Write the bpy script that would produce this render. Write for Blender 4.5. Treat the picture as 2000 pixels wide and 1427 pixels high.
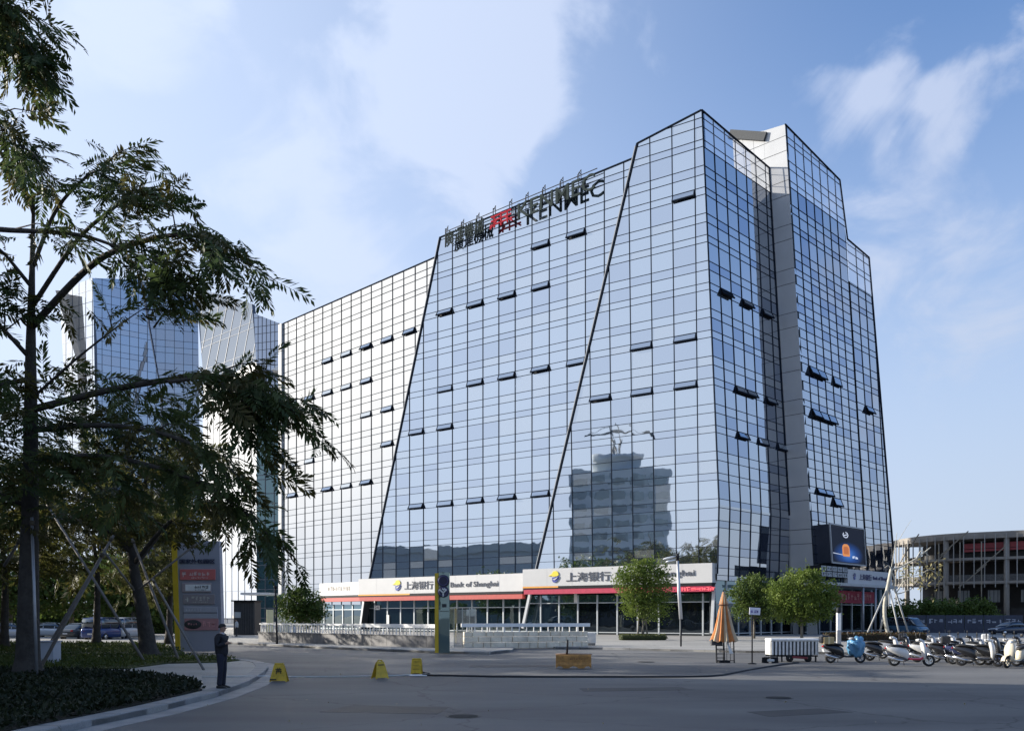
import bpy, bmesh, math, random
import numpy as np
from mathutils import Vector, Matrix, Quaternion

for o in list(bpy.data.objects):
    bpy.data.objects.remove(o, do_unlink=True)
SC = bpy.context.scene
COL = SC.collection
R = math.radians
random.seed(7)
rng = np.random.default_rng(7)

# ------------------------------------------------------------------ camera
CAMH, FPX, HORIZ = 2.05, 1735.0, 1203.0
cam_d = bpy.data.cameras.new('camera')
cam_d.sensor_width = 36.0
cam_d.sensor_fit = 'HORIZONTAL'
cam_d.lens = FPX / 2000.0 * 36.0
cam_d.shift_y = (HORIZ - 713.5) / 2000.0
cam_d.clip_start = 0.1
cam_d.clip_end = 6000.0
cam = bpy.data.objects.new('camera', cam_d)
cam.location = (0, 0, CAMH)
cam.rotation_euler = (R(90), 0, 0)
COL.objects.link(cam)
SC.camera = cam

# ------------------------------------------------------------------ sun, sky, exposure
SUN_DIR = Vector((-1.0, 0.26, 0.35)).normalized()      # towards the sun
SUN_EL = math.asin(SUN_DIR.z)
SUN_AZ = math.atan2(SUN_DIR.x, SUN_DIR.y)
sun_d = bpy.data.lights.new('sun', 'SUN')
sun_d.energy = 5.0
sun_d.angle = R(0.53)
sun_d.color = (1.0, 0.93, 0.82)
sun = bpy.data.objects.new('sun', sun_d)
sun.rotation_euler = (-SUN_DIR).to_track_quat('-Z', 'Y').to_euler()
COL.objects.link(sun)

SC.view_settings.view_transform = 'Standard'
SC.view_settings.look = 'None'
SC.view_settings.gamma = 1.0
SC.view_settings.use_curve_mapping = False
SC.view_settings.exposure = 0.88
SC.cycles.max_bounces = 7
SC.cycles.transparent_max_bounces = 12
SC.cycles.sample_clamp_indirect = 6.0
SC.cycles.blur_glossy = 0.3
SC.cycles.use_denoising = True


def build_world():
    w = bpy.data.worlds.new('World')
    SC.world = w
    w.use_nodes = True
    nt = w.node_tree
    N, L = nt.nodes, nt.links
    N.clear()

    def nd(t, **k):
        n = N.new(t)
        for a, b in k.items():
            setattr(n, a, b)
        return n

    def math_(op, a, b=None, c=None, clamp=False):
        n = nd('ShaderNodeMath', operation=op, use_clamp=clamp)
        for i, x in enumerate((a, b, c)):
            if x is None:
                continue
            if isinstance(x, (int, float)):
                n.inputs[i].default_value = x
            else:
                L.new(x, n.inputs[i])
        return n.outputs[0]

    sky = nd('ShaderNodeTexSky', sky_type='NISHITA')
    sky.sun_disc = False
    sky.sun_elevation = SUN_EL
    sky.sun_rotation = SUN_AZ
    sky.altitude = 0
    sky.air_density = 1.0
    sky.dust_density = 0.6
    sky.ozone_density = 2.5
    tc = nd('ShaderNodeTexCoord')
    nrm = nd('ShaderNodeVectorMath', operation='NORMALIZE')
    L.new(tc.outputs['Generated'], nrm.inputs[0])
    D = nrm.outputs[0]
    # soft cloud field: fbm noise on the sky direction, flattened towards the horizon
    mp = nd('ShaderNodeMapping')
    mp.inputs['Scale'].default_value = (1.0, 1.0, 1.5)
    L.new(D, mp.inputs[0])
    nz = nd('ShaderNodeTexNoise', noise_dimensions='3D')
    nz.inputs['Scale'].default_value = 6.0
    nz.inputs['Detail'].default_value = 9
    nz.inputs['Roughness'].default_value = 0.56
    nz.inputs['Distortion'].default_value = 0.5
    L.new(mp.outputs[0], nz.inputs['Vector'])
    field = math_('MULTIPLY_ADD', nz.outputs['Fac'], 3.4, -2.0)
    # cloud banks, each a soft cone of directions: u, v, radius (deg), weight
    banks = [(930, 40, 6.0, .7), (900, 170, 6.5, .75), (985, 275, 5.5, .72), (820, 240, 4, .4), (1010, 120, 6.5, .6),
             (1060, 380, 5, .4), (250, 40, 5.0, .5), (330, 110, 4, .4), (580, 340, 4, .55), (620, 520, 6, .4), (420, 440, 6, .4),
             (1740, 170, 2.3, .5), (1690, 225, 2.0, .5), (1800, 140, 1.8, .5), (1980, 110, 3.5, .8), (1960, 170, 3, .6),
             (1760, 420, 6, .5), (1730, 560, 6, .4), (1840, 500, 5.5, .45), (1930, 700, 7, .3), (700, 470, 5, .35)]
    acc = field
    wz = nd('ShaderNodeTexNoise', noise_dimensions='3D')
    wz.inputs['Scale'].default_value = 5.0
    wz.inputs['Detail'].default_value = 6
    L.new(D, wz.inputs['Vector'])
    wsub = nd('ShaderNodeVectorMath', operation='SUBTRACT')
    L.new(wz.outputs['Color'], wsub.inputs[0])
    wsub.inputs[1].default_value = (.5, .5, .5)
    wsc = nd('ShaderNodeVectorMath', operation='SCALE')
    L.new(wsub.outputs[0], wsc.inputs[0])
    wsc.inputs['Scale'].default_value = .26
    wadd = nd('ShaderNodeVectorMath', operation='ADD')
    L.new(D, wadd.inputs[0])
    L.new(wsc.outputs[0], wadd.inputs[1])
    wn_ = nd('ShaderNodeVectorMath', operation='NORMALIZE')
    L.new(wadd.outputs[0], wn_.inputs[0])
    DW = wn_.outputs[0]
    for (u, v, rad, wt) in banks:
        d = Vector(((u - 1000) / FPX, 1.0, (HORIZ - v) / FPX)).normalized()
        dp = nd('ShaderNodeVectorMath', operation='DOT_PRODUCT')
        L.new(DW, dp.inputs[0])
        dp.inputs[1].default_value = d
        mr = nd('ShaderNodeMapRange', interpolation_type='SMOOTHSTEP')
        mr.inputs['From Min'].default_value = math.cos(R(rad * 1.45))
        mr.inputs['From Max'].default_value = 1.0
        mr.inputs['To Max'].default_value = wt * .62
        L.new(dp.outputs['Value'], mr.inputs['Value'])
        acc = math_('ADD', acc, mr.outputs[0])
    mask = nd('ShaderNodeMapRange', interpolation_type='SMOOTHSTEP')
    mask.inputs['From Min'].default_value = 0.0
    mask.inputs['From Max'].default_value = 0.75
    mask.inputs['To Max'].default_value = 0.80
    L.new(acc, mask.inputs['Value'])
    # clouds glow a little more towards the sun
    sd = nd('ShaderNodeVectorMath', operation='DOT_PRODUCT')
    L.new(D, sd.inputs[0])
    sd.inputs[1].default_value = SUN_DIR
    near = nd('ShaderNodeMapRange')
    near.inputs['From Min'].default_value = -0.3
    near.inputs['From Max'].default_value = 1.0
    near.inputs['To Min'].default_value = 1.0
    near.inputs['To Max'].default_value = 1.5
    L.new(sd.outputs['Value'], near.inputs['Value'])
    cc = nd('ShaderNodeVectorMath', operation='SCALE')
    cc.inputs[0].default_value = (CLOUD[0], CLOUD[1], CLOUD[2])
    L.new(near.outputs[0], cc.inputs['Scale'])
    # hue of the clear sky: slightly deeper blue
    tint = nd('ShaderNodeMix', data_type='RGBA', blend_type='MULTIPLY')
    tint.inputs['Factor'].default_value = 1.0
    L.new(sky.outputs[0], tint.inputs['A'])
    tint.inputs['B'].default_value = SKYTINT
    mix = nd('ShaderNodeMix', data_type='RGBA')
    L.new(mask.outputs[0], mix.inputs['Factor'])
    L.new(tint.outputs['Result'], mix.inputs['A'])
    L.new(cc.outputs[0], mix.inputs['B'])
    # pale haze, thick low down and on the side of the sun
    sep = nd('ShaderNodeSeparateXYZ')
    L.new(D, sep.inputs[0])

    def ramp(x, a, b_, lo, hi):
        r = nd('ShaderNodeMapRange', interpolation_type='SMOOTHSTEP')
        for k_, v_ in (('From Min', a), ('From Max', b_), ('To Min', lo), ('To Max', hi)):
            r.inputs[k_].default_value = v_
        L.new(x, r.inputs['Value'])
        return r.outputs[0]
    low = ramp(sep.outputs['Z'], .02, .62, .93, 0.0)
    side = ramp(sd.outputs['Value'], -.05, .85, 0.0, .85)
    inv = math_('MULTIPLY', math_('SUBTRACT', 1.0, low), math_('SUBTRACT', 1.0, side))
    hz = math_('SUBTRACT', 1.0, inv)
    hcol = nd('ShaderNodeVectorMath', operation='SCALE')
    hcol.inputs[0].default_value = HAZE
    L.new(near.outputs[0], hcol.inputs['Scale'])
    mix2 = nd('ShaderNodeMix', data_type='RGBA')
    L.new(hz, mix2.inputs['Factor'])
    L.new(mix.outputs['Result'], mix2.inputs['A'])
    L.new(hcol.outputs[0], mix2.inputs['B'])
    mix = mix2
    # bright aureole round the sun
    au = nd('ShaderNodeMix', data_type='RGBA')
    L.new(math_('POWER', ramp(sd.outputs['Value'], .89, 1.0, 0.0, 1.0), 3.0), au.inputs['Factor'])
    L.new(mix.outputs['Result'], au.inputs['A'])
    au.inputs['B'].default_value = AUREOLE
    mix = au
    bg = nd('ShaderNodeBackground')
    bg.inputs['Strength'].default_value = SKYSTR
    L.new(mix.outputs['Result'], bg.inputs['Color'])
    out = nd('ShaderNodeOutputWorld')
    L.new(bg.outputs[0], out.inputs[0])


SKYSTR = 0.095
CLOUD = (3.2, 3.65, 4.75)
HAZE = (3.15, 3.62, 4.5)
AUREOLE = (10.0, 9.9, 9.7, 1.0)
SKYTINT = (1.0, 1.18, 1.42, 1.0)
build_world()

# ------------------------------------------------------------------ helpers
CAM = Vector((0, 0, CAMH))


def ray(u, v):
    return Vector(((u - 1000.0) / FPX, 1.0, (HORIZ - v) / FPX))


def at(u, v, Y):
    """world point seen at photo position u, v when it stands Y metres ahead"""
    return CAM + ray(u, v) * Y


def G(u, v, z=0.0):
    """ground point (height z) seen at photo position u, v"""
    Y = (CAMH - z) * FPX / (v - HORIZ)
    p = CAM + ray(u, v) * Y
    return Vector((p.x, p.y, z))


def tag(o, label=None, cat=None, group=None, kind=None):
    if label:
        o['label'] = label
    if cat:
        o['category'] = cat
    if group:
        o['group'] = group
    if kind:
        o['kind'] = kind
    return o


WOFF = {}


def thing(name, label, cat, loc=(0, 0, 0), rz=0.0, group=None, scale=1.0):
    o = bpy.data.objects.new(name, None)
    COL.objects.link(o)
    o.location = loc
    o.rotation_euler = (0, 0, rz)
    o.scale = (scale,) * 3
    o.empty_display_size = 0.3
    WOFF[o.name] = Vector(loc)
    tag(o, label, cat, group)
    return o


def link(name, me, parent=None, world=True):
    o = bpy.data.objects.new(name, me)
    COL.objects.link(o)
    if parent is not None:
        o.parent = parent
        if world:
            o.location = -WOFF[parent.name]
    WOFF[o.name] = Vector((0, 0, 0))
    return o


class MB:
    """collects simple shapes into one mesh"""

    def __init__(s):
        s.v, s.f, s.m, s.sm = [], [], [], []

    def add(s, vs, fs, m=0, smooth=False):
        b = len(s.v)
        s.v += [tuple(x) for x in vs]
        s.f += [tuple(i + b for i in f) for f in fs]
        s.m += [m] * len(fs)
        s.sm += [smooth] * len(fs)
        return s

    def box(s, c, size, rot=None, m=0):
        hx, hy, hz = size[0] / 2, size[1] / 2, size[2] / 2
        vs = [Vector((x, y, z)) for x in (-hx, hx) for y in (-hy, hy) for z in (-hz, hz)]
        if rot is not None:
            vs = [rot @ p for p in vs]
        c = Vector(c)
        vs = [p + c for p in vs]
        return s.add(vs, [(0, 1, 3, 2), (4, 6, 7, 5), (0, 4, 5, 1), (2, 3, 7, 6), (0, 2, 6, 4), (1, 5, 7, 3)], m)

    def bbox(s, c, size, b=0.03, rot=None, m=0):
        """box with chamfered edges"""
        hx, hy, hz = size[0] / 2, size[1] / 2, size[2] / 2
        b = min(b, hx * .9, hy * .9, hz * .9)
        bm = bmesh.new()
        bmesh.ops.create_cube(bm, size=1)
        for vv in bm.verts:
            vv.co = Vector((vv.co.x * size[0], vv.co.y * size[1], vv.co.z * size[2]))
        bmesh.ops.bevel(bm, geom=list(bm.edges), offset=b, segments=1, affect='EDGES', profile=.5)
        bm.verts.index_update()
        c = Vector(c)
        vs = [((rot @ q.co) if rot is not None else q.co) + c for q in bm.verts]
        fs = [[q.index for q in f.verts] for f in bm.faces]
        bm.free()
        return s.add(vs, fs, m)

    def frame(s, p, ex, ey, ez, size, m=0):
        """box centred at p with axes ex, ey, ez"""
        vs = [p + ex * (a * size[0] / 2) + ey * (b * size[1] / 2) + ez * (c * size[2] / 2)
              for a in (-1, 1) for b in (-1, 1) for c in (-1, 1)]
        return s.add(vs, [(0, 1, 3, 2), (4, 6, 7, 5), (0, 4, 5, 1), (2, 3, 7, 6), (0, 2, 6, 4), (1, 5, 7, 3)], m)

    def bar(s, a, b, w, d, up=Vector((0, 0, 1)), m=0):
        a, b = Vector(a), Vector(b)
        e = (b - a)
        Ln = e.length
        if Ln < 1e-6:
            return s
        e /= Ln
        x = e.cross(Vector(up))
        if x.length < 1e-4:
            x = e.cross(Vector((1, 0, 0)))
        x.normalize()
        y = x.cross(e)
        return s.frame((a + b) / 2, x, y, e, (w, d, Ln), m)

    def tube(s, pts, rad, n=8, m=0, cap=True, smooth=True):
        pts = [Vector(p) for p in pts]
        if isinstance(rad, (int, float)):
            rad = [rad] * len(pts)
        vs, fs = [], []
        prev = None
        for i, p in enumerate(pts):
            t = (pts[min(i + 1, len(pts) - 1)] - pts[max(i - 1, 0)])
            t.normalize()
            if prev is None:
                x = t.cross(Vector((0, 0, 1)))
                if x.length < .05:
                    x = t.cross(Vector((1, 0, 0)))
            else:
                x = prev - t * prev.dot(t)
            x.normalize()
            prev = x
            y = t.cross(x)
            for k in range(n):
                a = 2 * math.pi * k / n
                vs.append(p + (x * math.cos(a) + y * math.sin(a)) * rad[i])
        for i in range(len(pts) - 1):
            for k in range(n):
                k2 = (k + 1) % n
                fs.append((i * n + k, i * n + k2, (i + 1) * n + k2, (i + 1) * n + k))
        b = len(s.v)
        s.add(vs, fs, m, smooth)
        if cap:
            s.f.append(tuple(b + k for k in range(n))[::-1])
            s.f.append(tuple(b + (len(pts) - 1) * n + k for k in range(n)))
            s.m += [m, m]
            s.sm += [False, False]
        return s

    def lathe(s, prof, n=16, c=(0, 0, 0), m=0, smooth=True, axis=None):
        """profile [(r, z)] turned about z (or the axes given as (x, y, z) vectors)"""
        c = Vector(c)
        X, Y, Z = axis if axis else (Vector((1, 0, 0)), Vector((0, 1, 0)), Vector((0, 0, 1)))
        vs, fs = [], []
        for (r, z) in prof:
            for k in range(n):
                a = 2 * math.pi * k / n
                vs.append(c + X * (r * math.cos(a)) + Y * (r * math.sin(a)) + Z * z)
        for i in range(len(prof) - 1):
            for k in range(n):
                k2 = (k + 1) % n
                fs.append((i * n + k, i * n + k2, (i + 1) * n + k2, (i + 1) * n + k))
        return s.add(vs, fs, m, smooth)

    def loft(s, rings, m=0, smooth=True, cap=True):
        n = len(rings[0])
        vs = [p for r in rings for p in r]
        fs = []
        for i in range(len(rings) - 1):
            for k in range(n):
                k2 = (k + 1) % n
                fs.append((i * n + k, i * n + k2, (i + 1) * n + k2, (i + 1) * n + k))
        b = len(s.v)
        s.add(vs, fs, m, smooth)
        if cap:
            s.f += [tuple(b + k for k in range(n))[::-1], tuple(b + (len(rings) - 1) * n + k for k in range(n))]
            s.m += [m, m]
            s.sm += [smooth, smooth]
        return s

    def prism(s, poly, ext, m=0):
        poly = [Vector(p) for p in poly]
        n = len(poly)
        ext = Vector(ext)
        vs = poly + [p + ext for p in poly]
        fs = [tuple(range(n))[::-1], tuple(range(n, 2 * n))]
        for k in range(n):
            k2 = (k + 1) % n
            fs.append((k, k2, n + k2, n + k))
        return s.add(vs, fs, m)

    def ell(s, c, r, n=12, k=8, m=0, rot=None):
        vs, fs = [], []
        c = Vector(c)
        for i in range(k + 1):
            th = math.pi * i / k
            for j in range(n):
                a = 2 * math.pi * j / n
                p = Vector((r[0] * math.sin(th) * math.cos(a), r[1] * math.sin(th) * math.sin(a), r[2] * math.cos(th)))
                if rot is not None:
                    p = rot @ p
                vs.append(c + p)
        for i in range(k):
            for j in range(n):
                j2 = (j + 1) % n
                fs.append((i * n + j, (i + 1) * n + j, (i + 1) * n + j2, i * n + j2))
        return s.add(vs, fs, m, True)

    def mesh(s, name, mats):
        me = bpy.data.meshes.new(name)
        me.from_pydata(s.v, [], s.f)
        if not isinstance(mats, (list, tuple)):
            mats = [mats]
        for x in mats:
            me.materials.append(x)
        me.polygons.foreach_set('material_index', s.m)
        me.polygons.foreach_set('use_smooth', s.sm)
        me.update()
        return me

    def build(s, name, mats, parent=None, world=True, fix=True):
        me = s.mesh(name, mats)
        if fix:
            bm = bmesh.new()
            bm.from_mesh(me)
            bmesh.ops.recalc_face_normals(bm, faces=bm.faces)
            bm.to_mesh(me)
            bm.free()
        return link(name, me, parent, world)


def np_mesh(name, V, F, mats, smooth=False):
    """mesh from numpy: V (n,3), F (m,k) equal sided faces"""
    me = bpy.data.meshes.new(name)
    n, k = F.shape
    me.vertices.add(len(V))
    me.vertices.foreach_set('co', np.asarray(V, np.float32).ravel())
    me.loops.add(n * k)
    me.loops.foreach_set('vertex_index', F.astype(np.int32).ravel())
    me.polygons.add(n)
    me.polygons.foreach_set('loop_start', np.arange(0, n * k, k, dtype=np.int32))
    me.polygons.foreach_set('loop_total', np.full(n, k, np.int32))
    if smooth:
        me.polygons.foreach_set('use_smooth', np.ones(n, bool))
    me.update(calc_edges=True)
    me.validate()
    for x in (mats if isinstance(mats, (list, tuple)) else [mats]):
        me.materials.append(x)
    return me


# ------------------------------------------------------------------ materials
MATS = {}


def mat(name, col, rough=0.6, metal=0.0, var=0.12, scale=3.0, bump=0.0, bscale=20.0, emit=0.0, coat=0.0, spec=0.5, trans=0.0,
        detail=5.0):
    """principled material whose colour wanders a little (grain, wear) with object-space noise"""
    if name in MATS:
        return MATS[name]
    m = bpy.data.materials.new(name)
    m.use_nodes = True
    nt = m.node_tree
    N, L = nt.nodes, nt.links
    p = N['Principled BSDF']
    p.inputs['Roughness'].default_value = rough
    p.inputs['Metallic'].default_value = metal
    p.inputs['Specular IOR Level'].default_value = spec
    p.inputs['Coat Weight'].default_value = coat
    tc = N.new('ShaderNodeTexCoord')
    if var > 0:
        nz = N.new('ShaderNodeTexNoise')
        nz.inputs['Scale'].default_value = scale
        nz.inputs['Detail'].default_value = detail
        nz.inputs['Roughness'].default_value = 0.62
        L.new(tc.outputs['Object'], nz.inputs['Vector'])
        r = N.new('ShaderNodeValToRGB')
        r.color_ramp.elements[0].position = 0.3
        r.color_ramp.elements[1].position = 0.72
        r.color_ramp.elements[0].color = tuple(c * (1 - var) for c in col[:3]) + (1,)
        r.color_ramp.elements[1].color = tuple(min(1, c * (1 + var)) for c in col[:3]) + (1,)
        L.new(nz.outputs['Fac'], r.inputs[0])
        L.new(r.outputs[0], p.inputs['Base Color'])
    else:
        p.inputs['Base Color'].default_value = tuple(col[:3]) + (1,)
    if bump > 0:
        nb = N.new('ShaderNodeTexNoise')
        nb.inputs['Scale'].default_value = bscale
        nb.inputs['Detail'].default_value = 6
        L.new(tc.outputs['Object'], nb.inputs['Vector'])
        b = N.new('ShaderNodeBump')
        b.inputs['Strength'].default_value = bump
        b.inputs['Distance'].default_value = 0.05
        L.new(nb.outputs['Fac'], b.inputs['Height'])
        L.new(b.outputs[0], p.inputs['Normal'])
    if emit > 0:
        p.inputs['Emission Color'].default_value = tuple(col[:3]) + (1,)
        p.inputs['Emission Strength'].default_value = emit
    MATS[name] = m
    return m


def glass_mat(name, tint, base, refl, rough=0.015, wave=0.012, wscale=0.35, clear=0.0):
    """coated facade glass: a mirror coat over a dark (or, when clear > 0, see-through) body with slightly wavy sheets"""
    if name in MATS:
        return MATS[name]
    m = bpy.data.materials.new(name)
    m.use_nodes = True
    nt = m.node_tree
    N, L = nt.nodes, nt.links
    N.clear()
    tc = N.new('ShaderNodeTexCoord')
    nz = N.new('ShaderNodeTexNoise')
    nz.inputs['Scale'].default_value = wscale
    nz.inputs['Detail'].default_value = 2
    L.new(tc.outputs['Object'], nz.inputs['Vector'])
    b = N.new('ShaderNodeBump')
    b.inputs['Strength'].default_value = 1.0
    b.inputs['Distance'].default_value = wave
    L.new(nz.outputs['Fac'], b.inputs['Height'])
    gl = N.new('ShaderNodeBsdfGlossy')
    gl.inputs['Roughness'].default_value = rough
    gl.inputs['Color'].default_value = tuple(tint) + (1,)
    L.new(b.outputs[0], gl.inputs['Normal'])
    if clear > 0:
        df = N.new('ShaderNodeBsdfTransparent')
        df.inputs['Color'].default_value = (clear, clear * 1.0, clear * 1.02, 1)
    else:
        df = N.new('ShaderNodeBsdfDiffuse')
        df.inputs['Color'].default_value = tuple(base) + (1,)
    lw = N.new('ShaderNodeLayerWeight')
    lw.inputs['Blend'].default_value = 0.25
    mr = N.new('ShaderNodeMapRange')
    mr.inputs['From Min'].default_value = 0.0
    mr.inputs['From Max'].default_value = 1.0
    mr.inputs['To Min'].default_value = refl
    mr.inputs['To Max'].default_value = 0.97
    L.new(lw.outputs['Fresnel'], mr.inputs['Value'])
    mx = N.new('ShaderNodeMixShader')
    L.new(mr.outputs[0], mx.inputs[0])
    L.new(df.outputs[0], mx.inputs[1])
    L.new(gl.outputs[0], mx.inputs[2])
    out = N.new('ShaderNodeOutputMaterial')
    L.new(mx.outputs[0], out.inputs[0])
    MATS[name] = m
    return m


def leaf_mat(name, c1, c2, transl=0.35, scale=0.6):
    if name in MATS:
        return MATS[name]
    m = bpy.data.materials.new(name)
    m.use_nodes = True
    nt = m.node_tree
    N, L = nt.nodes, nt.links
    N.clear()
    tc = N.new('ShaderNodeTexCoord')
    nz = N.new('ShaderNodeTexNoise')
    nz.inputs['Scale'].default_value = scale
    nz.inputs['Detail'].default_value = 6
    L.new(tc.outputs['Object'], nz.inputs['Vector'])
    r = N.new('ShaderNodeValToRGB')
    r.color_ramp.elements[0].position = .32
    r.color_ramp.elements[1].position = .7
    r.color_ramp.elements[0].color = tuple(c1) + (1,)
    r.color_ramp.elements[1].color = tuple(c2) + (1,)
    L.new(nz.outputs['Fac'], r.inputs[0])
    p = N.new('ShaderNodeBsdfPrincipled')
    p.inputs['Roughness'].default_value = .55
    p.inputs['Specular IOR Level'].default_value = .25
    L.new(r.outputs[0], p.inputs['Base Color'])
    t = N.new('ShaderNodeBsdfTranslucent')
    L.new(r.outputs[0], t.inputs['Color'])
    mx = N.new('ShaderNodeMixShader')
    mx.inputs[0].default_value = transl
    L.new(p.outputs[0], mx.inputs[1])
    L.new(t.outputs[0], mx.inputs[2])
    out = N.new('ShaderNodeOutputMaterial')
    L.new(mx.outputs[0], out.inputs[0])
    MATS[name] = m
    return m


def text_polys(body, size=1.0, extrude=0.02, bold=0.0):
    """lettering as a mesh in the xy plane (x along the line, y up), z = relief; returns verts, faces, width"""
    cu = bpy.data.curves.new('lettering', 'FONT')
    cu.body = body
    cu.size = size
    cu.extrude = extrude
    cu.offset = bold
    cu.resolution_u = 2
    ob = bpy.data.objects.new('lettering', cu)
    COL.objects.link(ob)
    dg = bpy.context.evaluated_depsgraph_get()
    me = bpy.data.meshes.new_from_object(ob.evaluated_get(dg))
    vs = [v.co.copy() for v in me.vertices]
    fs = [list(p.vertices) for p in me.polygons]
    bpy.data.objects.remove(ob, do_unlink=True)
    bpy.data.meshes.remove(me)
    return vs, fs


def put_text(mb, body, P, ex, ey, en, height, width=None, extrude=0.03, m=0, bold=0.0):
    """lettering with its lower left corner at P, x axis ex, y axis ey, relief along en, stretched to width if given"""
    vs, fs = text_polys(body, 1.0, 0.5, bold)
    if not vs:
        return
    xs = [v.x for v in vs]
    ys = [v.y for v in vs]
    x0, x1, y0, y1 = min(xs), max(xs), min(ys), max(ys)
    sy = height / max(1e-6, y1 - y0)
    sx = (width / max(1e-6, x1 - x0)) if width else sy
    out = [P + ex * ((v.x - x0) * sx) + ey * ((v.y - y0) * sy) + en * ((v.z + .5) * extrude) for v in vs]
    mb.add(out, fs, m)


def scribble(mb, P, ex, ey, en, w, h, n, seed=0, m=0, relief=0.012):
    """a row of n sign characters too far away to read: each a few strokes in a square"""
    rr = random.Random(seed)
    cw = w / n
    for i in range(n):
        x0 = i * cw + cw * .06
        s = cw * .86
        for k in range(rr.choice((3, 4, 4, 5))):
            if rr.random() < .55:
                y = h * (.08 + .84 * rr.random())
                a = P + ex * (x0 + s * rr.uniform(0, .2)) + ey * y
                b = P + ex * (x0 + s * rr.uniform(.7, 1)) + ey * y
                mb.add([a, b, b + ey * h * .13, a + ey * h * .13], [(0, 1, 2, 3)], m)
                q = len(mb.v) - 4
                for z in range(q, q + 4):
                    mb.v[z] = tuple(Vector(mb.v[z]) + en * relief)
            else:
                x = x0 + s * rr.uniform(.1, .9)
                a = P + ex * x + ey * h * rr.uniform(0, .2)
                b = P + ex * x + ey * h * rr.uniform(.7, 1)
                mb.add([a, a + ex * s * .15, b + ex * s * .15, b], [(0, 1, 2, 3)], m)
                q = len(mb.v) - 4
                for z in range(q, q + 4):
                    mb.v[z] = tuple(Vector(mb.v[z]) + en * (relief + .003))


def clip_poly(poly, a, b, c):
    """part of the 2-D polygon where a*x + b*y <= c"""
    out = []
    n = len(poly)
    for i in range(n):
        p, q = poly[i], poly[(i + 1) % n]
        dp, dq = a * p[0] + b * p[1] - c, a * q[0] + b * q[1] - c
        if dp <= 0:
            out.append(p)
        if (dp < 0 < dq) or (dq < 0 < dp):
            t = dp / (dp - dq)
            out.append((p[0] + (q[0] - p[0]) * t, p[1] + (q[1] - p[1]) * t))
    return out


def poly_area(p):
    return .5 * sum(p[i][0] * p[(i + 1) % len(p)][1] - p[(i + 1) % len(p)][0] * p[i][1] for i in range(len(p)))


def rect_clip(poly, s0, s1, t0, t1):
    for (a, b, c) in ((-1, 0, -s0), (1, 0, s1), (0, -1, -t0), (0, 1, t1)):
        poly = clip_poly(poly, a, b, c)
        if len(poly) < 3:
            return []
    return poly


M_METAL = mat('grey_metal', (.35, .36, .38), .45, .6, .1)
M_DARK = mat('dark_metal', (.012, .014, .018), .6, 0, .1, spec=.2)
M_BLACK = mat('black_void', (.01, .011, .013), .8, 0, .1)
M_WHITE = mat('white_paint', (.75, .75, .74), .5, 0, .05, 1.5)
# ================================================================== ground
def noise_ground_mat(name, col, col2, patch=0.05, rough=0.85, fine=60, bump=.25):
    m = bpy.data.materials.new(name)
    m.use_nodes = True
    nt = m.node_tree
    N, L = nt.nodes, nt.links
    p = N['Principled BSDF']
    p.inputs['Roughness'].default_value = rough
    p.inputs['Specular IOR Level'].default_value = .3
    tc = N.new('ShaderNodeTexCoord')
    big = N.new('ShaderNodeTexNoise')
    big.inputs['Scale'].default_value = patch
    big.inputs['Detail'].default_value = 7
    big.inputs['Roughness'].default_value = .6
    sc = N.new('ShaderNodeMapping')
    sc.inputs['Scale'].default_value = (.55, 1.5, 1)
    sc.inputs['Rotation'].default_value = (0, 0, .15)
    L.new(tc.outputs['Object'], sc.inputs[0])
    L.new(sc.outputs[0], big.inputs['Vector'])
    fi = N.new('ShaderNodeTexNoise')
    fi.inputs['Scale'].default_value = fine
    fi.inputs['Detail'].default_value = 4
    L.new(tc.outputs['Object'], fi.inputs['Vector'])
    r = N.new('ShaderNodeValToRGB')
    r.color_ramp.elements[0].position = .35
    r.color_ramp.elements[1].position = .68
    r.color_ramp.elements[0].color = tuple(col) + (1,)
    r.color_ramp.elements[1].color = tuple(col2) + (1,)
    L.new(big.outputs['Fac'], r.inputs[0])
    mx = N.new('ShaderNodeMix')
    mx.data_type = 'RGBA'
    mx.blend_type = 'OVERLAY'
    mx.inputs['Factor'].default_value = .35
    L.new(r.outputs[0], mx.inputs['A'])
    L.new(fi.outputs['Fac'], mx.inputs['B'])
    # fine dark cracks and old seams
    vo = N.new('ShaderNodeTexVoronoi')
    vo.feature = 'DISTANCE_TO_EDGE'
    vo.inputs['Scale'].default_value = .16
    wn = N.new('ShaderNodeTexNoise')
    wn.inputs['Scale'].default_value = 1.2
    wn.inputs['Detail'].default_value = 5
    L.new(tc.outputs['Object'], wn.inputs['Vector'])
    wv = N.new('ShaderNodeVectorMath')
    wv.operation = 'MULTIPLY_ADD'
    wv.inputs[1].default_value = (1.1, 1.1, 0)
    L.new(wn.outputs['Color'], wv.inputs[0])
    L.new(tc.outputs['Object'], wv.inputs[2])
    L.new(wv.outputs[0], vo.inputs['Vector'])
    cr = N.new('ShaderNodeMapRange')
    cr.inputs['From Min'].default_value = 0.0
    cr.inputs['From Max'].default_value = .006
    cr.inputs['To Min'].default_value = .55
    cr.inputs['To Max'].default_value = 1.0
    L.new(vo.outputs['Distance'], cr.inputs['Value'])
    mm = N.new('ShaderNodeMix')
    mm.data_type = 'RGBA'
    mm.blend_type = 'MULTIPLY'
    mm.inputs['Factor'].default_value = 1
    L.new(mx.outputs['Result'], mm.inputs['A'])
    L.new(cr.outputs[0], mm.inputs['B'])
    L.new(mm.outputs['Result'], p.inputs['Base Color'])
    b = N.new('ShaderNodeBump')
    b.inputs['Strength'].default_value = bump
    b.inputs['Distance'].default_value = .02
    L.new(fi.outputs['Fac'], b.inputs['Height'])
    L.new(b.outputs[0], p.inputs['Normal'])
    MATS[name] = m
    return m


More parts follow.
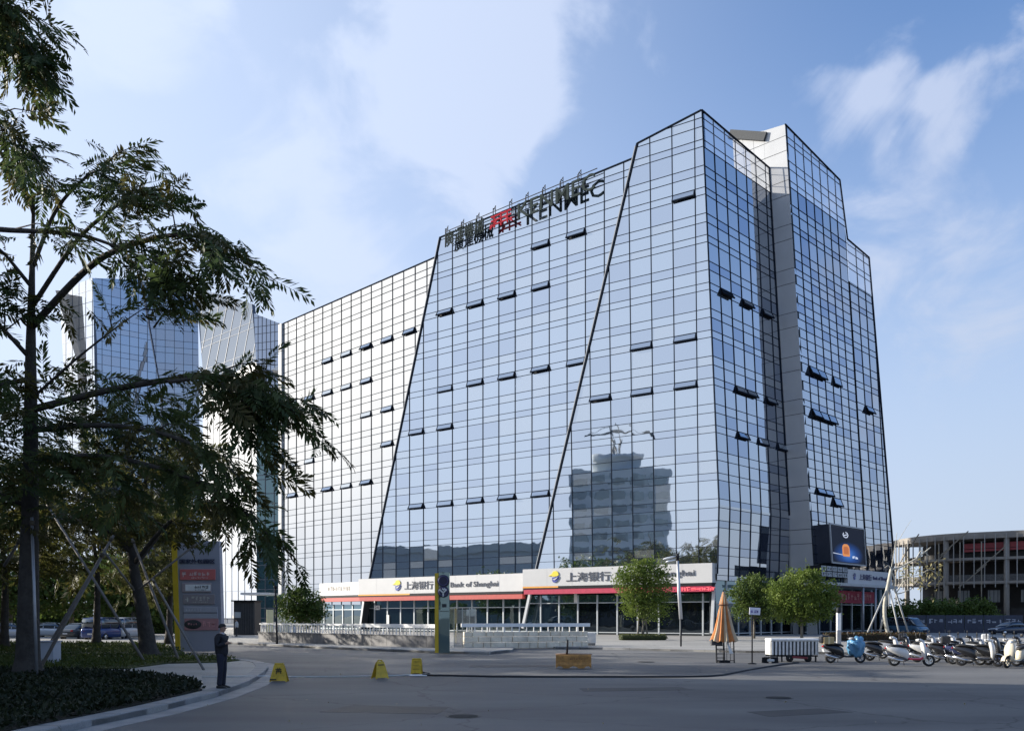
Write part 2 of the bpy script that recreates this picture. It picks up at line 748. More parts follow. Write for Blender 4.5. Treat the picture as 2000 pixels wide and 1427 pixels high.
M_ASPH = noise_ground_mat('asphalt', (.080, .082, .086), (.148, .149, .150), .16, bump=.5)
M_PAVE = noise_ground_mat('paving', (.24, .235, .22), (.33, .32, .30), .25, .8, 30)
M_KERB = noise_ground_mat('kerb_stone', (.20, .205, .21), (.30, .30, .30), .9, .8, 40)
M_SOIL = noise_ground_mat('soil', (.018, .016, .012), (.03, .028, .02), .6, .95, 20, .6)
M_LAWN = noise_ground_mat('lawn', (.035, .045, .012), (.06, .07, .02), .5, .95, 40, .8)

mb = MB()
n = 64
ring = [(2500 * math.cos(2 * math.pi * i / n), 2500 * math.sin(2 * math.pi * i / n), 0) for i in range(n)]
mb.add(ring, [tuple(range(n))])
tag(mb.build('road', M_ASPH), kind='structure')


def slab(name, pts, z1, material, z0=-.05, parent=None):
    m = MB()
    m.prism([Vector((p[0], p[1], z0)) for p in pts], (0, 0, z1 - z0))
    return tag(m.build(name, material, parent), kind='structure')


# plaza round the office tower (its kerb runs along the road in front)
Z_PAVE, Z_PLAZA = .12, .17
kl = [G(450, 1254, .12), G(620, 1262, .12), G(860, 1271.5, .12), G(955, 1273, .12), G(1000, 1268, .12)]
kr = [G(1085, 1263, .12), G(1180, 1264, .12), G(1400, 1269, .12), G(1700, 1274, .12), G(2100, 1280, .12)]
PLAZA = ([(-75, 66), (-52, 66)] + [(p.x, p.y) for p in kl] + [(kl[-1].x + .4, 64.5), (kr[0].x - .6, 64.5)] +
         [(p.x, p.y) for p in kr] + [(75, 46), (75, 240), (-75, 240)])
slab('plaza_pavement', PLAZA, Z_PAVE, M_PAVE)


def kerb(pts, w, h, name='kerb', L=1.0, side=1):
    """a kerb of single stones along a ground polyline"""
    root = thing(name, None, None, (pts[0].x, pts[0].y, 0))
    tag(root, kind='structure')
    # resample
    P = [Vector((p.x, p.y, 0)) for p in pts]
    d = [0]
    for a, b in zip(P, P[1:]):
        d.append(d[-1] + (b - a).length)
    k = int(d[-1] / L)

    def pos(s):
        for i in range(len(P) - 1):
            if s <= d[i + 1] or i == len(P) - 2:
                return P[i].lerp(P[i + 1], (s - d[i]) / max(1e-6, d[i + 1] - d[i]))
    for i in range(k):
        a, b = pos(i * L), pos((i + 1) * L)
        e = (b - a).normalized()
        nn = Vector((-e.y, e.x, 0)) * side
        m = MB()
        a2, b2 = a + e * .006, b - e * .006
        hh = h + random.uniform(-.004, .004)
        lo, hi = Vector((0, 0, -.05)), Vector((0, 0, hh))
        q = [a2 + lo, b2 + lo, b2 + lo + nn * w, a2 + lo + nn * w]
        c = .02
        t = [a2 + hi + nn * c, b2 + hi + nn * c, b2 + hi + nn * w, a2 + hi + nn * w]
        mid = [a2 + hi - Vector((0, 0, c)), b2 + hi - Vector((0, 0, c))]
        m.add(q + t + mid, [(4, 5, 6, 7), (8, 9, 5, 4), (0, 1, 9, 8), (1, 2, 6, 5, 9), (3, 0, 8, 4, 7), (2, 3, 7, 6)])
        m.build('kerb_stone', M_KERB, root)
    return root


kerb(kl, .28, .16, L=1.5)
kerb(kr, .28, .16, L=1.5)

# ================================================================== curtain walls
M_GLASS_B = [glass_mat('facade_glass', (.87, .905, .93), (.03, .045, .06), .72, wave=.007),
             glass_mat('facade_glass_blind', (.87, .905, .93), (.18, .20, .22), .62, wave=.009),
             glass_mat('facade_glass_deep', (.84, .88, .93), (.012, .02, .03), .68, wave=.008)]
M_GLASS_D = [glass_mat('facade_glass_side', (.79, .82, .87), (.035, .045, .062), .62, wave=.012),
             glass_mat('facade_glass_side_blind', (.79, .82, .87), (.10, .12, .14), .58, wave=.012),
             glass_mat('facade_glass_side_deep', (.66, .73, .86), (.01, .016, .03), .54, wave=.016)]
M_GLASS_A = [glass_mat('facade_glass_bright', (.88, .885, .89), (.06, .065, .07), .66, wave=.008),
             glass_mat('facade_glass_bright_blind', (.88, .885, .89), (.09, .09, .095), .65, wave=.008),
             glass_mat('facade_glass_bright_deep', (.87, .875, .88), (.04, .045, .05), .64, wave=.010)]
M_CLEAR = glass_mat('parapet_glass', (.8, .88, .96), (0, 0, 0), .22, clear=.80)
M_SHOP = glass_mat('shop_glass', (.62, .74, .80), (.006, .012, .016), .22, wave=.02)
M_SHOPDK = glass_mat('shop_glass_dark', (.5, .6, .66), (.004, .006, .009), .10, wave=.02)
M_TEAL = glass_mat('shop_fanlight', (.55, .70, .76), (.03, .06, .07), .34, wave=.02)
M_MULL = mat('mullion_dark', (.018, .024, .036), .7, 0, .1, spec=.0)
M_BACK = mat('wall_backing', (.02, .025, .03), .9, 0, .1)
M_CLAD = mat('metal_cladding', (.42, .43, .44), .42, .35, .05, .5)
M_TRIM = mat('edge_trim', (.40, .41, .42), .6, 0, .05, spec=.2)


class Plane:
    def __init__(s, P0, e, up=Vector((0, 0, 1))):
        s.P0, s.e, s.up = Vector(P0), Vector(e), Vector(up)
        s.n = s.e.cross(s.up).normalized()
        if s.n.dot(CAM - s.P0) < 0:
            s.n = -s.n

    def pt(s, a, t, d=0.0):
        return s.P0 + s.e * a + s.up * t + s.n * d

    def hit(s, u, v):
        r = ray(u, v)
        return CAM + r * ((s.P0 - CAM).dot(s.n) / r.dot(s.n))

    def px(s, u, v):
        P = s.hit(u, v)
        t = (P.z - s.P0.z) / s.up.z
        return ((P - s.P0 - s.up * t).dot(s.e), t)

    def shift(s, d):
        return Plane(s.P0 + s.n * d, s.e, s.up)


FLOOR = 4.62
ROWS4 = (.70, 1.82, .86, 1.24)


def rows(z_vent, lo, hi, pat=ROWS4):
    """transom heights: every floor repeats pat downwards from a vent line"""
    ts = []
    z = z_vent + FLOOR * math.ceil((hi - z_vent) / FLOOR + 1)
    k = 0
    while z > lo - 3:
        ts.append(z)
        z -= pat[k % len(pat)]
        k += 1
    return sorted(t for t in ts if lo - 3 < t < hi + 5)


OFFICE = thing('office_building', 'faceted blue glass office building with slanted fold lines and tilted panels, tallest in view',
               'office building', (19.8, 87.0, 0))
ALL_PANES = []


def curtain(parent, pl, outline, ss, ts, glass, vents=(), mw=.08, tw=.05, clear_above=None, tilt=.0016, back=.6, name='curtain_wall',
            glass_fn=None, mull_mat=None, store=None, mdepth=.06, back_mat=None):
    """one facet: backing slab, panes, mullions, transoms and tilted awning windows; outline in (s, t)"""
    mull_mat = mull_mat or M_MULL
    # counter-clockwise outline
    if poly_area(outline) < 0:
        outline = outline[::-1]
    bk = MB()
    bo = outline
    if clear_above is not None:
        bo = clip_poly(outline, 0, 1, clear_above)
    if len(bo) >= 3:
        bk.prism([pl.pt(a, t, -.14) for a, t in bo], pl.n * -back)
    wall = bk.build(name, back_mat or M_BACK, parent)
    # vents
    vcells = {}
    ss, ts = sorted(ss), sorted(ts)
    for (u, v) in vents:
        a, t = pl.px(u, v)
        i = max([k for k in range(len(ss) - 1) if ss[k] <= a] or [0])
        # nearest short row
        best = min(range(len(ts) - 1), key=lambda k: abs((ts[k] + ts[k + 1]) / 2 - t) + (0 if ts[k + 1] - ts[k] < 1.0 else 9))
        vcells[(i, best)] = 1
    for i in range(len(ss) - 1):
        for j in range(len(ts) - 1):
            cell = rect_clip(outline, ss[i], ss[i + 1], ts[j], ts[j + 1])
            if len(cell) < 3 or abs(poly_area(cell)) < .03:
                continue
            if (i, j) in vcells and abs(poly_area(cell)) > .5 * (ss[i + 1] - ss[i]) * (ts[j + 1] - ts[j]):
                build_vent(wall, pl, ss[i], ss[i + 1], ts[j], ts[j + 1], glass)
                continue
            sc = sum(p[0] for p in cell) / len(cell)
            gsel = random.choices(glass, (6, 2, 2))[0] if isinstance(glass, list) else glass
            tc_ = sum(p[1] for p in cell) / len(cell)
            ga, gb = random.gauss(0, tilt), random.gauss(0, tilt)
            pts = [pl.pt(a, t, ga * (a - sc) + gb * (t - tc_)) for a, t in cell]
            g = glass_fn(sc, tc_) if glass_fn else (M_CLEAR if clear_above is not None and tc_ > clear_above else gsel)
            c = pl.pt(sc, tc_)
            dv = c - CAM
            area = abs(poly_area(cell)) * abs(dv.normalized().dot(pl.n)) / dv.length_squared
            (store if store is not None else ALL_PANES).append((area, pts, pl.n, g, wall))
    # verticals, each a mesh of its own
    for a in ss:
        tt = []
        for k in range(len(outline)):
            p, q = outline[k], outline[(k + 1) % len(outline)]
            if (p[0] - a) * (q[0] - a) < 0:
                tt.append(p[1] + (q[1] - p[1]) * (a - p[0]) / (q[0] - p[0]))
        if len(tt) < 2 or max(tt) - min(tt) < .4:
            continue
        m = MB()
        m.frame(pl.pt(a, (min(tt) + max(tt)) / 2, .03), pl.e, pl.n, pl.up.normalized(), (mw, mdepth, (max(tt) - min(tt)) * pl.up.length))
        m.build('mullion', mull_mat, wall)
    tr = MB()
    for t in ts:
        xs = []
        for k in range(len(outline)):
            p, q = outline[k], outline[(k + 1) % len(outline)]
            if (p[1] - t) * (q[1] - t) < 0:
                xs.append(p[0] + (q[0] - p[0]) * (t - p[1]) / (q[1] - p[1]))
        if len(xs) < 2 or max(xs) - min(xs) < .3:
            continue
        tr.frame(pl.pt((min(xs) + max(xs)) / 2, t, .022), pl.e, pl.n, pl.up.normalized(), (max(xs) - min(xs), mdepth * .7, tw))
    if tr.v:
        tag(tr.build('transom', mull_mat, wall), kind='stuff')
    return wall


M_SASHGLASS = glass_mat('sash_glass', (.62, .68, .76), (.03, .045, .06), .66)


def build_vent(wall, pl, s0, s1, t0, t1, glass, ang=None):
    """a top-hung window standing open: sash, dark opening, stays"""
    ang = ang or R(random.choice((12, 16, 20, 22, 24, 30)) + random.uniform(-2, 2))
    w, h = s1 - s0, (t1 - t0)
    hinge = pl.pt((s0 + s1) / 2, t1 - .03, .06)
    up = pl.up.normalized()
    dn = (-up * math.cos(ang) + pl.n * math.sin(ang))
    nn = (pl.n * math.cos(ang) + up * math.sin(ang))
    m = MB()
    hl = h * 1.0
    m.frame(hinge + dn * hl / 2, pl.e, nn, dn, (w - .12, .03, hl - .08), 0)
    for a in (-1, 1):
        m.frame(hinge + dn * hl / 2 + pl.e * (a * (w / 2 - .06)), pl.e, nn, dn, (.09, .09, hl), 1)
    m.frame(hinge + dn * (hl - .05), pl.e, nn, dn, (w - .02, .13, .14), 1)
    m.frame(hinge + dn * .03, pl.e, nn, dn, (w - .02, .08, .06), 1)
    # stays
    for a in (-1, 1):
        lo = pl.pt((s0 + s1) / 2 + a * (w / 2 - .1), t0 + .12, .02)
        m.bar(lo, hinge + dn * (hl * .8) + pl.e * (a * (w / 2 - .1)), .035, .035, m=1)
    # the dark opening
    m.frame(pl.pt((s0 + s1) / 2, (t0 + t1) / 2, -.06), pl.e, pl.n, up, (w - .06, .04, h - .06), 2)
    m.build('awning_window', [M_SASHGLASS, M_MULL, M_BLACK], wall)


def lin(a, b, k):
    return [a + (b - a) * i / k for i in range(k + 1)]


def fit_pitch(pl, us, v, lo, hi):
    """even mullion spacing fitted to photo positions us at height v, carried from lo to hi"""
    xs = [pl.px(u, v)[0] for u in us]
    k = np.arange(len(xs))
    b, a = np.polyfit(k, xs, 1)
    i0, i1 = int(math.floor((lo - a) / b)), int(math.ceil((hi - a) / b))
    return [a + b * i for i in range(i0, i1 + 1)]


eC = Vector((.832, -.555, 0)).normalized()
eB = Vector((.798, -.602, 0)).normalized()
eA = Vector((.716, -.698, 0)).normalized()
eD = Vector((.70, .714, 0)).normalized()
oD = Vector((.714, -.70, 0)).normalized()
nC = Vector((-.555, -.832, 0)).normalized()

plC = Plane((19.8, 87.0, 0), eC, Vector((0, 0, 1)) + nC * .027)
plB = Plane((12.92, 91.5, 0), eB)
plA = Plane((-9.04, 110.5, 0), eA)

ZV = 39.12
# --- panel A
oA = [plA.px(*p) for p in ((553, 632), (862, 497), (728, 1180), (553, 1180))]
uA = [561.4, 579, 596, 613, 630.3, 649, 667.4, 686.3, 705.7, 725.4, 746.3, 767, 788.5, 809.9, 833.4]
sA = fit_pitch(plA, uA, 600, min(p[0] for p in oA), max(p[0] for p in oA))
vA = [(640, 700), (677, 686), (714, 673), (756, 659), (801, 645), (572, 784), (603, 774), (638, 764), (677, 752), (716, 740), (717, 808),
      (756, 797), (755, 866), (570, 908), (604, 900), (572, 968), (604, 961), (640, 956), (678, 948), (716, 942)]
curtain(OFFICE, plA, oA, sA, rows(ZV, 6, 45), M_GLASS_A, vA, mw=.09, tw=.055)
# --- panel B
oB = [plB.px(*p) for p in ((860, 463.5), (1256, 301), (1066, 1118), (722, 1130))]
uB = [772, 800, 827.5, 855, 884, 913, 944, 975.6, 1007, 1039, 1073, 1107, 1141.7]
sB = fit_pitch(plB, uB, 800, min(p[0] for p in oB), max(p[0] for p in oB))
vB = [(1056, 480), (1124, 462), (869, 607), (929, 592), (990, 578), (1056, 562), (870, 757), (930, 745), (992, 733), (1056, 722),
      (1122, 710), (814, 840), (870, 832), (814, 988), (870, 983), (930, 976), (992, 970), (1056, 964)]
curtain(OFFICE, plB, oB, sB, rows(ZV, 6, 50), M_GLASS_B, vB, mw=.07, tw=.045)
# --- panel C
cTR, cKink = (1370, 215), (1404, 985)
oC = [plC.px(*p) for p in ((1245, 280), cTR, cKink, (1401, 1120), (1046, 1120))]
uC = [1153, 1193, 1234, 1275.5, 1318, 1361.5]
sC = fit_pitch(plC, uC, 800, min(p[0] for p in oC), max(p[0] for p in oC))
vC = [(1335, 393), (1253, 677), (1338, 662), (1172, 772), (1252, 763), (1338, 752)]
curtain(OFFICE, plC, oC, sC, rows(ZV, 6, 54), M_GLASS_B, vC, mw=.07, tw=.045)

# --- right hand facade: D leans in above its kink, stands straight below
Ktop, Kink, Kbot = plC.hit(*cTR), plC.hit(*cKink), plC.hit(1401, 1120)
upD = (Ktop - Kink) / (Ktop.z - Kink.z)
plD = Plane(Kink - upD * Kink.z, eD, upD)
upD2 = (Kink - Kbot) / (Kink.z - Kbot.z)
plD2 = Plane(Kbot - upD2 * Kbot.z, eD, upD2)
oD_ = [plD.px(*p) for p in (cTR, (1502, 328), (1542, 1008), cKink)]
wD = plD.px(1542, 1008)[0]
tK = Kink.z
oD_[2] = (wD, tK)
sD = lin(0, wD, 7)
vD = [(1423, 586), (1465, 610), (1503, 633), (1437, 763), (1477, 782), (1514, 797), (1443, 851), (1485, 867), (1521, 880)]
CLR = 47.4
curtain(OFFICE, plD, oD_, sD, rows(ZV, tK, 54), M_GLASS_D, vD, mw=.065, tw=.045, clear_above=CLR)
curtain(OFFICE, plD2, [(0, 5.6), (wD, 5.6), (wD, tK), (0, tK)], sD, rows(ZV, 5, tK), M_GLASS_D, (), mw=.075)

# --- metal clad return wall and block F, G
Dtr, Dbr = plD.hit(1502, 328), plD.pt(wD, tK)
upW = (Dtr - Dbr) / (Dtr.z - Dbr.z)
plW = Plane(Dbr - upW * Dbr.z, oD, upW)
w1 = plW.px(1533, 243)
w2 = plW.px(1588, 1100)
F_t = w1[1]
oW = [(-.4, 0), (w2[0] * 1.01, 0), w2, w1, (-.4, plW.px(1512, 247)[1])]
oW2 = [(-.4, 40.0), (-.4, plW.px(1512, 247)[1]), plW.px(1430, 262), (plW.px(1430, 262)[0], 40.0)]


def cladding(parent, pl, outline, ss, ts):
    if poly_area(outline) < 0:
        outline = outline[::-1]
    bk = MB()
    bk.prism([pl.pt(a, t, -.06) for a, t in outline], pl.n * -.4)
    wall = bk.build('clad_wall', M_BACK, parent)
    for i in range(len(ss) - 1):
        for j in range(len(ts) - 1):
            cell = rect_clip(outline, ss[i] + .015, ss[i + 1] - .015, ts[j] + .028, ts[j + 1] - .028)
            if len(cell) < 3 or abs(poly_area(cell)) < .03:
                continue
            m = MB()
            d = random.uniform(-.006, .006)
            m.prism([pl.pt(a, t, d) for a, t in cell], pl.n * -.05)
            m.build('cladding_panel', M_CLAD, wall)
    return wall


cladding(OFFICE, plW, oW, [-.5, 3.2], [0] + rows(ZV, 4, 54, (1.54, 3.08)) + [60])
cladding(OFFICE, plW, oW2, lin(plW.px(1430, 262)[0], -.4, 3), [40] + rows(ZV, 41, 54, (1.54, 1.54, 1.54)) + [60])

Ftop, Fbot = plW.hit(1533, 243), plW.hit(1588, 1100)
upF = (Ftop - Fbot) / (Ftop.z - Fbot.z)
plF = Plane(Fbot - upF * Fbot.z, eD, upF)
oF = [plF.px(*p) for p in ((1533, 243), (1640, 352), (1655, 468), (1691, 1100), (1589, 1100))]
tF0 = 6.6
oF[4] = (.07, tF0)
oF[0] = (oF[0][0] + .07, oF[0][1])
oF[3] = (plF.px(1691, 1100)[0], tF0)
wF = oF[3][0]
sF = lin(0, wF, 7)
vF = [(1580, 722), (1608, 738), (1628, 748), (1586, 803), (1611, 815), (1629, 822), (1597, 962), (1624, 970), (1640, 975)]
rF = rows(ZV, 5, 41.5, (.70, .98, .98, .98, .98))
rF = [t for t in rF if t < 41.6] + [t for t in rows(ZV, 41, 56) if t > 41.6]
curtain(OFFICE, plF, oF, sF, rF, M_GLASS_D, vF, mw=.06, tw=.05, clear_above=CLR)
plG = plF.shift(-.06)
oG = [plG.px(*p) for p in ((1655, 467), (1697, 503), (1746, 1080), (1692, 1100))]
oG[3] = (plG.px(1691, 1100)[0], tF0)
oG[2] = (plG.px(1746, 1090)[0], tF0)
sG = lin(oG[3][0], oG[2][0], 4)
sG = sorted(set([oG[0][0] + i * (sG[1] - sG[0]) for i in range(0, 7)]))
curtain(OFFICE, plG, oG, sG, rows(ZV, 5, 46), M_GLASS_D, [(1705, 810)], mw=.08, clear_above=41.6)

# --- inner body, roofs
inner = MB()
foot = [plA.pt(oA[0][0] + .6, 0, -1.2), plA.pt(plA.px(725, 700)[0], 0, -1.6), plB.pt(plB.px(880, 900)[0], 0, -4.6), plB.pt(plB.px(1090, 900)[0], 0, -1.9),
        plC.pt(plC.px(1250, 400)[0], 0, -1.4), plC.pt(-5.0, 0, -1.4), plD.pt(4.5, 0, -4.2), plD.pt(wD + 1, 0, -4.2), plD.pt(wD + 16, 0, -4.4),
        plD.pt(wD + 16, 0, -20), plA.pt(oA[0][0] + .6, 0, -24)]
inner.prism([Vector((p.x, p.y, .05)) for p in foot], (0, 0, 34))
foot2 = [plC.pt(plC.px(1262, 300)[0], 0, -1.0), plC.pt(-6.2, 0, -1.0), plD.pt(4.5, 0, -4.2), plD.pt(wD + 6, 0, -4.4), plD.pt(wD + 6, 0, -11),
         plC.pt(plC.px(1262, 300)[0], 0, -10)]
inner.prism([Vector((p.x, p.y, 40.1)) for p in foot2], (0, 0, 5.6))
inner.build('inner_body', mat('inner_grey', (.16, .16, .17), .9), OFFICE)

# penthouse beam over the return wall
bm_ = MB()
q1, q2 = plW.hit(1426, 263), plW.hit(1496, 268)
bm_.bar(q1, q2, .5, .9)
bm_.build('roof_beam', mat('beam_grey', (.05, .055, .06), .7, 0), OFFICE)


# --- bright edge strips and dark cappings along the folds and the roof line
def strip(pl, p, q, w, d, off, side, material, name='edge_trim', nd=.12):
    a, b = pl.px(*p), pl.px(*q)
    A, B = pl.pt(a[0] + side, a[1], off), pl.pt(b[0] + side, b[1], off)
    m = MB()
    e = (B - A).normalized()
    x = e.cross(pl.n).normalized()
    m.frame((A + B) / 2, x, pl.n, e, (w, d, (B - A).length))
    m.build(name, material, OFFICE)


strip(plB, (860, 463), (722, 1130), .17, .14, .06, 0, M_MULL, 'edge_capping')
strip(plB, (860, 466), (722, 1133), .16, .3, -.1, -.20, M_TRIM)
strip(plC, (1245, 280), (1047, 1116), .17, .14, .06, 0, M_MULL, 'edge_capping')
strip(plC, (1245, 284), (1047, 1120), .16, .3, -.1, -.20, M_TRIM)
strip(plC, (1245, 280), (1370, 215), .12, .14, .03, 0, M_MULL, 'roof_capping')
strip(plB, (860, 463.5), (1244, 306), .12, .14, .03, 0, M_MULL, 'roof_capping')
strip(plA, (553, 632), (853, 501), .12, .14, .03, 0, M_MULL, 'roof_capping')
strip(plA, (553, 632), (553, 1160), .9, .5, .05, -.45, M_TRIM)
strip(plD, (1370, 215), (1502, 328), .12, .14, .03, 0, M_MULL, 'roof_capping')
strip(plD, (1371, 215), (1404, 985), .12, .12, .03, 0, M_MULL, 'edge_capping')
strip(plD2, (1404, 985), (1401, 1120), .12, .12, .02, 0, M_MULL, 'edge_capping')
strip(plD, (1502, 328), (1542, 1006), .15, .14, .03, 0, M_MULL, 'edge_capping')
strip(plF, (1533, 243), (1640, 352), .12, .14, .03, 0, M_MULL, 'roof_capping')
strip(plF, (1640, 352), (1655, 468), .12, .14, .03, 0, M_MULL, 'edge_capping')
strip(plG, (1655, 467), (1697, 503), .12, .14, .03, 0, M_MULL, 'roof_capping')
strip(plG, (1697, 503), (1745, 1080), .15, .14, .03, 0, M_MULL, 'edge_capping')

# ================================================================== shop floor
plBs, plCs = plB.shift(-.9), Plane((19.8, 87.0, 0), eC).shift(-.9)
plAs = plA.shift(-.3)


def shopfront(pl, s0, s1, ss, z1, trans, dark_from=None, mull=None):
    ss = [a for a in ss if s0 + .3 < a < s1 - .3]
    o = [(s0, Z_PAVE), (s1, Z_PAVE), (s1, z1), (s0, z1)]

    def g(a, t):
        if t > trans:
            return M_TEAL
        return M_SHOPDK if (dark_from is not None and a > dark_from) else M_SHOP
    return curtain(OFFICE, pl, o, [s0] + ss + [s1], [Z_PAVE, .35, trans, z1], M_SHOP, (), mw=.16, tw=.09, glass_fn=g, name='shopfront',
                   mull_mat=mat('shop_frame', (.50, .53, .55), .4, .5, .05), store=SHOP, mdepth=.16, tilt=.001)


SHOP = []
zS = 4.35
shopfront(plAs, plAs.px(626, 1190)[0], plAs.px(712, 1190)[0] + 2, sA, 4.2, 3.0)
shopfront(plBs, plBs.px(712, 1200)[0], plBs.px(1034, 1200)[0], sB, zS, 3.1)
shopfront(plCs, plCs.px(1030, 1200)[0], plCs.px(1392, 1200)[0], sC, zS, 3.5, plCs.px(1120, 1200)[0])
# side shopfront below D
plDs = Plane(Vector((Kbot.x, Kbot.y, 0)), eD).shift(-.4)
shopfront(plDs, .4, 25, lin(0, 25, 11), 5.6, 3.4, 3.0)

plFs = Plane(Vector((plF.pt(0, 0).x, plF.pt(0, 0).y, 0)) + eD * 0, eD).shift(-1.2)
shopfront(plFs, -.5, oG[2][0] - .4, lin(0, oG[2][0], 8), 6.8, 3.4, -2)
PILL = mat('slanted_post', (.6, .61, .62), .4, .4, .05)
for (pl, a, b) in ((plCs.shift(1.0), (1036, 1156), (1021, 1226)), (plBs.shift(1.0), (712, 1165), (704, 1226)), (plCs.shift(.9), (1395, 1140), (1390, 1236))):
    m = MB()
    m.bar(pl.hit(*a), pl.hit(*b), .26, .3)
    m.build('slanted_post', PILL, OFFICE)
# dark side of the shop at the A/B step
m = MB()
m.bar(plBs.shift(.6).hit(716, 1172), plBs.shift(.6).hit(708, 1228), 1.0, .4)
m.build('dark_fin', mat('fin_dark', (.02, .024, .03), .6), OFFICE)

# house number plate
m = MB()
pn = plBs.shift(.2)
P = pn.hit(731, 1186)
m.frame(P + eB * .5, eB, pn.n, Vector((0, 0, 1)), (1.0, .06, .55), 0)
put_text(m, '24', P + eB * .16 + pn.n * .035 + Vector((0, 0, -.17)), eB, Vector((0, 0, 1)), pn.n, .36, .68, .01, 1)
m.build('number_plate', [M_WHITE, M_BLACK], OFFICE)

# interior door pull and white notice at the bank entrance
for (u0, u1, v0, v1, c) in ((755, 760, 1200, 1221, (.7, .7, .68)), (1121, 1127, 1157, 1176, (.7, .72, .72))):
    m = MB()
    pp = (plBs if u0 < 1000 else plCs).shift(.12)
    a, b = pp.hit(u0, v1), pp.hit(u1, v0)
    m.frame((a + b) / 2, pp.e, pp.n, Vector((0, 0, 1)), ((b - a).dot(pp.e), .03, (b - a).z))
    m.build('door_notice', mat('notice_white', c, .6), OFFICE)


# --- bank signs
M_SIGN = mat('sign_white', (.50, .50, .50), .55, 0, .04, .6)
M_INK = mat('sign_ink', (.05, .06, .085), .6, 0, .05)
M_ORANGE = mat('sign_orange', (.75, .33, .05), .6, 0, .08)
M_RED = mat('sign_red', (.42, .06, .05), .6, 0, .12)
M_MAG = mat('sign_crimson', (.42, .025, .07), .6, 0, .15)
M_YEL = mat('logo_yellow', (.75, .60, .05), .5, 0, .05)
M_BLUE = mat('logo_blue', (.05, .07, .30), .5, 0, .05)
UPZ = Vector((0, 0, 1))


def bank_logo(mb, P, ex, en, s, my, mbl):
    """yellow hat-shaped crescent over a blue swoosh"""
    def arc(pts, m, rel):
        a = [P + ex * (x * s) + UPZ * (y * s) + en * rel for x, y in pts]
        mb.prism(a, en * .06, m)
    hat = [(-.78, .10), (-.35, .32), (-.1, .62), (.25, .66), (.5, .50), (.58, .20), (.35, .06), (0, .02), (-.4, .12)]
    arc(hat, my, .02)
    sw = [(-.28, -.08), (.05, -.04), (.4, .02), (.62, .05), (.56, -.25), (.38, -.50), (.1, -.66), (-.15, -.62), (-.28, -.4)]
    arc(sw, mbl, .02)
    wh = [(-.22, -.3), (.1, -.38), (.36, -.2), (.5, -.02), (.3, -.12), (.05, -.22)]
    arc(wh, 1, .07)


def bank_sign(label, pl, s0, s1, t0, t1, logo_s, txt, eng, orange_to, red_mat, depth=1.3, drop=.30, redh=.55):
    mid = pl.pt((s0 + s1) / 2, 0)
    root = thing('bank_sign', label, 'sign', (mid.x, mid.y, t0))
    m = MB()
    m.frame(pl.pt((s0 + s1) / 2, (t0 + t1) / 2, -depth / 2), pl.e, pl.n, UPZ, (s1 - s0, depth, t1 - t0))
    m.build('sign_box', M_SIGN, root)
    # fine seams of the fascia sheets
    sm = MB()
    k = max(2, int((s1 - s0) / 3.0))
    for i in range(1, k):
        sm.frame(pl.pt(s0 + (s1 - s0) * i / k, (t0 + t1) / 2, .002), pl.e, pl.n, UPZ, (.015, .006, t1 - t0 - .1))
    tag(sm.build('fascia_seam', mat('seam_grey', (.40, .40, .40), .7), root), kind='stuff')
    if logo_s is not None:
        lg = MB()
        hh = (t1 - t0)
        bank_logo(lg, pl.pt(logo_s, t0 + hh * .52), pl.e, pl.n, hh * .50, 0, 2)
        lg.build('logo', [M_YEL, M_SIGN, M_BLUE], root)
    for (body, a, w, h, z, bold) in (txt, eng):
        if body:
            tx = MB()
            put_text(tx, body, pl.pt(a, t0 + (t1 - t0) * z, .004), pl.e, UPZ, pl.n, h, w, .06, 0, bold)
            tx.build('lettering', M_INK, root)
    # strip below: orange run-in then red, with a dark reveal between
    dk = MB()
    dk.frame(pl.pt((s0 + s1) / 2, t0 - drop / 2, -.45), pl.e, pl.n, UPZ, (s1 - s0 - .1, .9, drop))
    dk.build('reveal', M_DARK, root)
    if orange_to > s0:
        og = MB()
        og.frame(pl.pt((s0 + orange_to) / 2, t0 - .09, -.12), pl.e, pl.n, UPZ, (orange_to - s0, .26, .16))
        og.build('orange_strip', M_ORANGE, root)
    rd = MB()
    rd.frame(pl.pt((s0 + s1) / 2, t0 - drop - redh / 2, -.35), pl.e, pl.n, UPZ, (s1 - s0 - .2, .6, redh))
    rd.build('red_strip', red_mat, root)
    return root


def zs(pl, u, v):
    return pl.px(u, v)


pb = plB.shift(.9)
a0, a1 = pb.px(700, 1140)[0], pb.px(1021, 1140)[0]
tB1, tB0 = pb.px(860, 1124.5)[1], pb.px(860, 1157)[1]
lx = pb.px(776, 1140)[0]
x1, x2 = pb.px(790, 1140)[0], pb.px(846, 1140)[0]
x3, x4 = pb.px(880, 1140)[0], pb.px(973, 1140)[0]
bank_sign('long white bank sign with red strip behind the yellow-edged pylon', pb, a0, a1, tB0, tB1, lx,
          ('上海银行', x1, x2 - x1, (tB1 - tB0) * .50, .24, .012), ('Bank of Shanghai', x3, x4 - x3, (tB1 - tB0) * .40, .22, .01),
          pb.px(800, 1140)[0], M_RED)
pc = Plane((19.8, 87.0, 0), eC).shift(1.0)
c0, c1 = pc.px(1021, 1130)[0], pc.px(1391, 1118)[0]
tC1, tC0 = pc.px(1205, 1105)[1], pc.px(1205, 1141)[1]
bank_sign('white bank sign with yellow and blue logo and crimson strip, nearest the building corner', pc, c0, c1, tC0, tC1, pc.px(1083, 1130)[0],
          ('上海银行', pc.px(1106, 1128)[0], pc.px(1192, 1126)[0] - pc.px(1106, 1128)[0], (tC1 - tC0) * .52, .22, .012),
          ('Bank of Shanghai', pc.px(1205, 1126)[0], pc.px(1357, 1120)[0] - pc.px(1205, 1126)[0], (tC1 - tC0) * .40, .28, .01),
          pc.px(1090, 1130)[0], M_MAG)
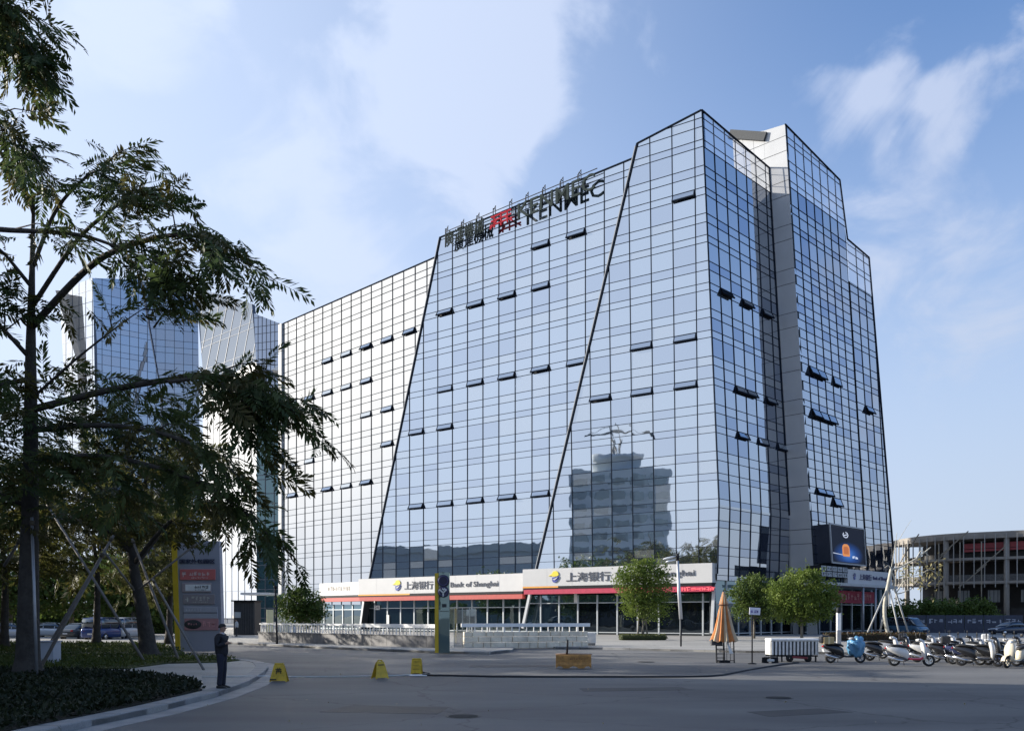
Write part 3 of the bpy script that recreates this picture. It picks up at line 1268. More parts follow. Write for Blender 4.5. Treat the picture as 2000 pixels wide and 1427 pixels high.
# red running text on the crimson strip
m = MB()
scribble(m, pc.pt(pc.px(1330, 1140)[0], tC0 - .77, -.02), eC, UPZ, pc.n, 3.6, .36, 7, 5)
led_par = [o for o in COL.objects if o.name.startswith('bank_sign')][-1]
m.build('running_text', mat('led_red', (.8, .10, .12), .6, emit=.6), led_par)
pa = plA.shift(.8)
q0, q1 = pa.px(624, 1150)[0], pa.px(705, 1150)[0]
tA1, tA0 = pa.px(665, 1137)[1], pa.px(665, 1162)[1]
rs = bank_sign('short white shop sign with faded lettering behind the small tree', pa, q0, q1, tA0, tA1, None, (None, 0, 0, 0, 0, 0), (None, 0, 0, 0, 0, 0),
               q0, M_RED)
m = MB()
scribble(m, pa.pt(pa.px(640, 1150)[0], tA0 + .6, .005), eA, UPZ, pa.n, 5.5, .7, 9, 3)
tag(m.build('lettering', mat('faded_ink', (.35, .31, .26), .7), rs), kind='stuff')

# --- roof sign: dark characters, red emblem, big Latin letters on brackets over the parapet
pk = plB.shift(.8)
kk = pk.px(1013, 430)
RS = thing('roof_sign', 'dark rooftop lettering KENMEC with red emblem hung on brackets over the parapet', 'sign', pk.pt(*kk))
M_LET = mat('letter_dark', (.030, .042, .042), .8, 0, .1, spec=.08)
M_LRED = mat('letter_red', (.36, .02, .035), .8, 0, .1, spec=.1)
top_slope = (pk.px(1240, 305)[1] - pk.px(860, 463)[1]) / (pk.px(1240, 305)[0] - pk.px(860, 463)[0])
eS = (eB + UPZ * top_slope).normalized()
for body, u0, v0, u1, hpx, mm in (('廣運機械', 870, 484, 946, 29, M_LET), ('KENMEC', 1012, 430, 1163, 31, M_LET)):
    a = pk.px(u0, v0)
    Y = (pk.hit(u0, v0) - CAM).y
    h = hpx / FPX * Y
    w = (pk.px(u1, v0 - 30)[0] - a[0])
    m = MB()
    put_text(m, body, pk.pt(*a), eS, UPZ, pk.n, h, w, .14, 0, .004 if body[0] == 'K' else 0)
    m.build('lettering', mm, RS)
m = MB()
a = pk.px(957, 448)
P = pk.pt(*a)
ew = pk.px(1001, 440)[0] - a[0]
for i, (x0, y0, x1, y1) in enumerate(((0, .25, 1, .25), (.05, .95, .95, .95), (.05, .6, .95, .6), (.2, 0, .2, 1.0), (.5, -.05, .5, 1.1), (.78, 0, .78, 1.0),
                                      (.0, 0, .3, .5), (1, 0, .7, .5))):
    m.bar(P + eS * (x0 * ew) + UPZ * (y0 * 1.35), P + eS * (x1 * ew) + UPZ * (y1 * 1.35), .17, .14, pk.n)
m.build('red_emblem', M_LRED, RS)
a, b = pk.px(868, 470), pk.px(1165, 352)
m = MB()
for dz in (-.15, 1.1):
    m.bar(pk.pt(a[0], a[1] + dz, -.16), pk.pt(b[0], a[1] + dz + top_slope * (b[0] - a[0]), -.16), .07, .07)
m.build('rail', M_DARK, RS)
for u, v in ((876, 456), (907, 443), (937, 431), (969, 417), (1001, 404), (1033, 391), (1066, 377), (1101, 362), (1136, 348)):
    s, t = plB.px(u, v)
    m = MB()
    m.tube([plB.pt(s, t - .8, .12), plB.pt(s, t + .75, .12), plB.pt(s - .1, t + .95, -.05), plB.pt(s - .9, t + .85, -.6), plB.pt(s - .9, t - .3, -.6)], .045, 6)
    m.tube([plB.pt(s, t + .4, .12), plB.pt(s + .05, t + .35, .62), plB.pt(s + .05, t - 1.9, .66)], .05, 6)
    m.build('bracket', M_DARK, RS)

# --- video screen on block F
ps = plF.shift(1.6)
sA_, sB_ = ps.px(1622, 1060)[0], ps.px(1688, 1066)[0]
t1_, t0_ = ps.px(1655, 1028)[1], ps.px(1655, 1101)[1]
SCN = thing('video_screen', 'large outdoor video screen showing an orange bottle on dark blue', 'screen', ps.pt((sA_ + sB_) / 2, t0_))
m = MB()
m.frame(ps.pt((sA_ + sB_) / 2, (t0_ + t1_) / 2, -.8), eD, ps.n, ps.up.normalized(), (sB_ - sA_, 1.6, t1_ - t0_))
m.build('housing', mat('screen_housing', (.015, .022, .04), .5, .2), SCN)
m = MB()
for a, b in (((sA_, t0_), (sB_, t0_)), ((sA_, t1_), (sB_, t1_)), ((sA_, t0_), (sA_, t1_)), ((sB_, t0_), (sB_, t1_))):
    m.bar(ps.pt(*a, .05), ps.pt(*b, .05), .16, .14, ps.n)
m.build('frame', mat('screen_frame', (.28, .30, .33), .4, .5), SCN)


def scr_poly(pts, d):
    return [ps.pt(sA_ + (sB_ - sA_) * x, t0_ + (t1_ - t0_) * y, d) for x, y in pts]


def emis(name, c, e):
    return mat(name, c, .6, 0, 0.0, emit=e)


def glow_mat():
    """screen picture ground: navy with a blue glow low down and faint noise"""
    m_ = bpy.data.materials.new('display_ground')
    m_.use_nodes = True
    nt = m_.node_tree
    N, L = nt.nodes, nt.links
    p = N['Principled BSDF']
    p.inputs['Base Color'].default_value = (.01, .012, .018, 1)
    p.inputs['Roughness'].default_value = .7
    p.inputs['Specular IOR Level'].default_value = .05
    tc = N.new('ShaderNodeTexCoord')
    mp = N.new('ShaderNodeMapping')
    mp.inputs['Location'].default_value = (-.5, -.5, -.22)
    L.new(tc.outputs['Generated'], mp.inputs[0])
    g = N.new('ShaderNodeTexGradient')
    g.gradient_type = 'SPHERICAL'
    sc = N.new('ShaderNodeMapping')
    sc.inputs['Scale'].default_value = (1.5, 1.5, 2.6)
    L.new(mp.outputs[0], sc.inputs[0])
    L.new(sc.outputs[0], g.inputs[0])
    r = N.new('ShaderNodeValToRGB')
    r.color_ramp.elements[0].color = (.012, .016, .028, 1)
    r.color_ramp.elements[1].color = (.06, .20, .60, 1)
    r.color_ramp.elements.new(.45).color = (.02, .06, .22, 1)
    L.new(g.outputs['Fac'], r.inputs[0])
    L.new(r.outputs[0], p.inputs['Emission Color'])
    p.inputs['Emission Strength'].default_value = .55
    return m_


m = MB()
m.add(scr_poly([(.04, .05), (.96, .05), (.96, .95), (.04, .95)], .02), [(0, 1, 2, 3)], 0)
m.build('display', glow_mat(), SCN)
m = MB()
m.add(scr_poly([(.05, .27), (.38, .235), (.38, .222), (.05, .25)], .028), [(0, 1, 2, 3)], 0)
m.add(scr_poly([(.60, .17), (.66, .165), (.68, .235), (.61, .225)], .028), [(0, 1, 2, 3)], 0)
m.add(scr_poly([(.69, .16), (.77, .155), (.77, .20), (.70, .225)], .028), [(0, 1, 2, 3)], 0)
for k in range(8):
    if k == 2:
        continue
    a, b = k * .78, (k + 1) * .78
    m.add(scr_poly([(.44 + .085 * math.cos(a), .77 + .085 * math.sin(a)), (.44 + .085 * math.cos(b), .77 + .085 * math.sin(b)), (.44 + .06 * math.cos(b), .77 + .06 * math.sin(b)), (.44 + .06 * math.cos(a), .77 + .06 * math.sin(a))], .030), [(0, 1, 2, 3)], 0)
m.add(scr_poly([(.39, .765), (.49, .795), (.49, .77), (.40, .74)], .030), [(0, 1, 2, 3)], 0)
m.build('picture_mark', emis('disp_white', (.45, .48, .55), .55), SCN)
m = MB()
bp_ = [(.34, .20), (.52, .20), (.535, .24), (.535, .42), (.52, .48), (.48, .525), (.38, .525), (.335, .48), (.32, .42), (.32, .24)]
m.add(scr_poly(bp_, .030), [tuple(range(len(bp_)))], 0)
m.add(scr_poly([(.36, .26), (.50, .26), (.505, .42), (.47, .46), (.39, .46), (.355, .42)], .034), [tuple(range(6))], 1)
m.build('picture_bottle', [emis('disp_orange', (.55, .20, .05), .55), emis('disp_orange2', (.45, .12, .03), .45)], SCN)
for k, tt in enumerate((t0_ - .1, t1_ + .1)):
    m = MB()
    m.bar(ps.pt(sA_ + .6, tt, -1.7), ps.pt(sB_ - .6, tt, -1.7), .2, .2)
    m.build('bracket', M_DARK, SCN)

# --- glazed sign boxes and canopy with white sign at the right entrance
pq = plF.shift(2.2)
g0, g1 = pq.px(1603, 1110)[0], pq.px(1655, 1112)[0]
gt1, gt0 = pq.px(1630, 1105)[1], pq.px(1630, 1127)[1]
m = MB()
m.frame(pq.pt((g0 + g1) / 2, (gt0 + gt1) / 2, -.8), eD, pq.n, UPZ, (g1 - g0, 1.6, gt1 - gt0))
LB = thing('light_box', 'dark glazed sign box with pale squares under the video screen', 'sign', pq.pt((g0 + g1) / 2, gt0))
m.build('housing', M_DARK, LB)
for i in range(5):
    for j in range(2):
        mm_ = MB()
        w = (g1 - g0) / 5
        hh = (gt1 - gt0) / 2
        c = pq.pt(g0 + w * (i + .5), gt0 + hh * (j + .5), .02)
        mm_.frame(c, eD, pq.n, UPZ, (w * .82, .05, hh * .80), 0)
        scribble(mm_, c + pq.n * .03 - eD * w * .36 - UPZ * hh * .3, eD, UPZ, pq.n, w * .72, hh * .6, 2, i * 3 + j, 1)
        mm_.build('sign_pane', [mat('pane_pale', (.38, .40, .41), .6), mat('pane_ink', (.03, .03, .035), .7)], LB)
h0, h1 = pq.px(1656, 1125)[0], pq.px(1742, 1132)[0]
ht1, ht0 = pq.px(1695, 1114)[1], pq.px(1695, 1141)[1]
CS = thing('canopy_sign', 'white bank sign on the canopy of the right-hand entrance', 'sign', pq.pt((h0 + h1) / 2, ht0))
m = MB()
m.frame(pq.pt((h0 + h1) / 2, (ht0 + ht1) / 2, -.2), eD, pq.n, UPZ, (h1 - h0, .4, ht1 - ht0))
m.build('sign_box', M_SIGN, CS)
m = MB()
put_text(m, '上海银行', pq.pt(h0 + (h1 - h0) * .24, ht0 + (ht1 - ht0) * .30, .01), eD, UPZ, pq.n, (ht1 - ht0) * .42, (h1 - h0) * .27, .05, 0, .012)
m.build('lettering', mat('ink_violet', (.07, .07, .14), .6), CS)
m = MB()
put_text(m, 'Bank of Shanghai', pq.pt(h0 + (h1 - h0) * .54, ht0 + (ht1 - ht0) * .30, .01), eD, UPZ, pq.n, (ht1 - ht0) * .34, (h1 - h0) * .38, .05, 0, .01)
m.build('lettering', mat('ink_violet', (.07, .07, .14), .6), CS)
m = MB()
bank_logo(m, pq.pt(h0 + (h1 - h0) * .13, ht0 + (ht1 - ht0) * .52), eD, pq.n, (ht1 - ht0) * .36, 0, 2)
m.build('logo', [mat('logo_dim', (.12, .12, .2), .6), M_SIGN, M_BLUE], CS)
CN = thing('entrance_canopy', 'flat pale entrance canopy on thin posts over the red banner', 'canopy', pq.pt((h0 + h1) / 2, 0))
m = MB()
m.frame(pq.pt((g0 + h1) / 2, ht0 - .18, -1.2), eD, pq.n, UPZ, (h1 - g0 + .6, 3.4, .3))
m.build('roof', mat('canopy_grey', (.42, .43, .43), .5, .2), CN)
for f in (.42, .97):
    m = MB()
    P = pq.pt(h0 + (h1 - h0) * f * .5, 0, .2)
    m.tube([Vector((P.x, P.y, Z_PAVE)), Vector((P.x, P.y, ht0 - .3))], .12, 10)
    m.build('post', M_METAL, CN)
BN = thing('red_banner', 'dark red banner stretched below the entrance canopy', 'banner', pq.pt((g0 + h1) / 2, ht0 - 1.8, -.6))
m = MB()
b0, b1 = pq.px(1630, 1150)[0], pq.px(1722, 1158)[0]
bt1, bt0 = ht0 - .75, ht0 - 2.0
rowsb = []
for i in range(25):
    a = b0 + (b1 - b0) * i / 24
    dd = .06 * math.sin(i * .9)
    rowsb += [pq.pt(a, bt0 - .1 * math.sin(i / 24 * math.pi), -.6 + dd), pq.pt(a, bt1, -.6 + dd * .5)]
m.add(rowsb, [(2 * i, 2 * i + 2, 2 * i + 3, 2 * i + 1) for i in range(24)], 0, True)
m.build('cloth', mat('banner_red', (.25, .02, .035), .8, 0, .15), BN)
m = MB()
scribble(m, pq.pt(b0 + .8, bt0 + .2, -.5), eD, UPZ, pq.n, (b1 - b0) * .8, .75, 12, 8)
m.build('lettering', mat('banner_ink', (.40, .16, .14), .8), BN)

# --- panes: the 300 that show largest one by one, the rest joined
def pane_geo(mb, pts, n, mi):
    k = len(pts)
    b = [p - n * .035 for p in pts]
    mb.add(pts + b, [tuple(range(k))] + [(i, k + i, k + (i + 1) % k, (i + 1) % k) for i in range(k)], mi)


def finish_panes(store, parent, nmax=300):
    store = sorted(store, key=lambda p: -p[0])
    for (area, pts, nn, g, wall) in store[:nmax]:
        m = MB()
        pane_geo(m, pts, nn, 0)
        m.build('pane', g, wall)
    rest, gl = MB(), []
    for (area, pts, nn, g, wall) in store[nmax:]:
        if g not in gl:
            gl.append(g)
        pane_geo(rest, pts, nn, gl.index(g))
    if rest.v:
        tag(rest.build('pane', gl, parent), kind='stuff')


finish_panes(SHOP + ALL_PANES, OFFICE)
# ================================================================== the glass building on the left
M_GL_L = glass_mat('far_glass_blue', (.60, .68, .80), (.06, .085, .12), .54, wave=.02, wscale=.15)
M_GL_L2 = glass_mat('far_glass_dusk', (.62, .67, .76), (.08, .10, .14), .52, wave=.02, wscale=.15)
M_GL_W = glass_mat('far_glass_glare', (1, .98, .95), (.3, .3, .3), .9, wave=.02)  # sun glare on these facets put into a whiter, more mirroring glass
M_GL_G = glass_mat('far_glass_green', (.40, .56, .58), (.01, .03, .032), .30, wave=.03)
M_LMULL = mat('far_mullion', (.04, .055, .08), .5, .2, .1)


def vplane(u1, Y1, u2, Y2):
    a, b = at(u1, HORIZ, Y1), at(u2, HORIZ, Y2)
    a.z = b.z = 0
    return Plane(a, (b - a).normalized())


LEFTB = thing('curved_glass_building', 'blue faceted glass building rising behind the tree on the left', 'building', tuple(at(340, HORIZ, 158).xy) + (0,))
LP = []


def facet(pl, px, nx, rows_, glass, mw=.085, tw=.06, parent=None, store=None, tilt=.004):
    o = [pl.px(*p) for p in px]
    s0, s1 = min(p[0] for p in o), max(p[0] for p in o)
    t0, t1 = min(p[1] for p in o), max(p[1] for p in o)
    curtain(parent or LEFTB, pl, o, lin(s0, s1, nx), rows(t1, max(t0, 0), t1, rows_), glass, (), mw=mw, tw=tw, tilt=tilt,
            store=LP if store is None else store, mull_mat=M_LMULL, back=.5, back_mat=mat('far_backing', (.10, .12, .16), .8))


facet(vplane(110, 181, 182, 175), ((116, 566), (181, 543), (194, 1214), (150, 1214)), 6, (2.3, 2.3), M_GL_W, .05, .05)
facet(vplane(181, 175, 320, 183), ((181, 543), (273, 546), (312, 760), (322, 1214), (194, 1214)), 8, (1.6, 1.1, 1.9), [M_GL_L, M_GL_L2, M_GL_L])
facet(vplane(250, 184, 392, 188), ((268, 547), (353, 566), (386, 590), (394, 1214), (268, 1214)), 7, (2.2, 1.4, 1.2), [M_GL_L2, M_GL_L, M_GL_L2])
v4 = vplane(372, 161, 505, 146)
facet(v4, ((397, 752), (504, 740), (504, 1216), (394, 1216)), 9, (4.6,), M_GL_W, .09, .05)
v4u = Plane(v4.P0 + v4.n * (.2 * 41.0), v4.e, UPZ - v4.n * .2)
facet(v4u, ((388, 566), (403, 568), (492, 593), (504, 742), (397, 754)), 9, (4.6, 1.2), glass_mat('far_glass_slope', (.56, .62, .72), (.05, .065, .09), .34, wave=.02), .12, .05)
m = MB()
pw = vplane(90, 177, 160, 176)
m.prism([pw.hit(108, 567), pw.hit(125, 567), pw.hit(160, 705), pw.hit(190, 1214), pw.hit(172, 1214), pw.hit(150, 705)], (0, 6, 0))
m.build('fin', mat('fin_stone', (.46, .40, .33), .7), LEFTB)
pw = vplane(370, 184, 400, 183)
m = MB()
m.prism([pw.hit(383, 568), pw.hit(391, 568), pw.hit(402, 735), pw.hit(397, 735)], (0, 3, 0))
m.build('fin', mat('fin_grey', (.25, .26, .28), .6), LEFTB)
pw = vplane(440, 152, 505, 145)
m = MB()
m.prism([pw.hit(448, 742), pw.hit(500, 712), pw.hit(506, 714), pw.hit(506, 724), pw.hit(470, 748)], Vector((0, -1.5, 0)))
m.build('white_canopy', M_WHITE, LEFTB)
finish_panes(LP, LEFTB, 200)

LINK = thing('link_tower', 'narrow dark green glass tower between the two big glass buildings', 'building', tuple(at(525, HORIZ, 146).xy) + (0,))
LK = []
facet(vplane(494, 147, 556, 145), ((496, 612), (553, 634), (553, 782), (503, 770)), 7, (1.5, 1.2), M_GL_L2, .08, .07, LINK, LK)
facet(vplane(501, 143.5, 556, 142), ((501, 770), (553, 776), (553, 1214), (501, 1214)), 3, (2.3, 1.6, .7), M_GL_G, .12, .12, LINK, LK)
m = MB()
pl_ = vplane(498, 141, 560, 140)
m.prism([pl_.hit(530, 722), pl_.hit(556, 706), pl_.hit(556, 724)], (0, 2, 0))
m.build('white_canopy', M_WHITE, LINK)
m = MB()
a, b = pl_.hit(488, 1163), pl_.hit(540, 1157)
m.frame((a + b) / 2 + Vector((0, -2, 0)), Vector((1, 0, 0)), Vector((0, 1, 0)), UPZ, ((b - a).x, 5, .35))
m.build('entrance_canopy', mat('canopy_pale', (.5, .52, .53), .5, .2), LINK)
finish_panes(LK, LINK, 200)


# ================================================================== what the facades mirror: buildings across the street (out of frame)
def mirror(pl, P):
    return P - pl.n * (2 * (P - pl.P0).dot(pl.n))


TV = 225.0
cB = mirror(plC, at(1213, 1120, TV))
cL, cRt = mirror(plC, at(1116, 1120, TV)), mirror(plC, at(1308, 1120, TV))
ex_ = (cRt - cL)
ex_.z = 0
wT = ex_.length
ex_.normalize()
ey_ = (Vector((cB.x, cB.y, 0)) - Vector((11.4, 92, 0))).normalized()
ex_ = Vector((ey_.y, -ey_.x, 0)) if Vector((ey_.y, -ey_.x, 0)).dot(ex_) > 0 else Vector((-ey_.y, ey_.x, 0))
if ey_.dot(cB - plC.P0) < 0:
    ey_ = -ey_                       # away from the office building
zT = [mirror(plC, at(1213, v, TV)).z for v in (917, 883, 850, 838)]
TW = thing('hotel_tower', 'grey stepped office tower mirrored in the corner facade of the glass building', 'building', (cB.x, cB.y, 0))
M_TW = mat('tower_render', (.44, .49, .52), .8, 0, .1, .2)
M_TWG = glass_mat('tower_glass', (.5, .6, .65), (.16, .19, .21), .2)
m = MB()
c0_ = Vector((cB.x, cB.y, 0)) + ey_ * 9
m.frame(c0_ + UPZ * (zT[0] / 2), ex_, ey_, UPZ, (wT, 18, zT[0]))
m.build('body', M_TW, TW)
for i in range(9):
    z = zT[0] * (i + .55) / 9.3
    m = MB()
    m.frame(c0_ + UPZ * z, ex_, ey_, UPZ, (wT + .12, 18.12, 1.1))
    m.build('spandrel', mat('tower_spandrel', (.34, .40, .43), .7), TW)
for i in range(9):
    for j in range(5):
        z = zT[0] * (i + .05) / 9.3 + 1.6
        m = MB()
        m.frame(c0_ - ey_ * 9.05 + ex_ * (wT * ((j + .5) / 5 - .5)) + UPZ * z, ex_, ey_, UPZ, (wT * .15, .2, 2.0))
        m.build('window', M_TWG, TW)
m = MB()
m.lathe([(wT * .24, zT[0]), (wT * .24, zT[1] - 1.2), (wT * .27, zT[1] - 1.1), (wT * .27, zT[1]), (.1, zT[1] + .05)], 24, c0_)
m.build('penthouse', M_TW, TW)
m = MB()
for k in range(4):
    a = k * math.pi / 2
    m.bar(c0_ + UPZ * zT[1] + Vector((math.cos(a), math.sin(a), 0)) * 1.2, c0_ + UPZ * zT[2] + Vector((math.cos(a), math.sin(a), 0)) * 1.2, .22, .22)
    m.bar(c0_ + UPZ * zT[1] + Vector((math.cos(a), math.sin(a), 0)) * 1.2, c0_ + UPZ * zT[2] - Vector((math.sin(a), -math.cos(a), 0)) * 1.2, .12, .12)
for k in range(2):
    a = k * math.pi / 3
    m.bar(c0_ + UPZ * zT[2] + Vector((math.cos(a), math.sin(a), 0)) * 1.4, c0_ + UPZ * (zT[3] + 2.5) + Vector((math.cos(a + .6), math.sin(a + .6), 0)) * 1.8, .18, .18)
m.bar(c0_ + UPZ * zT[3] - ex_ * 8.5, c0_ + UPZ * zT[3] + ex_ * 9, .25, .5)
m.bar(c0_ + UPZ * (zT[3] + 2.4), c0_ + UPZ * zT[3] + ex_ * 9, .1, .1)
m.bar(c0_ + UPZ * (zT[3] + 2.4), c0_ + UPZ * zT[3] - ex_ * 8.5, .1, .1)
m.frame(c0_ + UPZ * (zT[3] - .6) + ex_ * 8.6, ex_, ey_, UPZ, (1.2, 1, 1.6))
m.build('roof_mast', mat('mast_dark', (.06, .07, .08), .6), TW)

PD = thing('low_hall', 'long low hall with a pale roof edge mirrored along the foot of the glass building', 'building', (cB.x + 8, cB.y, 0))
m = MB()
hall0, hall1 = c0_ - ey_ * 16 - ex_ * 38, c0_ - ey_ * 16 + ex_ * 30
m.frame((hall0 + hall1) / 2 + UPZ * 3.4, ex_, ey_, UPZ, ((hall1 - hall0).length, 8, 6.8))
m.build('wall', mat('hall_wall', (.20, .23, .25), .8), PD)
m = MB()
for i in range(24):
    a = hall0.lerp(hall1, i / 24) + UPZ * (6.9 + .3 * math.sin(i * .35))
    b = hall0.lerp(hall1, (i + 1) / 24) + UPZ * (6.9 + .3 * math.sin((i + 1) * .35))
    m.bar(a, b, 10, .5)
m.build('roof', mat('hall_roof', (.45, .47, .48), .5, .2), PD)
c2 = mirror(plB, at(880, 1203, 245))
OB = thing('street_block', 'plain dark block across the street mirrored low in the middle facade', 'building', (c2.x, c2.y, 0))
hB = mirror(plB, at(880, 1066, 245)).z
m = MB()
m.frame(Vector((c2.x, c2.y, hB * .46)), ex_, ey_, UPZ, (52, 12, hB * .92))
m.build('wall', mat('block_wall', (.28, .32, .35), .8), OB)
m = MB()
for i in range(20):
    a = Vector((c2.x, c2.y, 0)) + ex_ * (-27 + 54 * i / 20) + UPZ * (hB * (.93 + .02 * math.sin(i * .45)))
    b = Vector((c2.x, c2.y, 0)) + ex_ * (-27 + 54 * (i + 1) / 20) + UPZ * (hB * (.93 + .02 * math.sin((i + 1) * .45)))
    m.bar(a, b, 13, hB * .10)
m.build('roof', mat('block_roof', (.30, .34, .36), .5, .3), OB)

# plain block added beyond the left edge, never in view: it throws the shade that lies over the near road
SHB = thing('shade_block', 'unseen block added beyond the left edge to shade the near road', 'building', (-39, 17, 0))
MB().box((-39, 17, 9.2), (11, 45, 18.4)).build('wall', mat('render_pale', (.42, .41, .39), .8, 0, .1, .3), SHB)
MB().box((-39, 17, 18.75), (11.8, 45.8, .7)).build('cornice', mat('cornice_pale', (.5, .49, .47), .8), SHB)
for i in range(5):
    for j in range(8):
        MB().box((-33.46, -1.6 + j * 4.5, 2.2 + i * 3.4), (.1, 1.7, 1.9)).build('window', M_TWG, SHB)
        MB().box((-33.4, -1.6 + j * 4.5, 1.16 + i * 3.4), (.3, 1.9, .1)).build('sill', mat('cornice_pale', (.5, .49, .47), .8), SHB)

# ================================================================== unfinished building on the right
CB = thing('unfinished_building', 'unfinished curved concrete building with bare floors and slender posts', 'building', tuple(at(1880, HORIZ, 132).xy) + (0,))
M_CONC = mat('raw_concrete', (.29, .265, .235), .85, 0, .22, .5, .2, 3)
M_CONCD = mat('raw_concrete_shaded', (.045, .042, .04), .9, 0, .2, .5)  # darkened copy of the concrete: interior shade put into the back wall colour
cl_ = [(1738, 141), (1760, 136), (1790, 132), (1820, 129.5), (1850, 127.6), (1882, 126), (1940, 124), (2000, 122), (2080, 119), (2180, 115)]
FR = [Vector((at(u, HORIZ, Y).x, Y, 0)) for u, Y in cl_]
nor = []
for i in range(len(FR)):
    e = (FR[min(i + 1, len(FR) - 1)] - FR[max(i - 1, 0)]).normalized()
    nor.append(Vector((-e.y, e.x, 0)))
BKp = [p + nn * 11 for p, nn in zip(FR, nor)]
lev = [7.0, 10.35, 13.35]


def ring_slab(z0, z1, material, name, inset=0.0, depth=None):
    m = MB()
    for i in range(len(FR) - 1):
        a, b = FR[i] + nor[i] * inset, FR[i + 1] + nor[i + 1] * inset
        c, d = (BKp[i + 1], BKp[i]) if depth is None else (b + nor[i + 1] * depth, a + nor[i] * depth)
        q = [a, b, c, d]
        m.add([p + UPZ * z0 for p in q] + [p + UPZ * z1 for p in q], [(3, 2, 1, 0), (4, 5, 6, 7), (0, 1, 5, 4), (2, 3, 7, 6)])
    m.build(name, material, CB)


for z in lev:
    ring_slab(z - .36, z, M_CONC, 'floor_slab')
ring_slab(lev[2] + .02, lev[2] + .55, M_CONC, 'roof_edge', .1, .4)
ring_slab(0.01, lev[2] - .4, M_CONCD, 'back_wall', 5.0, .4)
ring_slab(lev[0] + .02, lev[0] + .95, mat('rail_panel', (.10, .098, .094), .8, 0, .4, 6), 'railing', .5, .08)
ring_slab(lev[1] + .02, lev[1] + .8, mat('rail_panel_dark', (.05, .05, .05), .8, 0, .3, 6), 'railing', 2.5, .08)
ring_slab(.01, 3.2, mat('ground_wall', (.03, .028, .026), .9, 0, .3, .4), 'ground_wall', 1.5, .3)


def along(s):
    """point and normal at arc length s along the curved front"""
    for i in range(len(FR) - 1):
        L_ = (FR[i + 1] - FR[i]).length
        if s <= L_ or i == len(FR) - 2:
            return FR[i].lerp(FR[i + 1], min(1, s / L_)), nor[i].lerp(nor[i + 1], min(1, s / L_)).normalized()
        s -= L_


tot = sum((FR[i + 1] - FR[i]).length for i in range(len(FR) - 1))
s = .5
k = 0
while s < tot:
    P, nn = along(s)
    if k % 6 == 4:
        m = MB()
        m.tube([P + nn * .5, P + nn * .5 + UPZ * lev[2]], .36, 12)
        m.build('column', M_CONC, CB)
    m = MB()
    m.frame(P - nn * .15 + UPZ * ((lev[0] - .9 + lev[2] + .2) / 2), Vector((nn.y, -nn.x, 0)), nn, UPZ, (.11, .13, lev[2] + .2 - lev[0] + .9))
    m.build('post', mat('post_pale', (.34, .33, .31), .7), CB)
    s += 1.32
    k += 1
for k in range(7):
    P, nn = along(12 + k * 4.0)
    ex2 = Vector((nn.y, -nn.x, 0))
    m = MB()
    m.frame(P + nn * 1.45 + UPZ * 4.9, ex2, nn, UPZ, (1.5, .14, 1.7), 0)
    for a in (-.5, 0, .5):
        m.frame(P + nn * 1.36 + UPZ * 4.9 + ex2 * a, ex2, nn, UPZ, (.06, .06, 1.7), 1)
    m.build('window', [mat('win_pale', (.42, .40, .36) if k in (5, 6) else (.2, .2, .19), .5), M_DARK], CB)
P0_, n0_ = along(tot * .47)
P1_, n1_ = along(tot * .70)
m = MB()
m.bar(P0_ + n0_ * 1 + UPZ * 11.35, P1_ + n1_ * 1 + UPZ * 11.5, .2, .32)
m.bar(P0_ + n0_ * 1.1 + UPZ * 12.0, P1_ + n1_ * 1.1 + UPZ * 12.1, .12, .75)
m.build('red_beam', mat('red_steel', (.30, .045, .05), .6), CB)
# scaffold poles on the curved left end
for k in range(9):
    a, na = along(.5 + k * 2.2)
    b, nb_ = along(.5 + k * 2.2 + 3.4)
    m = MB()
    z = 4 + (k * 2.3) % 7
    m.bar(a - na * 1.1 + UPZ * z, b - nb_ * 1.1 + UPZ * (z + 3.2), .13, .13)
    m.build('scaffold_pole', mat('scaffold', (.26, .23, .18), .7), CB)
for k in range(8):
    a, na = along(.5 + k * 2.6)
    m = MB()
    m.tube([a - na * 1.2, a - na * 1.2 + UPZ * 12.5], .07, 6)
    m.build('scaffold_pole', mat('scaffold', (.26, .23, .18), .7), CB)

# site hoarding with faded posters in front of it
h0_, h1_ = at(1772, HORIZ, 106), at(1998, HORIZ, 103)
h0_.z = h1_.z = 0
HO = thing('site_hoarding', 'dark blue site hoarding with white lettering in front of the unfinished building', 'hoarding', tuple((h0_ + h1_).xy / 2) + (0,))
eh = (h1_ - h0_).normalized()
nh = Vector((eh.y, -eh.x, 0))
Lh = (h1_ - h0_).length
for i in range(6):
    m = MB()
    c = h0_ + eh * (Lh * (i + .5) / 6)
    m.frame(c + UPZ * 1.15, eh, nh, UPZ, (Lh / 6 - .06, .08, 2.1), 0)
    scribble(m, c - eh * .8 + nh * .05 + UPZ * 1.2, eh, UPZ, nh, 1.7, .55, 3, 40 + i, 1)
    m.build('panel', [mat('hoarding_blue', (.03, .038, .065), .6, 0, .2), mat('hoarding_ink', (.4, .43, .5), .7)], HO)
# ================================================================== island on the left: kerb, walk, planting bed, lawn
def GP(lst, z=.12):
    return [G(u, v, z) for u, v in lst]


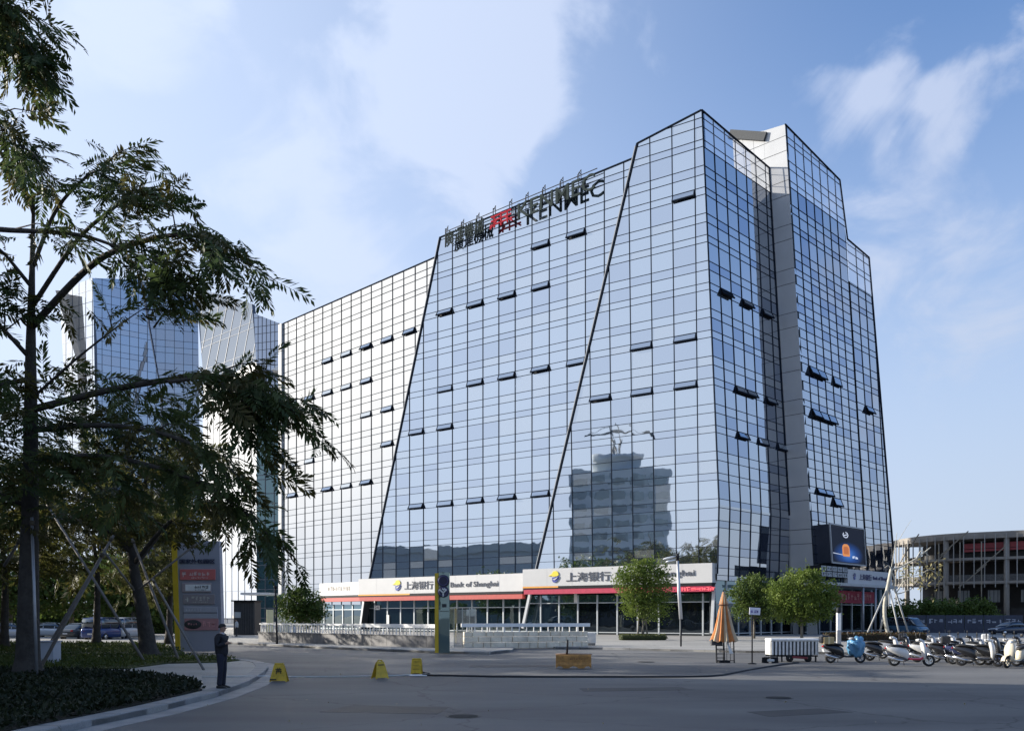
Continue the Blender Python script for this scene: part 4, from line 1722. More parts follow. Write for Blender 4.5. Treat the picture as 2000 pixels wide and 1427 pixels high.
kerb_px = [(-320, 1520), (60, 1432), (150, 1411), (300, 1381), (420, 1352), (485, 1330), (515, 1312), (524, 1301), (515, 1292), (480, 1286.5), (430, 1283.5), (330, 1279)]
kerb_in = GP(kerb_px)
walk = [(p.x, p.y) for p in kerb_in] + [(-34, 44), (-60, 46), (-60, 6)]
slab('island_walk', walk, .118, M_PAVE)
kerb(kerb_in, .45, .14, L=1.0, side=1)
gut_in, gut_out = [], []
for i, p in enumerate(kerb_in):
    e_ = (kerb_in[min(i + 1, len(kerb_in) - 1)] - kerb_in[max(i - 1, 0)]).normalized()
    o_ = Vector((e_.y, -e_.x, 0))
    gut_in.append((p.x, p.y))
    gut_out.append((p.x + o_.x * .55, p.y + o_.y * .55))
slab('gutter', gut_in[:-1] + gut_out[:-1][::-1], .008, M_KERB)
bed = [(p.x, p.y) for p in GP([(-330, 1500), (17, 1425), (160, 1397), (300, 1367), (395, 1345), (380, 1335), (330, 1326), (250, 1318), (100, 1312), (-300, 1308)], .15)]
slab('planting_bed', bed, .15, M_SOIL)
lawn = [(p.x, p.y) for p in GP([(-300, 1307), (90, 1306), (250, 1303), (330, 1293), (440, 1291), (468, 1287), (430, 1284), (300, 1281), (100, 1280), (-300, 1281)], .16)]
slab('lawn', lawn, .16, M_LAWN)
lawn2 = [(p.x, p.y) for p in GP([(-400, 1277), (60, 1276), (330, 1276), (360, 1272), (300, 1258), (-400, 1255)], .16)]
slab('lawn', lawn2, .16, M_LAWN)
path = [(p.x, p.y) for p in GP([(-400, 1250), (300, 1250), (420, 1249), (300, 1243), (-400, 1243)], .05)]
slab('footpath', path, .05, M_PAVE)


def ground_leaves(name, poly, n, size, z, material, seed, upright=.6):
    """low ground cover of small leaves inside a polygon"""
    r = np.random.default_rng(seed)
    P = np.array(poly)
    lo, hi = P.min(0), P.max(0)
    pts = []
    while len(pts) < n:
        q = lo + (hi - lo) * r.random((n * 2, 2))
        ins = np.zeros(len(q), bool)
        j = len(P) - 1
        for i in range(len(P)):
            c = ((P[i, 1] > q[:, 1]) != (P[j, 1] > q[:, 1])) & (q[:, 0] < (P[j, 0] - P[i, 0]) * (q[:, 1] - P[i, 1]) / (P[j, 1] - P[i, 1] + 1e-9) + P[i, 0])
            ins ^= c
            j = i
        pts += q[ins].tolist()
    q = np.array(pts[:n])
    C = np.c_[q, z + r.random(n) * size * 1.5]
    return leaf_quads(name, C, size, r, material, upright)


def leaf_quads(name, C, size, r, material, upright=.3, parent=None, aspect=.55):
    n = len(C)
    d = r.normal(size=(n, 3))
    d[:, 2] += upright
    d /= np.linalg.norm(d, axis=1)[:, None]
    w = np.cross(d, r.normal(size=(n, 3)))
    w /= np.linalg.norm(w, axis=1)[:, None]
    s = size * (.6 + .8 * r.random(n))[:, None]
    V = np.stack([C, C + d * s * .5 + w * s * aspect * .5, C + d * s, C + d * s * .5 - w * s * aspect * .5], 1).reshape(-1, 3)
    F = np.arange(4 * n).reshape(n, 4)
    return link(name, np_mesh(name, V, F, material), parent)


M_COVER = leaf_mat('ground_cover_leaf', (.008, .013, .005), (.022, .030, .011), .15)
M_GRASS = leaf_mat('grass_blade', (.035, .055, .010), (.09, .11, .025), .3)
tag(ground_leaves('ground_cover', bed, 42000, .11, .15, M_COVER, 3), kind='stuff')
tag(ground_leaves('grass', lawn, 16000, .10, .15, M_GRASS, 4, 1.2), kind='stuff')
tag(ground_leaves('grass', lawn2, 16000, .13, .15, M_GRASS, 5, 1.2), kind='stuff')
r_ = np.random.default_rng(11)
Cl = np.c_[r_.uniform(-9, 14, 70), r_.uniform(14, 34, 70), np.full(70, .004)]
tag(leaf_quads('fallen_leaves', Cl, .07, r_, mat('dry_leaf', (.32, .27, .18), .8, 0, .3, 4), .0), kind='stuff')

# ================================================================== ramp walls with white rails
M_RAIL = mat('rail_white', (.78, .78, .77), .4, 0, .04)
M_GRAN = mat('granite_grey', (.17, .165, .165), .6, 0, .25, 2.2)
M_TRAV = mat('travertine', (.78, .69, .54), .8, 0, .22, 1.6, .6, 6)
a, b = G(508, 1252, .12), G(853, 1264.5, .12)
WALL = thing('ramp_wall', 'grey granite ramp wall with a white handrail, left of the yellow-edged pylon', 'wall', (a.x, a.y, .12))
e = (b - a).normalized()
nn = Vector((e.y, -e.x, 0))
Lw = (b - a).length
k = 26
for i in range(k):
    m = MB()
    m.frame(a + e * (Lw * (i + .5) / k) + nn * random.uniform(0, .012) + UPZ * .36, e, nn, UPZ, (Lw / k - .02, .3, .72))
    m.build('stone_slab', M_GRAN, WALL)
m = MB()
m.frame((a + b) / 2 + UPZ * .74, e, nn, UPZ, (Lw + .1, .4, .05))
m.build('coping', mat('coping_grey', (.28, .28, .28), .7, 0, .1), WALL)
for f0, f1, w in ((0, .62, .12), (.60, 1.0, .24)):
    m = MB()
    m.frame(a + e * (Lw * (f0 + f1) / 2) + nn * (.0 if w < .2 else .06) + UPZ * (1.36 if w < .2 else 1.33), e, nn, UPZ, (Lw * (f1 - f0), .12, w))
    m.build('handrail', M_RAIL, WALL)
for i in range(60):
    m = MB()
    m.frame(a + e * (Lw * (i + .5) / 60) + UPZ * 1.04, e, nn, UPZ, (.05, .06, .58))
    m.build('baluster', M_RAIL if i % 4 == 0 else M_METAL, WALL)
a, b = G(905, 1263.5, .12), G(1147, 1261, .12)
a.z = b.z = 0.0
WALL2 = thing('ramp_wall', 'pale rough stone ramp wall with a thick white handrail, behind the orange barrier', 'wall', (a.x, a.y, 0))
e = (b - a).normalized()
nn = Vector((e.y, -e.x, 0))
Lw = (b - a).length
rr = random.Random(4)
z = 0.02
for j, hh in enumerate((.40, .36, .32)):
    x = 0
    while x < Lw - .05:
        w = min(rr.uniform(.45, 1.0), Lw - x)
        m = MB()
        m.bbox(Vector((0, 0, 0)), (w - .03, .3, hh - .025), .02)
        rot = Matrix((e, nn, UPZ)).transposed()
        o = a + e * (x + w / 2) + UPZ * (z + hh / 2) + nn * rr.uniform(-.02, .035)
        m.v = [tuple(rot @ Vector(q) + o) for q in m.v]
        m.build('stone', M_TRAV, WALL2)
        x += w
    z += hh
m = MB()
m.frame((a + b) / 2 + UPZ * 1.5 + nn * .05, e, nn, UPZ, (Lw + .3, .16, .22))
m.build('handrail', M_RAIL, WALL2)
for i in range(17):
    m = MB()
    m.frame(a + e * (Lw * (i + .5) / 17) + UPZ * 1.25, e, nn, UPZ, (.06, .06, .36))
    m.build('baluster', M_RAIL, WALL2)
c = G(1154, 1259.5, .12)
SB = thing('stone_block', 'pale square stone block ending the rough stone ramp wall', 'stone block', c)
m = MB()
m.bbox(c + UPZ * .50, (.62, .6, .72), .03)
m.bbox(c + UPZ * .07, (.56, .54, .14), .02, m=1)
m.build('block', [mat('block_stone', (.50, .51, .51), .7, 0, .1), M_GRAN], SB)

# ================================================================== glass stair enclosure beside the pylon
c = G(908, 1263, .12)
GE = thing('glass_enclosure', 'clear glass stair enclosure standing beside the yellow-edged pylon', 'glass enclosure', c)
M_PALE = glass_mat('enclosure_glass', (.8, .9, .88), (0, 0, 0), .13, clear=.78, wave=.004)
Yc = c.y
for i, (u0, u1, v0, v1, yy) in enumerate(((887, 903, 1188, 1262, 0), (903, 917, 1189, 1262, .9), (917, 928, 1188, 1262, 1.2))):
    p, q = at(u0, HORIZ, Yc + yy), at(u1, HORIZ, Yc + yy)
    z0, z1 = .12, at(u0, v0, Yc).z
    m = MB()
    m.frame(Vector(((p.x + q.x) / 2, Yc + yy, (z0 + z1) / 2)), Vector((1, 0, 0)), Vector((0, 1, 0)), UPZ, (q.x - p.x - .03, .02, z1 - z0))
    m.build('glass_panel', M_PALE, GE)
    m = MB()
    for x in (p.x, q.x):
        m.frame(Vector((x, Yc + yy, (z0 + z1) / 2)), Vector((1, 0, 0)), Vector((0, 1, 0)), UPZ, (.04, .05, z1 - z0 + .1))
    m.build('frame', mat('frame_steel', (.45, .48, .46), .4, .6), GE)
m = MB()
p, q = at(886, HORIZ, Yc), at(929, HORIZ, Yc)
m.frame(Vector(((p.x + q.x) / 2, Yc + 1.3, 2.05)), Vector((1, 0, 0)), Vector((0, 1, 0)), UPZ, (q.x - p.x, .04, .9))
m.build('pale_panel', mat('enclosure_panel', (.42, .42, .38), .7, 0, .1), GE)

# ================================================================== pylon with yellow edge and two round emblems
c = G(867, 1273, .12)
Yp = c.y
PY = thing('sign_pylon', 'slim dark sign pylon with a yellow edge and two round emblems near its top', 'sign pylon', c)


def X(u):
    return at(u, HORIZ, Yp).x


def Zv(v):
    return at(1000, v, Yp).z


M_PYEL = mat('pylon_yellow', (.62, .42, .02), .5, 0, .12, 1.2)
m = MB()
m.frame(Vector(((X(850) + X(857)) / 2, Yp, (.1 + Zv(1119)) / 2)), Vector((1, 0, 0)), Vector((0, 1, 0)), UPZ, (X(857) - X(850), .5, Zv(1119) - .1))
m.build('yellow_edge', M_PYEL, PY)
m = MB()
m.frame(Vector(((X(857.4) + X(878)) / 2, Yp + .02, (.1 + Zv(1117)) / 2)), Vector((1, 0, 0)), Vector((0, 1, 0)), UPZ, (X(878) - X(857.4), .3, Zv(1117) - .1))
m.build('body', glass_mat('pylon_glass', (.45, .58, .56), (.10, .14, .13), .25), PY)
AX = (Vector((1, 0, 0)), Vector((0, 0, 1)), Vector((0, -1, 0)))
for (vc, rad) in ((1134, 12.0), (1155, 11.2)):
    r = rad / FPX * Yp
    cc = Vector((X(866.5), Yp - .14, Zv(vc)))
    m = MB()
    m.lathe([(.01, .18), (r * .93, .18), (r, .12), (r, -.1), (.01, -.1)], 28, cc, 0, False, AX)
    m.lathe([(r * .66, .20), (r * .74, .215), (r * .8, .20)], 28, cc, 1, False, AX)
    m.build('emblem_disc', [mat('disc_dark', (.018, .016, .05), .35, 0, .1), mat('disc_ring', (.06, .055, .16), .4)], PY)
m = MB()
cc = Vector((X(866.5), Yp - .34, Zv(1155)))
for a, b in (((-.20, .12), (0, -.06)), ((.20, .12), (0, -.06)), ((0, -.06), (0, -.26)), ((-.05, .17), (.05, .08)), ((.05, .17), (.12, .1))):
    m.bar(cc + Vector((a[0], 0, a[1])), cc + Vector((b[0], 0, b[1])), .075, .02, Vector((0, 1, 0)))
m.build('white_mark', mat('mark_white', (.75, .75, .72), .6), PY)
m = MB()
m.frame(Vector((X(868), Yp - .145, Zv(1182))), Vector((1, 0, 0)), Vector((0, 1, 0)), UPZ, (.24, .02, .18))
m.frame(Vector((X(868), Yp - .145, Zv(1193))), Vector((1, 0, 0)), Vector((0, 1, 0)), UPZ, (.5, .02, .03))
m.build('marks', mat('mark_dark', (.03, .035, .035), .6), PY)

# ================================================================== directory pylon by the lawn
c = G(390, 1269, .16)
Yd = c.y
DR = thing('directory_sign', 'tall grey directory sign with yellow edge and tenant boards behind the person', 'directory sign', c)
ex_d = Vector((1, 0, 0))


def Dx(u):
    return at(u, HORIZ, Yd).x


def Dz(v):
    return at(1000, v, Yd).z


M_DGREY = mat('directory_grey', (.34, .345, .39), .5, .2, .06, .6)
m = MB()
m.prism([Vector((Dx(351), Yd, .1)), Vector((Dx(434), Yd, .1)), Vector((Dx(428), Yd, Dz(1056))), Vector((Dx(346), Yd, Dz(1056)))], (0, .5, 0))
m.build('body', M_DGREY, DR)
m = MB()
m.prism([Vector((Dx(344), Yd - .1, .1)), Vector((Dx(353), Yd - .1, .1)), Vector((Dx(345), Yd - .1, Dz(1040))), Vector((Dx(335), Yd - .1, Dz(1040)))], (0, .7, 0))
m.build('yellow_edge', M_PYEL, DR)
m = MB()
put_text(m, '国家外包园区', Vector((Dx(351), Yd - .02, Dz(1100))), ex_d, UPZ, Vector((0, -1, 0)), .26, Dx(420) - Dx(351), .03, 0, .015)
m.build('lettering', mat('ink_navy', (.03, .035, .07), .6), DR)
boards = [(352, 1111, 421, 1132, (.38, .10, .09), (.55, .36, .33), 5), (356, 1138, 413, 1156, (.24, .20, .20), (.46, .46, .44), 4),
          (358, 1160, 420, 1179, (.20, .175, .175), (.36, .35, .30), 5), (359, 1184, 425, 1207, (.27, .27, .29), (.36, .36, .38), 6),
          (361, 1207, 427, 1230, (.30, .15, .15), (.45, .22, .22), 3)]
for i, (u0, v0, u1, v1, cb, ci, nch) in enumerate(boards):
    m = MB()
    x0, x1, z1, z0 = Dx(u0), Dx(u1), Dz(v0), Dz(v1)
    m.bbox(Vector(((x0 + x1) / 2, Yd - .02, (z0 + z1) / 2)), (x1 - x0, .08, z1 - z0), .015, m=0)
    h = z1 - z0
    if i == 1:
        m.frame(Vector((x0 + (x1 - x0) * .55, Yd - .065, (z0 + z1) / 2)), ex_d, Vector((0, 1, 0)), UPZ, ((x1 - x0) * .86, .01, h * .72), 1)
        scribble(m, Vector((x0 + (x1 - x0) * .42, Yd - .075, z0 + h * .38)), ex_d, UPZ, Vector((0, -1, 0)), (x1 - x0) * .5, h * .38, nch, 50, 2, .004)
        scribble(m, Vector((x0 + (x1 - x0) * .44, Yd - .075, z0 + h * .18)), ex_d, UPZ, Vector((0, -1, 0)), (x1 - x0) * .4, h * .14, nch + 3, 51, 2, .004)
    elif i == 4:
        cc = Vector((x0 + (x1 - x0) * .25, Yd - .07, (z0 + z1) / 2))
        m.lathe([(.01, .02), (.36, .02), (.42, .0)], 20, Vector((0, 0, 0)), 2)
        for q in range(len(m.v) - 60, len(m.v)):
            p = m.v[q]
            m.v[q] = (cc.x + p[0] * 1.15, cc.y - p[2], cc.z + p[1] * .62)
        scribble(m, Vector((x0 + (x1 - x0) * .10, Yd - .10, z0 + h * .42)), ex_d, UPZ, Vector((0, -1, 0)), (x1 - x0) * .3, h * .2, 4, 52, 1, .004)
        scribble(m, Vector((x0 + (x1 - x0) * .52, Yd - .065, z0 + h * .3)), ex_d, UPZ, Vector((0, -1, 0)), (x1 - x0) * .4, h * .42, nch, 53, 1, .004)
    elif i == 3:
        scribble(m, Vector((x0 + .1, Yd - .065, z0 + h * .62)), ex_d, UPZ, Vector((0, -1, 0)), (x1 - x0) * .5, h * .22, nch, 54, 1, .004)
        m.frame(Vector(((x0 + x1) / 2, Yd - .064, z0 + h * .48)), ex_d, Vector((0, 1, 0)), UPZ, (x1 - x0, .01, .04), 2)
    else:
        scribble(m, Vector((x0 + (x1 - x0) * .26, Yd - .065, z0 + h * .34)), ex_d, UPZ, Vector((0, -1, 0)), (x1 - x0) * .6, h * .42, nch, 55 + i, 1, .004)
        scribble(m, Vector((x0 + (x1 - x0) * .05, Yd - .065, z0 + h * .2)), ex_d, UPZ, Vector((0, -1, 0)), (x1 - x0) * .16, h * .55, 1, 65 + i, 1, .004)
        scribble(m, Vector((x0 + (x1 - x0) * .30, Yd - .065, z0 + h * .12)), ex_d, UPZ, Vector((0, -1, 0)), (x1 - x0) * .5, h * .14, 8, 75 + i, 1, .004)
    m.build('tenant_board', [mat('board%d' % i, tuple(c * 1.5 for c in cb), .5, 0, .06), mat('board_ink%d' % i, tuple(min(.8, c * 1.7) for c in ci), .6), mat('board_dark', (.04, .04, .04) if i != 4 else (.32, .03, .04), .6)], DR)

# ================================================================== lamp post and thin poles
c = G(1330, 1261.5, .12)
Yl = c.y
LMP = thing('street_lamp', 'pale street lamp post with a tilted double lamp head, in front of the bank sign', 'street lamp', c)
zt = at(1324, 1088, Yl).z
m = MB()
m.tube([c, Vector((c.x, c.y, 1.9))], .055, 10)
m.build('lower_pole', M_DARK, LMP)
m = MB()
m.tube([Vector((c.x, c.y, 1.88)), Vector((c.x - .12, c.y, 3.5)), Vector((c.x - .22, c.y, zt))], [.12, .11, .075], 12)
m.build('pole', mat('lamp_grey', (.50, .51, .53), .4, .4, .06), LMP)
m = MB()
top = Vector((c.x - .22, c.y, zt))
m.tube([top + UPZ * .25, top, top - UPZ * .2], .10, 10)
m.tube([top + UPZ * .1, top + Vector((-.5, -.1, .0))], .04, 8)
m.build('bracket', M_DARK, LMP)
for dz, l in ((0, .62), (-.22, .45)):
    m = MB()
    h = top + Vector((-.45, -.12, dz))
    m.loft([[h + Vector((x, .11 * w * math.cos(k * math.pi / 5), .05 * w * math.sin(k * math.pi / 5) - x * -.22)) for k in range(10)] for x, w in ((.3, .5), (.1, 1), (-.2, 1.25), (-l + .2, .9), (-l + .12, .3))])
    m.build('lamp_head', mat('lamp_white', (.8, .82, .85), .3, 0, 0), LMP)
c = G(541, 1258, .12)
TP = thing('lamp_post', 'thin dark post standing in front of the small tree by the granite ramp wall', 'post', c)
m = MB()
m.tube([c, Vector((c.x, c.y, .5)), Vector((c.x - .1, c.y, at(541, 1148, c.y).z))], [.09, .07, .06], 8)
m.build('pole', M_DARK, TP)
m = MB()
m.lathe([(.01, .0), (.12, .0), (.14, .12), (.05, .2), (.01, .2)], 10, Vector((c.x - .1, c.y, at(541, 1148, c.y).z)))
m.build('cap', M_DARK, TP)
c = G(1469, 1296)
SP = thing('sign_post', 'small white sign with violet marks on a thin dark post beside the parasol', 'sign', c)
m = MB()
m.tube([c, Vector((c.x, c.y, at(1469, 1198, c.y).z))], .03, 8)
m.lathe([(.01, .0), (.19, .0), (.19, .03), (.03, .07), (.01, .07)], 14, c)
m.build('post', M_DARK, SP)
m = MB()
z0, z1 = at(1469, 1200, c.y).z, at(1469, 1186, c.y).z
x0, x1 = at(1463, 1190, c.y).x, at(1484.5, 1190, c.y).x
m.bbox(Vector(((x0 + x1) / 2, c.y - .03, (z0 + z1) / 2)), (x1 - x0, .03, z1 - z0), .01, Matrix.Rotation(R(3), 3, 'Y'))
m.build('board', mat('board_white', (.72, .71, .80), .5, 0, .04), SP)
m = MB()
scribble(m, Vector((x0 + .06, c.y - .05, z0 + .08)), Vector((1, 0, -.05)), UPZ, Vector((0, -1, 0)), (x1 - x0) * .75, (z1 - z0) * .5, 3, 23)
m.build('lettering', mat('violet_ink', (.14, .10, .36), .6), SP)
c = at(1638, 1240, 60)
c.z = .12
BO = thing('bollard_light', 'white bollard light with a dark cap in front of the clipped reddish hedge', 'bollard', c)
m = MB()
zt = at(1638, 1187, 60).z
m.frame(Vector((c.x, c.y, .12 + (zt - .42) / 2)), Vector((1, 0, 0)), Vector((0, 1, 0)), UPZ, (.26, .2, zt - .42))
m.build('post', mat('bollard_white', (.80, .80, .78), .5), BO)
m = MB()
m.frame(Vector((c.x, c.y, .12 + .5)), Vector((1, 0, 0)), Vector((0, 1, 0)), UPZ, (.27, .21, 1.0))
m.build('base', mat('bollard_grey', (.33, .33, .33), .6), BO)
m = MB()
m.lathe([(.13, 0), (.16, .05), (.16, .32), (.10, .40), (.01, .40)], 12, Vector((c.x, c.y, zt - .34)))
m.build('cap', M_DARK, BO)

# ================================================================== folded parasol and its stand
c = G(1413, 1293)
PS = thing('parasol', 'closed orange and cream striped parasol standing over black metal frames', 'parasol', c)
zt, zb = at(1413, 1155, c.y).z, at(1413, 1252, c.y).z
rb = .62
M_OR = mat('canvas_orange', (.46, .17, .05), .85, 0, .22, 5)
M_CR = mat('canvas_cream', (.52, .42, .28), .85, 0, .10, 3)
H = zt - zb
prof = [(0, .04), (.08, .10), (.20, .19), (.255, .215), (.265, .185), (.40, .26), (.60, .36), (.80, .47), (.86, .50)]
fold = 12
rows_v, nseg = [], fold * 6
m = MB()
for (h, r) in prof + [(.868, .505), (.93, .555), (1.0, .60)]:
    ring = []
    for k in range(nseg):
        a = 2 * math.pi * k / nseg
        w = 1 + (.16 if h > .28 else .08) * math.cos(fold * a) + .05 * math.sin(3 * a + h * 4)
        sc = .04 * math.cos(fold * a) if h > .97 else 0
        rr2 = r * w * (.85 if h < .86 else .9)
        ring.append(Vector((c.x + rr2 * math.cos(a) + .03 * h, c.y + rr2 * math.sin(a), zt - H * h + sc)))
    rows_v.append(ring)
allv = [p for r in rows_v for p in r]
for par in (0, 1):
    m = MB()
    fs = []
    for i in range(len(rows_v) - 1):
        for k in range(nseg):
            if ((k + 3) // 6) % 2 == par:
                k2 = (k + 1) % nseg
                fs.append((i * nseg + k, i * nseg + k2, (i + 1) * nseg + k2, (i + 1) * nseg + k))
    m.add(allv, fs, 0, True)
    m.build('canvas', M_OR if par == 0 else M_CR, PS)
m = MB()
rr0 = [Vector((c.x + .21 * math.cos(k * math.pi / 8), c.y + .21 * math.sin(k * math.pi / 8), zt - H * .262)) for k in range(17)]
m.tube(rr0, .022, 6)
m.build('tie', mat('tie_brown', (.16, .06, .03), .8), PS)
m = MB()
m.tube([Vector((c.x, c.y, .02)), Vector((c.x, c.y, zt + .08))], .025, 8)
m.build('pole', M_DARK, PS)
m = MB()
m.bbox(Vector((c.x, c.y, .05)), (.5, .5, .1), .02)
m.build('foot', M_DARK, PS)
FRM = thing('metal_frame', 'black ladder-like metal frame under the striped parasol', 'metal frame', (c.x - .3, c.y - .2, 0))
for (x0, z1) in ((-.36, 1.0), (-.02, 1.0), (.42, 1.02)):
    m = MB()
    m.bar(Vector((c.x + x0, c.y - .25, 0)), Vector((c.x + x0 - .02, c.y - .2, z1)), .05 if x0 < .4 else .03, .05)
    m.build('upright', M_DARK, FRM)
for z in (.22, .40, .58, .76):
    m = MB()
    m.bar(Vector((c.x - .36, c.y - .25, z)), Vector((c.x - .02, c.y - .25, z)), .03, .03)
    m.build('rung', M_DARK, FRM)
for x0 in (.10, .26):
    m = MB()
    m.bar(Vector((c.x + x0, c.y - .2, .08)), Vector((c.x + x0, c.y - .2, .9)), .018, .018)
    m.build('rod', M_DARK, FRM)
m = MB()
m.bar(Vector((c.x - .36, c.y - .25, .10)), Vector((c.x + .42, c.y - .25, .10)), .03, .03)
m.bar(Vector((c.x - .36, c.y - .22, .62)), Vector((c.x + .42, c.y - .22, .62)), .03, .03)
m.build('rail', M_DARK, FRM)
m = MB()
m.bbox(Vector((c.x - .34, c.y - .1, .90)), (.5, .3, .26), .02)
m.build('dark_panel', mat('panel_dark', (.05, .05, .055), .7), FRM)
TW2 = thing('white_cloth', 'narrow white cloth hanging from the black frame below the parasol', 'cloth', (c.x + .1, c.y - .3, .5))
m = MB()
pts = []
for i in range(9):
    t = i / 8
    pts += [Vector((c.x + .06 + .14 * t, c.y - .30 + .03 * math.sin(t * 7), .98 - .58 * t)), Vector((c.x + .16 + .20 * t * t + .03 * t, c.y - .27, 1.0 - .58 * t))]
m.add(pts, [(2 * i, 2 * i + 1, 2 * i + 3, 2 * i + 2) for i in range(8)], 0, True)
m.build('cloth', mat('cloth_white', (.72, .72, .70), .9), TW2)

# ================================================================== yellow warning boards
M_WY = mat('board_yellow', (.58, .38, .02), .5, 0, .28, 7, .1)
M_WD = mat('print_dark', (.05, .04, .01), .6)


def warning_board(label, u, v, h, w, rz, kind):
    c = G(u, v)
    T = thing('warning_board', label, 'warning sign', c, rz, 'yellow warning boards across the road')
    for s in (-1, 1):
        m = MB()
        tw = w * (.56 if kind != 'box' else .9)
        y0, y1 = s * (.17 if kind != 'box' else .14), s * .035
        hh = h * (1.0 if kind == 'open' else .93)
        P = [Vector((-w / 2, y0, .0)), Vector((-w / 2 + .05, y0, .0)), Vector((-w / 2 + .07, y0 * .93, .03)), Vector((w / 2 - .07, y0 * .93, .03)),
             Vector((w / 2 - .05, y0, 0)), Vector((w / 2, y0, 0)), Vector((tw / 2, y1 + (y0 - y1) * .08, hh * .93)), Vector((tw / 2 - .03, y1, hh)),
             Vector((-tw / 2 + .03, y1, hh)), Vector((-tw / 2, y1 + (y0 - y1) * .08, hh * .93))]
        m.prism(P, (0, -s * .022, 0))
        m.build('panel', M_WY, T, world=False)
    m = MB()
    if kind == 'open':
        for s in (-1, 1):
            m.bar(Vector((s * w * .16, 0, h * .95)), Vector((s * w * .12, 0, h * 1.07)), .035, .05)
        m.bar(Vector((-w * .14, 0, h * 1.07)), Vector((w * .14, 0, h * 1.07)), .05, .035)
    else:
        m.bbox(Vector((0, 0, h * .945)), (w * (.5 if kind != 'box' else .86), .09, .035), .01)
    m.build('handle', M_WY, T, world=False)
    m = MB()
    tl = math.atan2(.135, h)
    ez = Vector((0, math.sin(tl) * 1, math.cos(tl)))
    P = Vector((0, -.105, h * .52))
    if kind == 'plain':
        for a, b in (((-.10, .08), (.09, .08)), ((-.08, .03), (.10, .02)), ((-.06, .02), (-.07, -.07)), ((.05, .02), (.08, -.06)), ((-.02, .12), (-.05, .03)), ((.03, .13), (.06, .05)), ((-.02, -.02), (.02, .08))):
            m.bar(P + Vector((a[0], -.024, 0)) + ez * a[1], P + Vector((b[0], -.024, 0)) + ez * b[1], .03, .006, Vector((0, 1, 0)))
        m.frame(Vector((-w * .28, -.182, h * .13)), Vector((1, 0, 0)), ez.cross(Vector((1, 0, 0))), ez, (.2, .006, .045))
    elif kind == 'open':
        m.frame(P + ez * (h * .30) + Vector((0, -.015, 0)), Vector((1, 0, 0)), ez.cross(Vector((1, 0, 0))), ez, (.22, .006, .035))
    else:
        for q in (.14, .0, -.12):
            m.frame(P + ez * q + Vector((0, -.012, 0)), Vector((1, 0, 0)), ez.cross(Vector((1, 0, 0))), ez, (.24, .006, .012))
    m.build('print', M_WD, T, world=False)
    return T


warning_board('yellow folding warning board with a dark symbol, nearest the kerb and the person', 545.5, 1330, .60, .56, R(3), 'plain')
warning_board('yellow folding warning board standing wide open with a carrying handle', 742, 1324, .56, .50, R(38), 'open')
wb = warning_board('upright yellow warning board on a white base at the end of the hose', 814, 1317, .56, .38, R(-6), 'box')
c = G(814, 1318.5)
WB = thing('base_plate', 'low white base plate under the upright yellow warning board', 'base plate', (c.x, c.y, 0))
m = MB()
m.bbox(Vector((c.x + .06, c.y - .05, .018)), (.62, .5, .03), .01)
m.build('plate', M_WHITE, WB)
wb.location.z = .036

# ================================================================== orange barrier with a stick
c = G(1120, 1305)
OB_ = thing('road_barrier', 'worn orange plastic road barrier standing alone on the asphalt', 'barrier', c, R(-2))
M_BAR = mat('barrier_orange', (.38, .185, .045), .65, 0, .4, 6, .15)
m = MB()
Wb = 1.38
prof = [(-.22, .06), (-.22, .16), (-.15, .26), (-.13, .50), (-.08, .56), (.08, .56), (.13, .50), (.15, .26), (.22, .16), (.22, .06)]
rings = []
for i in range(15):
    x = -Wb / 2 + Wb * i / 14
    lift = .055 * max(0, math.sin((i / 14) * math.pi * 5)) if 0 < i < 14 else 0
    rings.append([Vector((x, y, z + (lift if z < .1 else 0) + (-.03 if z < .1 and lift == 0 else 0))) for y, z in prof])
m.loft(rings, 0, False)
m.build('body', M_BAR, OB_, world=False)
m = MB()
m.tube([Vector((-Wb / 2 - .02, 0, .57)), Vector((-.1, .01, .585)), Vector((Wb / 2 + .04, 0, .565))], .022, 8)
m.build('top_rail', mat('barrier_rail', (.40, .26, .18), .7, 0, .2), OB_, world=False)
m = MB()
scribble(m, Vector((-.16, -.142, .36)), Vector((1, 0, 0)), UPZ, Vector((0, -1, 0)), .5, .07, 6, 9)
m.build('print', mat('barrier_print', (.10, .05, .03), .7), OB_, world=False)
ST = thing('upright_stick', 'short dark stick sticking up from the orange road barrier', 'stick', (c.x - .24, c.y, .55))
m = MB()
m.tube([Vector((c.x - .26, c.y, .55)), Vector((c.x - .235, c.y, .85)), Vector((c.x - .22, c.y, 1.14))], [.045, .04, .03], 8)
m.build('stick', mat('stick_brown', (.05, .032, .025), .8), ST)

# ================================================================== rope and hose on the road
c = [G(395, 1322.5, .12) + UPZ * .03, G(470, 1322, .12) + UPZ * .03, G(516, 1321.5, .06) + UPZ * .04] + [G(u, v, .02) for u, v in ((540, 1321), (640, 1320.5), (720, 1319.5), (770, 1318.5), (800, 1317))]
m = MB()
m.tube(c, .022, 6)
tag(m.build('white_rope', mat('rope_white', (.62, .62, .62), .8, 0, .1)), 'white rope lying from the kerb past the yellow boards', 'rope')
m = MB()
m.tube([G(u, v, .03) for u, v in ((806, 1316), (825, 1312), (838, 1313), (826, 1317), (850, 1318), (880, 1318), (960, 1320), (1080, 1320.5), (1200, 1320.5), (1320, 1320.5), (1380, 1319.5), (1410, 1317), (1450, 1309), (1490, 1302), (1530, 1296), (1560, 1293))], .032, 8)
tag(m.build('black_hose', mat('hose_black', (.012, .012, .014), .5)), 'long black hose curving across the road to the white cart', 'hose')

